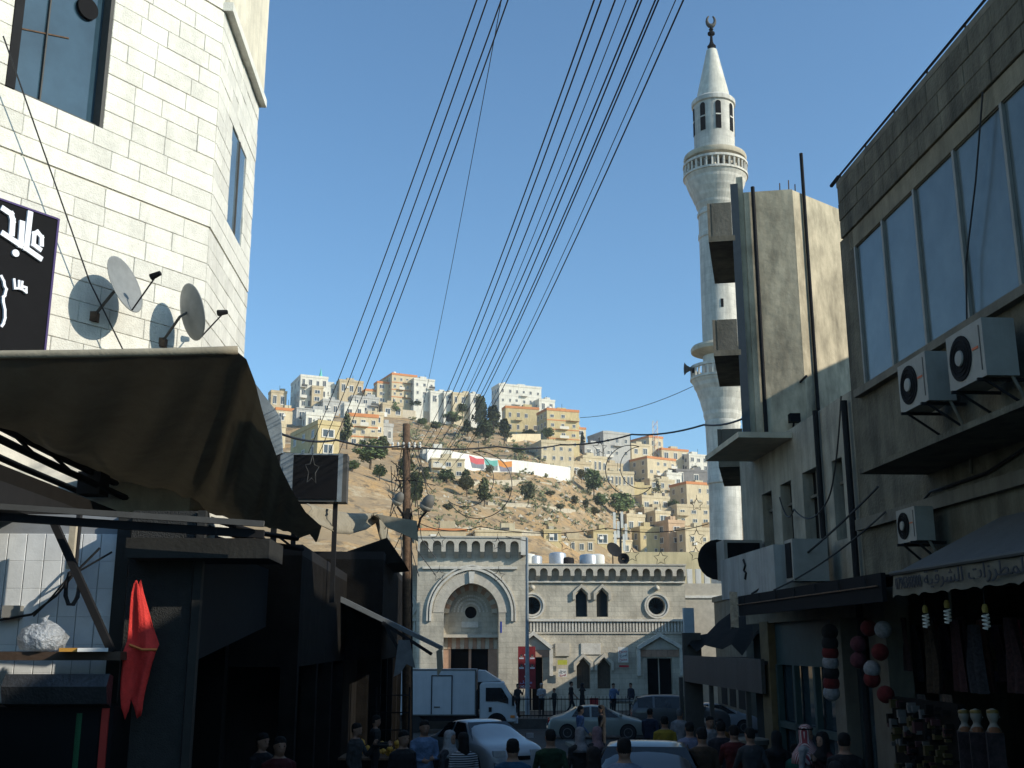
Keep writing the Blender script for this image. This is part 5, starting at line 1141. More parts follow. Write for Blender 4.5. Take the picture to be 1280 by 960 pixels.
TREES = [('dark tree behind the broad green tree', 478, 578, 26, 34, 0), ('green bush at the foot of the black billboard', 440, 592, 22, 18, 1), ('bush left of the small stone house', 532, 606, 18, 22, 0), ('bush on the slope under the terrace wall', 545, 540, 18, 14, 1), ('dark bush below the middle skyline pines, left', 584, 545, 22, 20, 0), ('bush in front of the crowning block, right', 660, 548, 18, 12, 1), ('slim tree beside the orange edged small house', 728, 560, 9, 20, 0), ('shrub between the right slope houses, upper', 800, 600, 14, 12, 0), ('bush beside the cream house at the minaret', 842, 640, 18, 16, 1), ('small olive shrub in the middle of the slope', 636, 618, 12, 10, 2), ('small olive shrub left on the slope', 560, 640, 14, 12, 2), ('olive shrub right of the middle slope', 700, 640, 16, 12, 2), ('dark pine left of the orange banded house', 433, 562, 22, 46, 0), ('broad green tree under the orange banded house', 462, 588, 42, 40, 1), ('green bush right below the broad green tree', 474, 602, 20, 22, 1), ('round bush beside the big orange edged apartment', 494, 522, 16, 20, 1), ('bush below the tall white skyline house', 519, 512, 18, 12, 1),
 ('dark tree behind the rusty pole, upper one', 507, 612, 34, 44, 0), ('dark tree behind the rusty pole, lower one', 519, 636, 28, 46, 0), ('tallest dark pine on the middle skyline', 600, 540, 26, 46, 0), ('dark pine left of the crowning block', 616, 545, 30, 40, 0), ('wide dark tree under the middle skyline pines', 606, 556, 40, 32, 0), ('green tree below the low cream skyline house', 566, 534, 28, 22, 1), ('bright bush on the terrace left of the pines', 578, 520, 16, 16, 1),
 ('dark tree right of the middle skyline pines', 630, 556, 26, 34, 0), ('small bush left on the bare slope', 527, 534, 14, 12, 1), ('lone bush under the crowning block wall', 648, 570, 20, 14, 1), ('bush at the yellow house corner', 685, 552, 16, 18, 1), ('tall green tree at the right end of the mural wall', 742, 626, 26, 42, 1), ('green tree beside the tall green tree, lower one', 751, 640, 22, 26, 1), ('dense green tree above the cell antennas', 777, 652, 32, 38, 1), ('dark shrub row below the long low house', 820, 622, 24, 24, 0), ('small tree between the right slope houses', 868, 590, 10, 14, 0), ('green bush below the low pale right house', 806, 652, 26, 16, 1),
 ('olive shrub on the lower bare slope, leftmost', 583, 622, 20, 30, 2), ('olive tree on the lower bare slope in the middle', 605, 634, 24, 36, 0), ('olive tree right of the middle slope tree', 660, 634, 20, 34, 2), ('small shrub under the mural', 612, 594, 12, 14, 2), ('green tree at the small stone house', 558, 606, 24, 20, 1), ('tree right of the small stone house', 582, 612, 24, 24, 0), ('thin shrub at the foot of the tall green tree', 719, 634, 9, 16, 2), ('thin shrub right on the bare slope', 732, 640, 9, 18, 2), ('thin shrub low on the bare slope', 744, 648, 12, 16, 2), ('shrub at the right end of the mural wall', 727, 604, 12, 20, 2), ('low olive shrub below the terrace rubble', 688, 622, 14, 10, 2)]
for t_ in TREES: tree(*t_)
# dry scrub and stones nobody could count
mb = MB(); r_ = random.Random(3)
for i in range(2600):
    px = r_.uniform(500, 860); py = r_.uniform(522, 668); p = hits(px, py)
    if p is None: continue
    s = r_.uniform(.25, 1.1) * (p.y / 260)
    if r_.random() < .55:
        mb.cm = 0
        for j in range(9):
            d = Vector((r_.gauss(0, .5), r_.gauss(0, .5), abs(r_.gauss(0, .45)))) * s; u = Vector((r_.gauss(0, 1), r_.gauss(0, 1), r_.gauss(0, 1))).normalized() * s * .35; v = u.orthogonal().normalized() * s * .25; c = p + d
            mb.poly(c - u - v, c + u - v, c + u + v, c - u + v)
    else:
        mb.cm = 1; k = len(mb.v); s *= .8
        for j in range(6): mb.v.append(tuple(p + Vector((math.cos(j * 1.047) * s * r_.uniform(.6, 1.3), math.sin(j * 1.047) * s * r_.uniform(.6, 1.2), -.2))))
        mb.v.append(tuple(p + Vector((0, 0, s * .7))))
        for j in range(6): mb.face((k + j, k + (j + 1) % 6, k + 6))
o = stuff(mb.build('scrub', [LM[2], M_RUB_], fix=False)); tag(o, 'dry scrub and scattered stones on the bare hillside', 'scrub')
# ---------------------------------------------------------------- utility pole with street lamps
UY = 37.0; _p = at(512, 800, UY); UX = _p.x
pole = thing('utility_pole', 'rusty brown utility pole beside the left shops', 'pole', (UX, UY, gz(UY)))
uz = at(510, 530, UY).z - gz(UY); lean = at(508, 530, UY).x - UX
MB().tube([(0, 0, 0), (lean * .5, 0, uz * .5), (lean, 0, uz)], [.17, .15, .13], 10).build('shaft', M_RUST, pole, smooth=True)
MB().tube([(.17, -.02, 0), (.17 + lean * .5, -.02, uz * .5), (.16 + lean * .75, 0, uz * .72)], .03, 6).build('conduit', M_DSTEEL, pole)
MB().bar((lean - .48, -.1, uz - .9), (lean + .55, -.1, uz - .9), .05).build('crossarm', M_RUST, pole)
MB().bar((lean - .35, -.1, uz - 2.0), (lean + .4, -.1, uz - 2.0), .04).build('crossarm', M_DSTEEL, pole)
for i in range(6): MB().lathe([(.03, 0), (.05, .05), (.03, .1), (.05, .14), (.02, .2)], 8, (lean - .45 + i * .19, -.1, uz - .86)).build('insulator', M_WHITE, pole)
M_LAMP = plain('lamp_grey', (.13, .125, .11), .7); M_LGL = plain('lamp_glass', (.20, .19, .16), .35)
for (hx_, hy_, bx, by_, s_) in ((533, 632, 519, 672, 1), (497, 626, 509, 668, .8)):
    h_ = at(hx_, hy_, UY - .4) - Vector((UX, UY, gz(UY))); b_ = at(bx, by_, UY) - Vector((UX, UY, gz(UY)))
    MB().tube([b_, b_.lerp(h_, .5) + Vector((0, -.05, .12)), h_ - Vector((0, 0, .2))], .04, 6).build('lamp_arm', M_DSTEEL, pole)
    l_ = MB().lathe([(.02, .42), (.15, .36), (.24, .2), (.25, .0), (.2, -.14), (.06, -.22)], 14, (0, 0, 0), sx=.85, sy=.85).build('lamp_head', M_LAMP, pole, h_, smooth=True); l_.scale = (s_, s_, s_); l_.rotation_euler = (R(20), R(28), 0)
    MB().lathe([(.245, .02), (.2, -.12), (.1, -.19), (.02, -.2)], 14).build('lamp_lens', M_LGL, l_, (0, -.02, .0), smooth=True)
mb = MB(); r_ = random.Random(5)
for i in range(16):
    a = Vector((lean + r_.uniform(-.5, .6), r_.uniform(-.25, .1), uz - r_.uniform(.6, 3.2))); b = Vector((lean * .6 + r_.uniform(-.9, 1.1), r_.uniform(-.4, .3), uz - r_.uniform(1.5, 5.5)))
    mb.tube([a, (a + b) / 2 + Vector((r_.uniform(-.2, .2), 0, -r_.uniform(.2, .7))), b], .014, 4)
stuff(mb.build('wire_tangle', M_WIRE, pole))
# ---------------------------------------------------------------- overhead wires
def wire(label, pts, r_=.014, group=None, sag=0.0, n=16, name='overhead_wire'):
    P = [Vector(p) for p in pts]; out = []
    for a, b in zip(P, P[1:]):
        for i in range(n): t = i / n; out.append(a.lerp(b, t) + Vector((0, 0, -4 * sag * t * (1 - t))))
    out.append(P[-1]); return tag(MB().tube(out, r_, 5).build(name, M_WIRE), label, 'wire', group)
def wpx(label, x0, y0, Y0, x1, y1, Y1, sag, r_=.016, group='overhead wires above the street'):
    return wire(label, [at(x0, y0, Y0), at(x1, y1, Y1)], r_, group, sag)
LW = [(-40, 602), (-40, 617), (-40, 637), (-40, 648)]
for k, (xt, xe, ye) in enumerate(((610, 383, 572), (623, 396, 574), (641, 408, 574), (649, 421, 572))):
    wpx(('leftmost', 'second', 'third', 'rightmost')[k] + ' wire of the left bunch of four overhead wires', xt, -40, 9.5, xe, ye, 27, .20, .0085)
wpx('single thin overhead wire between the two wire bunches', 634, -40, 10, 505, 600, UY, .55, .005)
RT = [(757, 521, 562), (766, 526, 566), (784, 531, 570), (798, 536, 575), (814, 541, 566), (818, 545, 580), (836, 553, 572), (840, 551, 585), (862, 560, 590), (872, 570, 578)]
for k, (xt, xe, ye) in enumerate(RT):
    wpx(('leftmost', 'second', 'third', 'fourth', 'fifth', 'sixth', 'seventh', 'eighth', 'ninth', 'rightmost')[k] + ' wire of the right bunch of ten overhead wires', xt, -40, 9, xe, ye, UY + 6, .55, .006 if k in (3, 8) else .0095)
# thick cable across the street with hanging wire stars and crescents
DY = 44.0
CP = [at(345, 540, 24.5), at(420, 550, 30), at(506, 557, UY), at(620, 558, 40), at(700, 556, DY), at(790, 543, 40), at(880, 531, 34), at(940, 518, 29), at(1008, 470, 24.6)]
wire('thick sagging black cable crossing the whole street', CP, .032, None, .12, 8, 'street_cable')
SP = [at(524, 654, DY), at(600, 658, DY), at(760, 660, DY), at(885, 655, DY)]
wire('lower cable strung with wire stars before the mosque', SP, .018, None, .25, 8, 'street_cable')
wire('thin high wire from the minaret down to the left over the hill', [at(866, 483, 60), at(725, 522, 75)], .02, None, .4, 10)
M_STARW = plain('tinsel_wire', (.03, .028, .026), .5)
def star(label, px, py, rp, Y, rotz=0, sx=1.0, m=None):
    c = at(px, py, Y); k = FPX / (Y * _cp + (c.z - 4.3) * _sp); r_ = rp / k; P = []
    for i in range(11):
        a = math.pi / 2 + i * math.pi / 5; rr = r_ if i % 2 == 0 else r_ * .5; P.append((rr * math.cos(a) * sx, 0, rr * math.sin(a)))
    o = thing('wire_star', label, 'star', c, rotz, 'wire stars and crescents hung across the street')
    MB().tube(P, max(.010, .45 / k), 5).build('outline', m or M_STARW, o); MB().tube([(0, 0, r_), (0, 0, r_ * 1.55)], .008, 4).build('hanger', M_WIRE, o); return o
star('narrow grey wire star hanging before the black billboard', 390, 588, 19, 23.7, .9, .62, M_STEEL)
for k, (px, py, rp, lb) in enumerate(((548, 675, 10, 'wire star above the left end of the portal parapet'), (622, 680, 8, 'wire star above the right end of the portal parapet'), (708, 680, 10, 'wire star over the left mosque roof tanks'), (790, 694, 9, 'wire star right of the mosque roof dish'), (826, 698, 9, 'wire star near the right end of the mosque parapet'), (871, 631, 8, 'topmost of the three stars beside the minaret'), (871, 672, 10, 'middle one of the three stars beside the minaret'), (870, 693, 9, 'lowest of the three stars beside the minaret'), (750, 560, 9, 'small star on the thick cable left of the right crescent'), (549, 719, 8, 'wire star before the left side of the portal arch'), (493, 606, 12, 'wire star hanging left of the rusty pole'), (623, 720, 8, 'wire star before the right side of the portal arch'))):
    star(lb, px, py, rp, 31 if px == 493 else DY)
def crescent(label, px, py, rp, Y, rot):
    c = at(px, py, Y); k = FPX / (Y * _cp + (c.z - 4.3) * _sp); r_ = rp / k
    o = thing('wire_crescent', label, 'crescent', c, 0, 'wire stars and crescents hung across the street')
    A = [R(-125 + 250 * i / 30) for i in range(31)]; xt = r_ * math.cos(A[0]); yt_ = r_ * math.sin(A[0]); cx = -.42 * r_; r2 = math.hypot(xt - cx, yt_)
    b0 = math.atan2(yt_, xt - cx); B = [b0 + (-2 * b0) * i / 24 for i in range(25)]
    def rt(x, z): return (x * math.cos(rot) - z * math.sin(rot), 0, x * math.sin(rot) + z * math.cos(rot))
    MB().tube([rt(r_ * math.cos(a), r_ * math.sin(a)) for a in A], .017, 5).build('outer_arc', M_STARW, o); MB().tube([rt(cx + r2 * math.cos(b), r2 * math.sin(b)) for b in B], .015, 5).build('inner_arc', M_STARW, o)
    MB().tube([(0, 0, r_), (0, 0, r_ * 1.06 + .3)], .01, 4).build('hanger', M_WIRE, o)
crescent('big wire crescent in front of the bare slope', 598, 606, 42, 40, R(-25)); crescent('wire crescent in front of the right hillside houses', 789, 588, 32, 40, R(195))
# wires draped on the pale building
wire('loose looped cable on the pale wall of the right building', [RF.out((-.1, 17.5, 8.3)), RF.out((-.15, 18.3, 6.7)), RF.out((-.15, 20.2, 6.75)), RF.out((-.1, 21.2, 7.1))], .014, None, .25)
wire('service cable slanting from the drain pipe to the black canopy', [RF.out((-.12, 16.2, 6.6)), RF.out((-1.0, 20.3, 5.2))], .018, None, .1)
wire('second service cable slanting to the black canopy', [RF.out((-.12, 16.0, 6.2)), RF.out((-1.0, 18.9, 5.2))], .014, None, .1)
o = thing('satellite_dish', 'dark round satellite dish at the end of the white balcony box', 'satellite dish', RF.out((-.85, 23.4, 5.6)))
d_ = MB().lathe([(.01, .1), (.25, .05), (.42, -.04), (.43, -.03), (.25, .07), (.01, .13)], 20, ax=1, cap=False).build('reflector', M_DSTEEL, o, (0, 0, .45), smooth=True); MB().tube([(0, .1, .45), (.15, .3, .1), (.3, .4, -.2)], .03, 6).build('arm', M_DSTEEL, o)
# lamp post and poster frame before the mosque
LY_ = 62.5; q = at(659, 800, LY_); lp = thing('lamp_post', 'slim grey steel lamp post before the mosque', 'lamp post', (q.x, LY_, .5)); zt_ = at(656, 672, LY_).z - .5
MB().tube([(0, 0, 0), (0, 0, zt_ * .5), (0, 0, zt_)], [.14, .1, .07], 10).build('pole', mat('bluegrey_frame', (.19, .22, .24)), lp)
MB().tube([(0, 0, zt_ * .98), (-1.2, -.6, zt_ * 1.0)], .03, 6).build('arm', M_STEEL, lp)
# banner and notices on the mosque front
def frontbox(name, label, cat, x0, y0, x1, y1, Y, m, d=.04):
    a, b = at(x0, y0, Y), at(x1, y1, Y); o = thing(name, label, cat, (a.x, Y, b.z)); w_, h_ = b.x - a.x, a.z - b.z
    MB().box(0, 0, 0, w_, d, h_).build('sheet', m, o); return o, w_, h_
bn, w_, h_ = frontbox('banner', 'dark red banner with seven portraits at the mosque side door', 'banner', 647.5, 808, 669.5, 861, 64.2, mat('banner_red', (.20, .018, .022), .7))
M_FACE = plain('portrait_skin', (.32, .2, .14)); M_BST = plain('portrait_shirt', (.55, .55, .58)); M_HAIRP = plain('portrait_dark', (.04, .03, .03))
for (u, v) in ((.5, .84), (.2, .76), (.82, .76), (.5, .62), (.2, .53), (.82, .53), (.5, .33)):
    MB().box(u * w_ - .13, -.006, v * h_ - .14, u * w_ + .13, -.001, v * h_ - .06).build('portrait_shirt', M_BST, bn)
    MB().lathe([(.075, -.007), (.075, -.001)], 10, (u * w_, 0, v * h_ + .02), ax=1).build('portrait_face', M_FACE, bn); MB().lathe([(.06, -.009), (.06, -.002)], 10, (u * w_, 0, v * h_ + .07), ax=1).build('portrait_hair', M_HAIRP, bn)
text_on('banner_text', ar('وكيل'), .2, plain('banner_blue', (.25, .35, .6)), bn, (.1, -.006, .32), (1, 0, 0), .7); text_on('banner_text', ar('مرشحون'), .16, M_LET, bn, (.1, -.006, .12), (1, 0, 0), .6)
n1, w_, h_ = frontbox('notice', 'white notice with red Arabic lines on the mosque wall', 'notice', 772.5, 809, 785.5, 828, 66.1, M_WHITE)
M_REDI = plain('red_ink', (.5, .05, .05)); text_on('notice_text', ar('ممنوع'), .22, M_REDI, n1, (.07, -.006, .58), (1, 0, 0), w_ - .15); text_on('notice_text', ar('المسجد'), .2, M_INK, n1, (.07, -.006, .36), (1, 0, 0), w_ - .15); text_on('notice_text', ar('ممنوع'), .22, M_REDI, n1, (.07, -.006, .12), (1, 0, 0), w_ - .15)
frontbox('notice', 'narrow red strip sign below the white notice on the mosque wall', 'notice', 774, 831.5, 786, 834, 66.1, plain('red_sign', (.45, .03, .04)))
frontbox('notice', 'yellow notice beside the left lower window of the mosque', 'notice', 697, 825, 709, 831, 65.85, plain('yellow_sign', (.5, .48, .06)))
n2, w_, h_ = frontbox('notice', 'white notice with black and red lines under the yellow one', 'notice', 698, 836, 708.5, 846, 65.85, M_WHITE)
text_on('notice_text', ar('مدخل'), .2, M_INK, n2, (.06, -.006, .25), (1, 0, 0), w_ - .12); text_on('notice_text', ar('المسجد'), .16, M_REDI, n2, (.06, -.006, .06), (1, 0, 0), w_ - .12)
q = MF.hy(625, 791, yp); text_on('entrance_number', '1', .95, plain('blue_number', (.03, .05, .28)), mosque, (q.x + .02, yp - .012, q.z), (1, 0, 0))
# iron fence along the plaza edge
fn = thing('iron_fence', 'black iron fence along the raised plaza before the mosque', 'fence', (0.2, 59.3, .5))
MB().box(0, 0, .95, 7.2, .05, 1.0).build('top_rail', M_BLACK, fn); MB().box(0, 0, .12, 7.2, .05, .17).build('bottom_rail', M_BLACK, fn)
for i in range(37): MB().box(i * .2 - .012, .01, 0, i * .2 + .012, .04, 1.12).build('bar', M_BLACK, fn)
# yellow green conifer in a pot, barrels, chair
q = at(861, 905, 45); o = thing('potted_conifer', 'slim yellow green conifer by the dark off-road car', 'plant', (q.x, 45, gz(45)))
c = obj('crown', crown_mesh(0, 77, 1500), o, (0, 0, 1.25)); c.scale = (.36, .36, 1.0); c.data.materials.clear(); c.data.materials.append(leaf_mat('lime_leaf', (.16, .20, .03))); MB().tube([(0, 0, 0), (0, 0, 1.6)], .04, 6).build('stem', M_BARK, o)
MB().lathe([(.18, 0), (.25, .35), (.22, .35), (.2, .05)], 14).build('pot', M_RUST, o)
q = at(935, 905, 21); o = thing('white_bin', 'round pale bin on a stand by the ochre pier', 'bin', (q.x, 21, gz(21)))
MB().lathe([(.28, .75), (.34, 1.3), (.37, 1.32), (.37, 1.4), (.3, 1.42)], 20).build('tub', M_GREYW, o, smooth='auto')
for sx_ in (-1, 1):
    for sy_ in (-1, 1): MB().bar((sx_ * .3, sy_ * .3, 0), (sx_ * .22, sy_ * .22, .76), .03).build('leg', M_STEEL, o)
q = at(743, 880, 62); o = thing('plastic_chair', 'red plastic chair on the mosque plaza', 'chair', (q.x, 62, .5))
M_PR = plain('red_plastic', (.25, .02, .02)); MB().box(-.24, -.22, .42, .24, .22, .46).build('seat', M_PR, o); MB().box(-.24, .2, .46, .24, .24, .9).build('backrest', M_PR, o)
for sx_ in (-1, 1):
    for sy_ in (-1, 1): MB().box(sx_ * .22 - .02, sy_ * .2 - .02, 0, sx_ * .22 + .02, sy_ * .2 + .02, .42).build('leg', M_PR, o)
q = at(778, 878, 61); o = thing('goods_table', 'small table heaped with white bundles on the mosque plaza', 'table', (q.x, 61, .5))
MB().box(-.7, -.3, .68, .7, .3, .72).build('top', M_GREYW, o)
for sx_ in (-1, 1):
    for sy_ in (-1, 1): MB().box(sx_ * .65 - .02, sy_ * .26 - .02, 0, sx_ * .65 + .02, sy_ * .26 + .02, .68).build('leg', M_STEEL, o)
for i in range(5): tag(MB().lathe([(.02, 0), (.15, .03), (.17, .12), (.1, .2), (.03, .22)], 10).build('bundle', M_ACW, None, (q.x - .55 + i * .27, 61 - .05 * (i % 2), 1.222), smooth=True), 'white cloth bundle on the small table at the mosque', 'bundle', 'bundles on the plaza table')
# fruit crate stall at the left
q = at(480, 905, 26); o = thing('fruit_stand', 'dark fruit stand under the folding awning', 'stall', (q.x, 26, gz(26)))
MB().box(-.9, -.5, .0, .7, .5, .75).build('counter', M_DK, o); MB().box(-.95, -.55, .75, .75, .55, .8).build('tray', M_RUST, o)
for i in range(22):
    x_ = rnd.uniform(-.75, .55); y_ = rnd.uniform(-.4, .4); tag(MB().lathe([(.005, -.07), (.06, -.04), (.075, 0), (.06, .04), (.005, .07)], 8).build('melon', plain('melon_orange', (.45, .24, .03)), None, (q.x + x_, 26 + y_, gz(26) + .88 + .1 * (i % 3)), smooth=True), 'small orange melon heaped on the fruit stand', 'fruit', 'fruit on the stand')
# bollard-like rack with frames left of the truck
rk = thing('goods_rack', 'black metal goods rack in front of the left shops', 'rack', (at(497, 900, 27).x, 27, gz(27)))
for x_ in (-.55, .25): MB().box(x_, 0, 0, x_ + .04, .04, 2.3).build('post', M_BLACK, rk)
for z_ in (.9, 1.3, 1.7, 2.1): MB().box(-.51, .0, z_, .25, .04, z_ + .03).build('rail', M_BLACK, rk)
# ---------------------------------------------------------------- goods of the embroidery shop
def ball(label, px, py, x, col, r_=.11):
    q = RF.hx(px, py, x); tag(MB().lathe([(.005, -r_)] + [(r_ * math.sin(math.pi * t / 8), -r_ * math.cos(math.pi * t / 8)) for t in range(1, 8)] + [(.005, r_)], 16).build('woven_ball', mat('ball_' + col, {'red': (.11, .012, .012), 'white': (.24, .24, .25), 'black': (.012, .012, .013), 'pink': (.10, .03, .04)}[col], .9, .3, 18, .5), None, RF.out(q), smooth=True), label, 'ball', 'woven balls hung at the shop fronts')
for i, (py, col) in enumerate(((790, 'black'), (804, 'black'), (816, 'red'), (828, 'white'), (841, 'black'), (854, 'red'), (866, 'white'))): ball('%s woven ball, %s from top of the left string' % (col, ('first', 'second', 'third', 'fourth', 'fifth', 'sixth', 'seventh')[i]), 1037 + i * .4, py, -.6, col, .13)
for i, (px, py, col) in enumerate(((1086, 785, 'red'), (1104, 787, 'white'), (1100, 815, 'red'), (1090, 836, 'white'), (1090, 849, 'red'), (1107, 868, 'red'), (1073, 805, 'pink'), (1073, 825, 'pink'))): ball('%s woven ball in the loose bunch over the trinket racks, %s one' % (col, ('top left', 'top right', 'upper middle', 'middle left', 'lower left', 'lowest', 'leftmost upper', 'leftmost lower')[i]), px, py, -.5, col, .12)
for i, (px, py) in enumerate(((1157, 768), (1184, 762), (1232, 768))):
    q = RF.hx(px, py, -.7); o = thing('spiral_bulb', ('left', 'middle', 'right')[i] + ' one of three white spiral bulbs under the lettered awning', 'bulb', RF.out(q), 0, 'spiral bulbs under the awning')
    MB().lathe([(.03, .0), (.035, .05), (.02, .09)], 10, (0, 0, .02)).build('base', plain('bulb_base', (.3, .22, .05)), o); MB().tube([(.035 * math.cos(t * .9), .035 * math.sin(t * .9), -.006 * t) for t in range(27)], .011, 5).build('spiral', M_WHITE, o); MB().tube([(0, 0, .1), (0, 0, .45)], .006, 4).build('flex', M_WIRE, o)
M_MANN = plain('mannequin', (.17, .15, .12), .6)
for i, px in enumerate((1205, 1220, 1241)):
    q = RF.hx(px, 895, -.75); o = thing('mannequin_head', ('left', 'middle', 'right')[i] + ' one of three pale mannequin heads with gold bands at the shop', 'mannequin', RF.out(q), R(70), 'mannequin heads at the shop')
    MB().lathe([(.11, -.24), (.07, -.16), (.05, -.13), (.05, -.09), (.065, -.06), (.08, 0), (.078, .06), (.055, .1), (.005, .12)], 16, sy=1.12).build('head', M_MANN, o, smooth=True); MB().prism([(-.095, .0), (-.12, -.02), (-.09, -.03)], 0, -.01, .01).build('nose', M_MANN, o)
    MB().lathe([(.083, .045), (.083, .075), (.07, .1)], 16, sy=1.12, cap=False).build('head_band', plain('gold_band', (.14, .09, .02), .5, .3), o); MB().lathe([(.12, -.25), (.10, -.2), (.075, -.165)], 14, cap=False).build('collar', plain('orange_beads', (.12, .04, .01)), o)
    o.scale = (.66, .66, .66)
    MB().box(-.22, -.13, -1.2, .22, .13, -.25).build('dress', mat('black_embroidery', (.02, .012, .012), .9, .8, 20, .2), o)
for i, (px, w_, col) in enumerate(((1165, 30, (.05, .012, .014)), (1195, 26, (.04, .015, .015)), (1226, 30, (.06, .02, .012)), (1268, 34, (.10, .012, .022)), (1150, 26, (.03, .03, .03)), (1182, 24, (.06, .04, .03)))):
    x_ = .1 if i < 4 else -.2; a, b = RF.hx(px, 775 if i < 4 else 868, x_), RF.hx(px + w_ / 2, (830 if i == 3 else 865) if i < 4 else 900, x_); n_ = 8; wd = .45 if i < 4 else .3
    rows = [[(-.04 * math.sin(j * 1.9 + i), (j / n_ - .5) * wd * (.55 + .45 * t / 4), -(a.z - b.z) * t / 4) for j in range(n_ + 1)] for t in range(5)]
    tag(MB().grid(rows).build('hanging_dress' if i < 4 else 'folded_scarves', mat('cloth_%d' % i, col, .9, .5, 25, .2), None, RF.out(a), RF.rz, smooth=True), ('left dark red dress hanging under the lettered awning', 'second dark dress hanging under the lettered awning', 'third brownish dress hanging under the lettered awning', 'pink dress hanging at the right edge of the awning', 'grey striped scarves below the hanging dresses', 'beige patterned scarves below the hanging dresses')[i], 'clothes')
tr = thing('trinket_rack', 'rack crowded with small trinkets beside the embroidery dresses', 'rack', RF.out((-.35, 14.6, gz(14.6))), RF.rz)
MB().box(-.1, -1.1, .05, 0, .9, 2.2).build('board', M_VOID, tr); mb = MB(); r_ = random.Random(8)
for i in range(240):
    y_ = r_.uniform(-1.05, .85); z_ = r_.uniform(.2, 2.1); s_ = r_.uniform(.03, .075); mb.cm = r_.choice((0, 0, 1, 2, 3)); mb.box(-.17 - r_.uniform(0, .05), y_, z_, -.1, y_ + s_, z_ + s_ * r_.uniform(.6, 2))
stuff(mb.build('trinkets', [M_VOID, plain('trinket_pale', (.11, .10, .09)), plain('trinket_gold', (.07, .05, .015), .5, .2), plain('trinket_red', (.05, .012, .012))], tr))
# shop roof wall star-like crenels right of the mosque
cw = thing('side_wall', 'pale crenellated side wall between the mosque and the minaret', 'wall', at(856, 770, 69))
for i in range(4): MB().box(-.3 + i * .55, 0, 2.0, .02 + i * .55, .3, 2.9).build('merlon', M_WHITE, cw)
MB().box(-.4, 0, -6, 2.4, .4, 2.0).build('wall', M_MOSQUE_P, cw); MB().box(-.4, -.08, 1.1, 2.4, 0, 1.25).build('string_course', M_WHITE, cw)

for i in range(9):
    px = 1128 + i * 17; xx = (.25, .5, -.05)[i % 3]; a, b = RF.hx(px, 772 + 9 * (i % 2), xx), RF.hx(px, 838 + 14 * ((i * 7) % 3), xx); n_ = 8; wd = .34 + .05 * (i % 3)
    rows = [[(-.05 * math.sin(j * 1.7 + i), (j / n_ - .5) * wd * (.5 + .5 * min(1, t / 3)) + .03 * math.sin(t + i), -(a.z - b.z) * t / 5) for j in range(n_ + 1)] for t in range(6)]
    lab = ('leftmost', 'second', 'third', 'fourth', 'fifth', 'sixth', 'seventh', 'eighth', 'rightmost')[i]
    tag(MB().grid(rows).build('hanging_garment', mat('garment_%d' % (i % 4), ((.03, .012, .012), (.018, .018, .022), (.035, .022, .012), (.02, .012, .02))[i % 4], .9, .7, 28, .3), None, RF.out(a), RF.rz, smooth=True), lab + ' dark garment in the back row inside the embroidery shop', 'clothes', 'garments hung inside the shop')
q = T1 + (T0 - T1) * .3; zq = at(975, 530, 25).z; o = thing('flood_lamp', 'small dark flood lamp on the concrete tower above the balcony slab', 'lamp', (q.x, q.y - .05, zq))
MB().box(-.12, -.32, 0, .12, -.1, .2).build('housing', M_BLACK, o); MB().tube([(0, .05, -.35), (0, -.15, .05)], .025, 6).build('bracket', M_DSTEEL, o)
# ---------------------------------------------------------------- vehicles
M_HUB = plain('wheel_rim', (.12, .12, .125), .45, .4); M_CGL = glass('car_glass', (.010, .012, .014), .05, .4)
M_HEAD = plain('headlight', (.5, .5, .5), .15, .2, .8); M_TAIL = plain('taillight', (.35, .015, .012), .2, 0, .8)
def wheel(o, x, y, r_=.31, w_=.2):
    s = 1 if y > 0 else -1
    wo_ = MB().lathe([(r_ * .72, -w_ / 2), (r_ * .97, -w_ / 2), (r_, -w_ * .35), (r_, w_ * .35), (r_ * .97, w_ / 2), (r_ * .72, w_ / 2)], 22, ax=1).build('wheel', M_RUB, o, (x, y, r_), smooth='auto')
    mb = MB(); mb.lathe([(r_ * .7, w_ * .42), (r_ * .62, w_ * .52), (r_ * .3, w_ * .45), (.02, w_ * .5)] if s > 0 else [(r_ * .7, -w_ * .42), (r_ * .62, -w_ * .52), (r_ * .3, -w_ * .45), (.02, -w_ * .5)], 18, ax=1)
    mb.build('rim', M_HUB, wo_, smooth='auto')
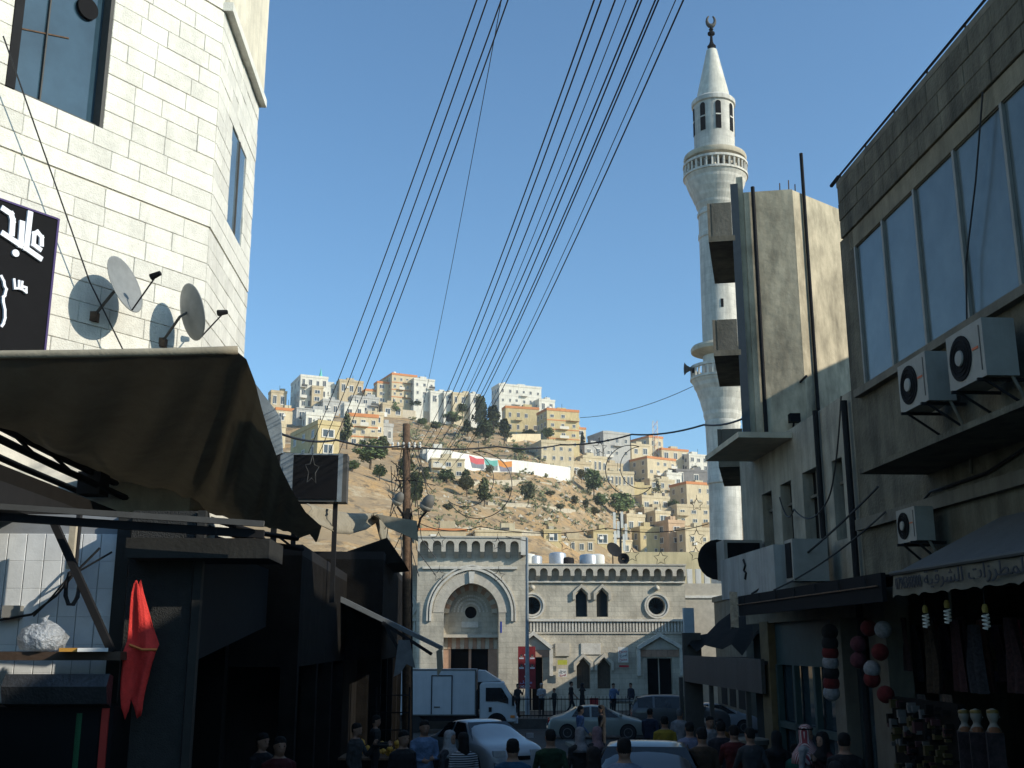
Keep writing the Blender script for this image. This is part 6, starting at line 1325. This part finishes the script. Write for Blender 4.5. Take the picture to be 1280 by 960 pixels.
def car(label, X, Y, head, col, kind='sedan', name='parked_car', L=4.4, Wd=1.74, H=1.45, rough=.35):
    o = thing(name, label, 'car', (X, Y, gz(Y)), head, 'cars in the street'); mp = mat('car_' + '%02d%02d%02d' % tuple(int(c * 99) for c in col), col, rough, .05, 3, 0, spec=.5, coat=.6)
    o.rotation_euler = (0, math.atan(.033) * (math.sin(head)) if Y < 57 else 0, head)
    sx_ = L / 4.4; sz = H / 1.45; hw = Wd / 2
    if kind == 'sedan': st = [(-2.2, .52, .56, .86, .8), (-2.14, .78, .82, .93, .86), (-2.0, .93, .96, .97, .87), (-1.5, .96, 1.0, 1, .86), (-.9, .95, 1.39, 1, .70), (-.3, .94, 1.45, 1, .70), (.3, .93, 1.42, 1, .70), (1.12, .92, .98, 1, .84), (1.7, .84, .89, .98, .84), (2.05, .73, .77, .93, .82), (2.2, .52, .55, .84, .76)]
    else: st = [(-2.2, .6, .66, .92, .84), (-2.17, .98, 1.02, .95, .82), (-1.95, 1.0, 1.40, .98, .74), (-1.2, 1.0, 1.45, 1, .74), (-.3, .99, 1.46, 1, .74), (.4, .98, 1.42, 1, .73), (1.0, .97, 1.03, 1, .85), (1.7, .92, .96, .99, .86), (2.1, .82, .87, .95, .84), (2.2, .55, .58, .88, .78)]
    rows = []
    for x, zb, zt_, wf, rf in st:
        w_ = hw * wf; rr = hw * rf; pts = [(-w_ * .93, .2), (-w_, .42), (-w_, zb * sz - .06), (-w_ * .965, zb * sz), (-rr, zt_ * sz - .05 * (zt_ - zb) - .01), (-rr * .82, zt_ * sz), (0, zt_ * sz + .015)]
        pts = pts + [(-a, b) for a, b in pts[-2::-1]]; rows.append([(x * sx_, a, b) for a, b in pts])
    mb = MB(); mb.grid(rows)
    for r_ in (0, len(st) - 1): k = r_ * 13; mb.face(range(k, k + 13))
    b_ = mb.build('body', mp, o, smooth='auto'); mo = b_.modifiers.new('bevel', 'SUBSURF'); mo.levels = 1; mo.render_levels = 1
    def P(i, j, up=.012):
        p = Vector(rows[i][j]); c = Vector((p.x, 0, .8)); return p + (p - c).normalized() * up
    cab = [i for i, s_ in enumerate(st) if s_[2] - s_[1] > .3]; f, l_ = cab[0], cab[-1]
    def lerpq(a, b, t): return a + (b - a) * t
    def glassq(nm, q, ins=.08):
        c = sum(q, Vector()) / 4; MB().poly(*[p + (c - p) * ins for p in q]).build(nm, M_CGL, o)
    glassq('windshield', [P(l_ + 1, 3), P(l_ + 1, 9), P(l_, 8), P(l_, 4)], .06); glassq('rear_window', [P(f - 1, 3), P(f - 1, 9), P(f, 8), P(f, 4)], .1)
    for sd in ((3, 4), (9, 8)):
        mid = (f + l_) // 2
        glassq('side_window', [P(f, sd[0]) + Vector((-.25 if kind == 'sedan' else .05, 0, .02)), P(mid, sd[0]) + Vector((-.03, 0, .02)), P(mid, sd[1]) - Vector((.03, 0, .03)), P(f, sd[1]) - Vector((-.02, 0, .03))], .03)
        glassq('side_window', [P(mid, sd[0]) + Vector((.03, 0, .02)), P(l_ + 1, sd[0]) + Vector((-.12, 0, .02)), P(l_, sd[1]) - Vector((0, 0, .03)), P(mid, sd[1]) + Vector((.03, 0, -.03))], .03)
    xw = 1.33 * sx_; rw = .31 if kind == 'sedan' else .36
    for s_ in (-1, 1):
        for x in (-xw, xw):
            MB().lathe([(rw + .06, -.02), (rw + .06, .02)], 20, (x, s_ * (hw + .004), rw + .01), ax=1).build('wheel_arch', M_BLACK, o); wheel(o, x, s_ * (hw - .055), rw)
        MB().box(2.07 * sx_, s_ * hw * .62 - .17, .60 * sz, 2.17 * sx_, s_ * hw * .62 + .17, .74 * sz).build('headlight', M_HEAD, o)
        MB().box(-2.19 * sx_, s_ * hw * .68 - .16, .72 * sz, -2.07 * sx_, s_ * hw * .68 + .16, .86 * sz).build('taillight', M_TAIL, o)
        MB().box(.95 * sx_, s_ * (hw + .08) - .08, .96 * sz, 1.08 * sx_, s_ * (hw + .08) + .08, 1.08 * sz).build('wing_mirror', mp, o)
        for x in (-.55, .45): MB().box(x, s_ * hw - .01, .80 * sz, x + .16, s_ * hw + .025, .83 * sz).build('door_handle', mp, o)
    MB().box(2.1 * sx_, -hw * .8, .26, 2.24 * sx_, hw * .8, .46).build('bumper', mp, o); MB().box(-2.25 * sx_, -hw * .8, .28, -2.1 * sx_, hw * .8, .5).build('bumper', mp, o)
    MB().box(2.19 * sx_, -.32, .50, 2.215 * sx_, .32, .6).build('grille', M_BLACK, o); MB().box(-2.262 * sx_, -.24, .5, -2.24 * sx_, .24, .62).build('number_plate', M_ACW, o)
    return o
def cx(px, Y, py=900): return at(px, py, Y).x
car('white sedan turning towards the camera in front of the delivery truck', cx(603, 31, 930), 31, R(-63), (.30, .31, .32), 'sedan')
car('silver green sedan with a lit tail lamp before the mosque fence', cx(746, 50.5), 50.5, R(-2), (.20, .22, .20), 'sedan')
car('dark off-road car parked before the right side of the mosque', cx(850, 53), 53, R(-4), (.035, .04, .045), 'suv', L=4.6, Wd=1.85, H=1.85)
car('dark car facing the camera in the lower middle of the street', cx(808, 16.9, 930), 16.9, R(-97), (.02, .022, .025), 'sedan', L=4.5, H=1.58)
car('black car roof at the bottom edge near the embroidery shop', cx(960, 12.2, 955), 12.2, R(-88), (.012, .013, .015), 'sedan', H=1.5)
car('silver car far on the right beyond the market stall', cx(893, 56, 890), 56.3, R(0), (.25, .26, .28), 'sedan')
# delivery truck
TY = 55.6; tx = cx(645, TY, 880)
tk = thing('delivery_truck', 'white box delivery truck standing before the mosque portal', 'truck', (tx, TY, gz(TY)), 0)
M_TW = mat('truck_white', (.40, .42, .44), .45, .05, 2, .02, stain=.12)
MB().box(-6.6, 0, .82, -1.98, 2.1, 3.02).build('cargo_box', M_TW, tk)
for z in (.82, 2.98): MB().box(-6.62, -.02, z, -1.96, 0, z + .06).build('box_rail', M_STEEL, tk)
for x in (-6.6, -2.04): MB().box(x, -.018, .88, x + .06, 0, 2.98).build('box_post', M_STEEL, tk)
d_ = MB().box(-4.15, -.015, .95, -3.2, 0, 2.7).build('side_door', M_TW, tk)
for b in ((-4.2, .9, -4.15, 2.75), (-3.2, .9, -3.15, 2.75), (-4.15, 2.7, -3.2, 2.75)): MB().box(b[0], -.035, b[1], b[2], 0, b[3]).build('door_seal', M_DSTEEL, d_)
MB().box(-4.05, -.05, 1.2, -3.75, -.015, 1.26).build('latch', M_STEEL, d_)
cab = MB().prism([(-1.8, .55), (-1.8, 2.3), (-1.62, 2.42), (-.62, 2.42), (-.12, 1.55), (0, 1.2), (.02, .5)], 1, .06, 2.02).build('cab', M_TW, tk); bv = cab.modifiers.new('b', 'BEVEL'); bv.width = .06; bv.segments = 2
MB().prism([(-1.5, 1.5), (-1.5, 2.15), (-.72, 2.15), (-.38, 1.62), (-.38, 1.38), (-.9, 1.5)], 1, .03, .06).build('side_window', M_CGL, tk)
MB().poly((-.56, .2, 2.33), (-.56, 1.88, 2.33), (-.09, 1.88, 1.58), (-.09, .2, 1.58)).build('windshield', M_CGL, tk)
MB().prism([(-1.9, 2.42), (-1.9, 2.98), (-1.55, 2.95), (-.75, 2.46)], 1, .2, 1.9).build('wind_deflector', M_TW, tk)
MB().box(-1.35, .02, 1.0, -1.2, .06, 1.22).build('door_handle', M_BLACK, tk); MB().box(-.2, -.14, 1.3, -.08, 0.04, 1.75).build('wing_mirror', M_BLACK, tk)
MB().box(-6.5, .25, .55, -.3, 1.85, .8).build('chassis', M_DSTEEL, tk); MB().box(-1.9, .1, 2.0, -1.98, 2.0, .82).build('cab_back', M_DSTEEL, tk)
MB().box(-.1, .15, .45, .1, 1.95, .7).build('bumper', M_TW, tk); MB().box(.0, .2, .78, .05, .5, .95).build('headlight', M_HEAD, tk)
MB().box(-.28, .02, .72, -.06, .06, .84).build('indicator', plain('amber', (.5, .15, .02)), tk)
for x in (-.95, -5.0): wheel(tk, x, .2, .42, .26); wheel(tk, x, 1.85, .42, .26)
MB().lathe([(.5, -.01), (.5, .02)], 20, (-.95, .05, .46), ax=1).build('wheel_arch', M_BLACK, tk)
# ---------------------------------------------------------------- people
import numpy as np
def seg_dist(P, a, b):
    a, b = np.array(a), np.array(b); d = b - a; t = np.clip(((P - a) @ d) / max(d @ d, 1e-9), 0, 1)[:, None]; return np.linalg.norm(P - (a + t * d), axis=1)
def body_mesh(name, pose, robe=False, long_sleeve=True):
    """one continuous figure 1.72 m tall, facing -y, feet on z=0; slots: skin, top, trousers, shoes"""
    mb = MB(); S_ = []                                   # S_: (a, b, r, slot)
    def limb(pts, rad, slots):
        mb.tube(pts, rad, 10)
        for i in range(len(pts) - 1): S_.append((pts[i], pts[i + 1], (rad[i] + rad[i + 1]) / 2, slots[min(i, len(slots) - 1)]))
    mb.lathe([(.10, .78), (.150, .84), (.160, .93), (.140, 1.05), (.150, 1.18), (.170, 1.31), (.165, 1.39), (.12, 1.44), (.065, 1.465), (.055, 1.52)], 18, sx=1.14, sy=.74)
    S_.append(((0, 0, .80), (0, 0, .90), .15, 2)); S_.append(((0, 0, 1.0), (0, 0, 1.40), .15, 1)); S_.append(((0, 0, 1.45), (0, -.01, 1.5), .06, 0))
    mb.lathe([(.005, 1.478), (.05, 1.49), (.068, 1.53), (.076, 1.58), (.078, 1.63), (.070, 1.68), (.045, 1.712), (.005, 1.722)], 16, (0, -.015, 0), sy=1.22); S_.append(((0, -.01, 1.53), (0, -.01, 1.66), .08, 0))
    mb.prism([(-.10, 1.625), (-.128, 1.575), (-.10, 1.565)], 0, -.013, .013); mb.box(-.03, -.112, 1.532, .03, -.09, 1.548); mb.box(-.05, -.108, 1.632, .05, -.08, 1.646)
    for s in (-1, 1): mb.lathe([(.005, -.012), (.026, 0), (.005, .012)], 8, (s * .08, -.005, 1.6), ax=0, sy=1.4)
    for s in (-1, 1):
        lg = pose['leg'][0 if s < 0 else 1]; hip = (s * .085, 0, .86); kn = (s * .09, -lg[0], .47); an = (s * .09, -lg[1], .085 + lg[2])
        limb([hip, kn, an], [.088, .058, .042], [2]); limb([(an[0], an[1] + .05, an[2] - .045), (an[0], an[1] - .06, an[2] - .04), (an[0] + s * .012, an[1] - .17, an[2] - .055)], [.042, .045, .03], [3])
        sh = (s * .185, 0, 1.375); el, wr = pose['arm'][0 if s < 0 else 1]; el = (s * el[0], el[1], el[2]); wr = (s * wr[0], wr[1], wr[2])
        limb([(s * .13, 0, 1.385), sh, el], [.06, .056, .043], [1]); limb([el, wr], [.042, .03], [1 if long_sleeve else 0])
        d = (Vector(wr) - Vector(el)).normalized(); side = Vector((0, -1, 0)) if abs(d.y) < .8 else Vector((0, 0, 1)); side = (side - d * side.dot(d)).normalized(); nrm = d.cross(side)
        w_ = Vector(wr); pal = w_ + d * .085; limb([tuple(w_ - d * .01), tuple(w_ + d * .04), tuple(pal)], [.026, .034, .034], [0])
        for f in range(4):
            b = pal + side * (-.03 + .02 * f) - d * .012; ln = (.062, .076, .070, .052)[3 - f]; t1 = b + d * ln * .55 + nrm * .006 * s; t2 = t1 + d * ln * .4 + nrm * .022 * s
            limb([tuple(b), tuple(t1), tuple(t2)], [.0095, .009, .007], [0])
        b = w_ + d * .03 + side * .03; limb([tuple(b), tuple(b + side * .03 + d * .025), tuple(b + side * .035 + d * .055)], [.012, .010, .008], [0])
    if robe:
        mb.lathe([(.25, .03), (.24, .2), (.20, .6), (.165, .95), (.15, 1.1)], 20, sx=1.05, sy=.85)
        for z in np.linspace(.08, .95, 7): S_.append(((-.06, 0, z), (.06, 0, z), .24 - .09 * z, 1))
    me = mb.mesh(name, [M_SKIN, M_SKIN, M_SKIN, M_SKIN]); t = obj('tmp', me); md = t.modifiers.new('r', 'REMESH'); md.mode = 'VOXEL'; md.voxel_size = .013; md.use_smooth_shade = True
    sm = t.modifiers.new('s', 'SMOOTH'); sm.factor = .5; sm.iterations = 3
    dg = bpy.context.evaluated_depsgraph_get(); out = bpy.data.meshes.new_from_object(t.evaluated_get(dg)); bpy.data.objects.remove(t); out.name = name
    n = len(out.polygons); C = np.empty(n * 3); out.polygons.foreach_get('center', C); C = C.reshape(-1, 3)
    D = np.stack([seg_dist(C, a, b) - r_ for a, b, r_, _ in S_]); idx = np.array([q[3] for q in S_])[D.argmin(0)]
    idx[(C[:, 2] > 1.455) & (np.abs(C[:, 0]) < .1)] = 0
    out.materials.clear()
    for m in range(4): out.materials.append(M_SKIN)
    out.polygons.foreach_set('material_index', idx.astype(np.int32)); out.polygons.foreach_set('use_smooth', [True] * n); return out
M_SKIN = mat('skin', (.24, .135, .09), .6, .08, 8, 0)
AD = ((.235, .02, 1.10), (.24, -.06, .86))
POSE = {'stand': {'leg': ((0, 0, 0), (0, 0, 0)), 'arm': (AD, AD)}, 'walk': {'leg': ((.16, .24, 0), (-.04, -.28, .06)), 'arm': (((.23, .12, 1.11), (.23, .10, .87)), ((.23, -.12, 1.12), (.22, -.30, .93)))},
        'phone': {'leg': ((0, 0, 0), (.03, .03, 0)), 'arm': (((.23, -.03, 1.11), (.10, -.27, 1.10)), ((.23, -.03, 1.11), (.08, -.28, 1.13)))}, 'talk': {'leg': ((.03, .03, 0), (-.02, -.03, 0)), 'arm': (AD, ((.24, -.12, 1.14), (.14, -.30, 1.34)))}}
BODY = {}
def body(p, robe, ls):
    k = (p, robe, ls)
    if k not in BODY: BODY[k] = body_mesh('body', POSE[p], robe, ls)
    return BODY[k]
def _cap(prof, sy=1.2, cut=None):
    mb = MB(); mb.lathe(prof, 18, (0, -.012, 0), sy=sy)
    if cut: mb.v = [(x, max(y, cut(z)) if y < 0 else y, z) for x, y, z in mb.v]
    return mb
def hair_mesh(): return _cap([(.045, 1.535), (.068, 1.55), (.080, 1.59), (.083, 1.65), (.075, 1.692), (.048, 1.722), (.005, 1.732)], 1.2, lambda z: .01 if z < 1.61 else -.085 - (z - 1.61) * .5).mesh('hair', M_BLACK, True)
def long_hair(): return _cap([(.10, 1.34), (.10, 1.45), (.088, 1.54), (.089, 1.65), (.08, 1.695), (.052, 1.73), (.005, 1.742)], 1.25, lambda z: .015 if z < 1.62 else -.085 - (z - 1.62) * .5).mesh('hair', M_BLACK, True)
def scarf_mesh(long=False): return _cap([(.21 if long else .17, 1.18 if long else 1.33), (.19, 1.32), (.125, 1.42), (.092, 1.48), (.094, 1.56), (.095, 1.64), (.085, 1.70), (.055, 1.738), (.005, 1.75)], 1.15, lambda z: -.075 if 1.52 < z < 1.66 else -9).mesh('headscarf', M_BLACK, True)
def cap_mesh(): return _cap([(.083, 1.655), (.086, 1.69), (.075, 1.725), (.005, 1.735)]).mesh('cap', M_WHITE, True)
HM = {'hair': hair_mesh(), 'long': long_hair(), 'scarf': scarf_mesh(), 'keffiyeh': scarf_mesh(True), 'cap': cap_mesh()}
EYE = MB().lathe([(.001, -.008), (.009, 0), (.001, .008)], 8, ax=1).mesh('eye', M_BLACK)
def cloth(c, st=None): return mat('cloth_%02d%02d%02d' % tuple(int(v * 99) for v in c), tuple(v * .5 for v in c), .9, .3, 7, .8, 11)
def striped(n, c1, c2, f, ax=2):
    m = mat(n, c1, .9, .05, 3, 0); N = m.node_tree.nodes; L = m.node_tree.links; g = N.new('ShaderNodeTexCoord'); w_ = N.new('ShaderNodeTexWave'); w_.bands_direction = 'XYZ'[ax]; w_.inputs['Scale'].default_value = f
    mx_ = N.new('ShaderNodeMix'); mx_.data_type = 'RGBA'; mx_.inputs[6].default_value = (*c1, 1); mx_.inputs[7].default_value = (*c2, 1); r_ = N.new('ShaderNodeMapRange'); r_.inputs[1].default_value = .45; r_.inputs[2].default_value = .55
    L.new(g.outputs['Object'], w_.inputs[0]); L.new(w_.outputs[1], r_.inputs[0]); L.new(r_.outputs[0], mx_.inputs[0]); L.new(mx_.outputs[2], N['Principled BSDF'].inputs['Base Color']); return m
M_STR = striped('striped_top', (.02, .02, .025), (.35, .35, .36), 9); M_KEF = striped('keffiyeh_check', (.42, .36, .35), (.22, .04, .05), 16, 0)
JEAN = (.03, .035, .05); DARK = (.02, .02, .022)
def person(label, px, Y, face, top, low=JEAN, pose='stand', head='hair', hcol=(.012, .010, .009), robe=False, ls=True, H=1.72, z=None, py=880):
    p = at(px, py, Y); g = gz(Y) if z is None else z; o = thing('person', label, 'person', (p.x, Y, g), R(face), 'people in the street'); k = H / 1.72; o.scale = (k, k, k)
    b = obj('body', body(pose, robe, ls), o); tm = top if not isinstance(top, tuple) else cloth(top)
    for i, m in ((0, M_SKIN), (1, tm), (2, cloth(low)), (3, M_RUB)): b.material_slots[i].link = 'OBJECT'; b.material_slots[i].material = m
    hm = obj('hair' if head in ('hair', 'long') else 'cap' if head == 'cap' else 'headscarf', HM[head], o); hm.material_slots[0].link = 'OBJECT'; hm.material_slots[0].material = hcol if not isinstance(hcol, tuple) else cloth(hcol)
    for ex in (-.032, .032): obj('eye', EYE, o, (ex, -.1, 1.607))
    if head == 'keffiyeh': MB().lathe([(.10, 1.67), (.105, 1.68), (.10, 1.69), (.09, 1.68)], 16, (0, -.012, 0), sy=1.15, cap=False).build('head_cord', M_BLACK, o)
    return o
PL = .5
# before the mosque
person('person in white cap and white shirt before the red banner', 677, 61, 0, (.5, .5, .52), DARK, 'phone', 'cap', (.6, .6, .6), z=PL)
person('person in dark clothes standing left of the red banner', 647, 60.5, 40, (.04, .04, .045), DARK, 'talk', 'hair', z=PL)
person('person in dark jacket stooping beside the banner crowd', 693, 60.2, -60, (.03, .03, .028), DARK, 'phone', 'hair', H=1.5, z=PL)
person('person in black T-shirt walking right before the mosque wall', 714, 61.5, 90, (.015, .015, .017), (.03, .03, .04), 'walk', 'hair', ls=False, H=1.8, z=PL)
person('person in long black robe before the lower mosque windows', 728, 61.2, 95, (.012, .012, .013), DARK, 'stand', 'scarf', (.012, .012, .013), True, z=PL)
person('person in light blue shirt at the small goods table', 767, 60.2, 30, (.18, .28, .48), DARK, 'talk', 'hair', H=1.75, z=PL)
person('person in dark blue shirt right of the goods table', 789, 61.6, -50, (.03, .035, .06), DARK, 'stand', 'hair', z=PL)
# in the street
person('person in blue shirt crossing before the silver sedan', 725, 34, 100, (.12, .20, .40), JEAN, 'walk', 'hair')
person('person in black clothes crossing beside the silver sedan', 752, 35, -80, (.015, .015, .016), DARK, 'walk', 'long')
person('person in green T-shirt walking away beside the white sedan', 688, 17.3, 190, (.02, .06, .025), JEAN, 'walk', 'hair', ls=False)
person('person in teal blue T-shirt seen from behind before the white sedan', 641, 14.4, 180, (.03, .11, .20), JEAN, 'stand', 'hair', ls=False)
person('person in black and white striped top with long dark hair', 580, 17.4, 205, M_STR, DARK, 'stand', 'long', ls=False, H=1.66)
person('person in white headscarf looking at the striped top person', 562, 18.0, 60, (.05, .05, .06), DARK, 'phone', 'scarf', (.5, .5, .52), H=1.66)
person('person in light blue shirt looking down at a phone on the left', 531, 19.6, 20, (.20, .30, .48), DARK, 'phone', 'hair', H=1.78)
person('person in pale shirt seen from behind at the bottom centre', 779, 13.4, 176, (.28, .32, .42), JEAN, 'stand', 'hair', H=1.78)
person('person in pale blue top with reddish hair at the bottom centre', 741, 13.2, 184, (.26, .31, .42), JEAN, 'stand', 'long', (.02, .012, .01), H=1.68)
person('person in white headscarf and dark coat near the bottom centre', 725, 19.5, 200, (.03, .028, .03), DARK, 'stand', 'scarf', (.36, .34, .35), H=1.65)
person('person in pink headscarf behind the dark car', 746, 20.5, 190, (.03, .025, .025), DARK, 'stand', 'scarf', (.35, .22, .24), H=1.62)
person('person in yellow T-shirt behind the dark car', 830, 24, 170, (.42, .30, .03), JEAN, 'stand', 'hair', ls=False)
person('person in lavender shirt right of the dark car', 861, 20.5, 185, (.26, .27, .38), JEAN, 'walk', 'hair')
person('person with grey hair in white top beyond the lavender shirt', 849, 29, 150, (.4, .4, .42), JEAN, 'stand', 'hair', (.2, .2, .2), H=1.75)
person('person in white patterned shirt by the market stall', 886, 24, 20, (.36, .36, .38), JEAN, 'phone', 'hair')
person('person in orange top by the market stall', 899, 26, -40, (.25, .12, .03), DARK, 'stand', 'hair', H=1.6)
person('person in dark red T-shirt walking away on the right', 916, 19, 180, (.13, .015, .015), DARK, 'walk', 'hair', ls=False)
person('person in white robe and red checked keffiyeh at the teal shop', 1004, 17.6, 60, (.42, .42, .42), DARK, 'stand', 'keffiyeh', M_KEF, True, H=1.76)
person('person in dark red embroidered robe beside the keffiyeh', 1026, 17.0, -60, (.06, .012, .014), DARK, 'talk', 'scarf', (.015, .014, .014), True, H=1.68)
person('child in teal T-shirt at the teal shop door', 990, 18.4, 120, (.02, .16, .12), DARK, 'stand', 'hair', ls=False, H=1.45)
person('person in bright green T-shirt at the bottom right', 1040, 11.8, 185, (.07, .36, .04), JEAN, 'stand', 'hair', (.02, .015, .012), ls=False, H=1.62)
person('person in black top behind the bright green T-shirt', 1052, 15.4, 160, (.015, .015, .016), DARK, 'stand', 'hair', H=1.75)
person('person in dark red T-shirt in the shade of the left shops', 352, 15, 30, (.10, .012, .014), DARK, 'stand', 'hair', ls=False, H=1.72)
person('person in black in the shade of the left shops', 330, 16.5, 60, (.015, .015, .016), DARK, 'stand', 'hair', H=1.7)
person('person in dark shirt at the fruit stand', 470, 24.6, 100, (.03, .03, .03), DARK, 'phone', 'hair', H=1.72)
person('person in dark jacket left of the dark red T-shirt', 900, 20.2, 170, (.03, .03, .035), DARK, 'stand', 'hair', H=1.74)
person('person in grey top right of the dark red T-shirt', 936, 18.4, 200, (.08, .08, .085), DARK, 'walk', 'hair', H=1.7)
person('person in black headscarf left of the child in teal', 968, 18.8, 150, (.015, .014, .016), DARK, 'stand', 'scarf', (.014, .014, .015), True, H=1.62)
person('person in brown shirt by the dark car bonnet', 876, 17.6, 190, (.10, .06, .035), DARK, 'stand', 'hair', H=1.73)
person('person in dark blue top far behind the yellow T-shirt', 812, 31, 160, (.03, .04, .08), DARK, 'walk', 'hair', H=1.72)
person('person in white T-shirt far behind the lavender shirt', 872, 33, 20, (.36, .36, .36), JEAN, 'walk', 'hair', ls=False)
person('person in black shirt left of the striped top', 505, 17.4, 40, (.02, .02, .022), DARK, 'stand', 'hair', H=1.7)
person('person in grey shirt in the shade by the fruit stand', 446, 20.5, 70, (.06, .06, .06), DARK, 'talk', 'hair', H=1.7)

# ---------------------------------------------------------------- thin dusty air
hz = MB().box(-950, -65, -3, 950, 1520, 130)
hm = bpy.data.materials.new('dusty_air'); hm.use_nodes = True; hm.node_tree.nodes.remove(hm.node_tree.nodes['Principled BSDF'])
pv = hm.node_tree.nodes.new('ShaderNodeVolumePrincipled'); pv.inputs['Color'].default_value = (.86, .88, .92, 1); pv.inputs['Density'].default_value = .00028; pv.inputs['Anisotropy'].default_value = .2
hm.node_tree.links.new(pv.outputs[0], hm.node_tree.nodes['Material Output'].inputs['Volume'])
ho = hz.build('haze', hm); ho['kind'] = 'stuff'; ho['label'] = 'thin pale dusty air over the whole street and hill'; ho['category'] = 'haze'
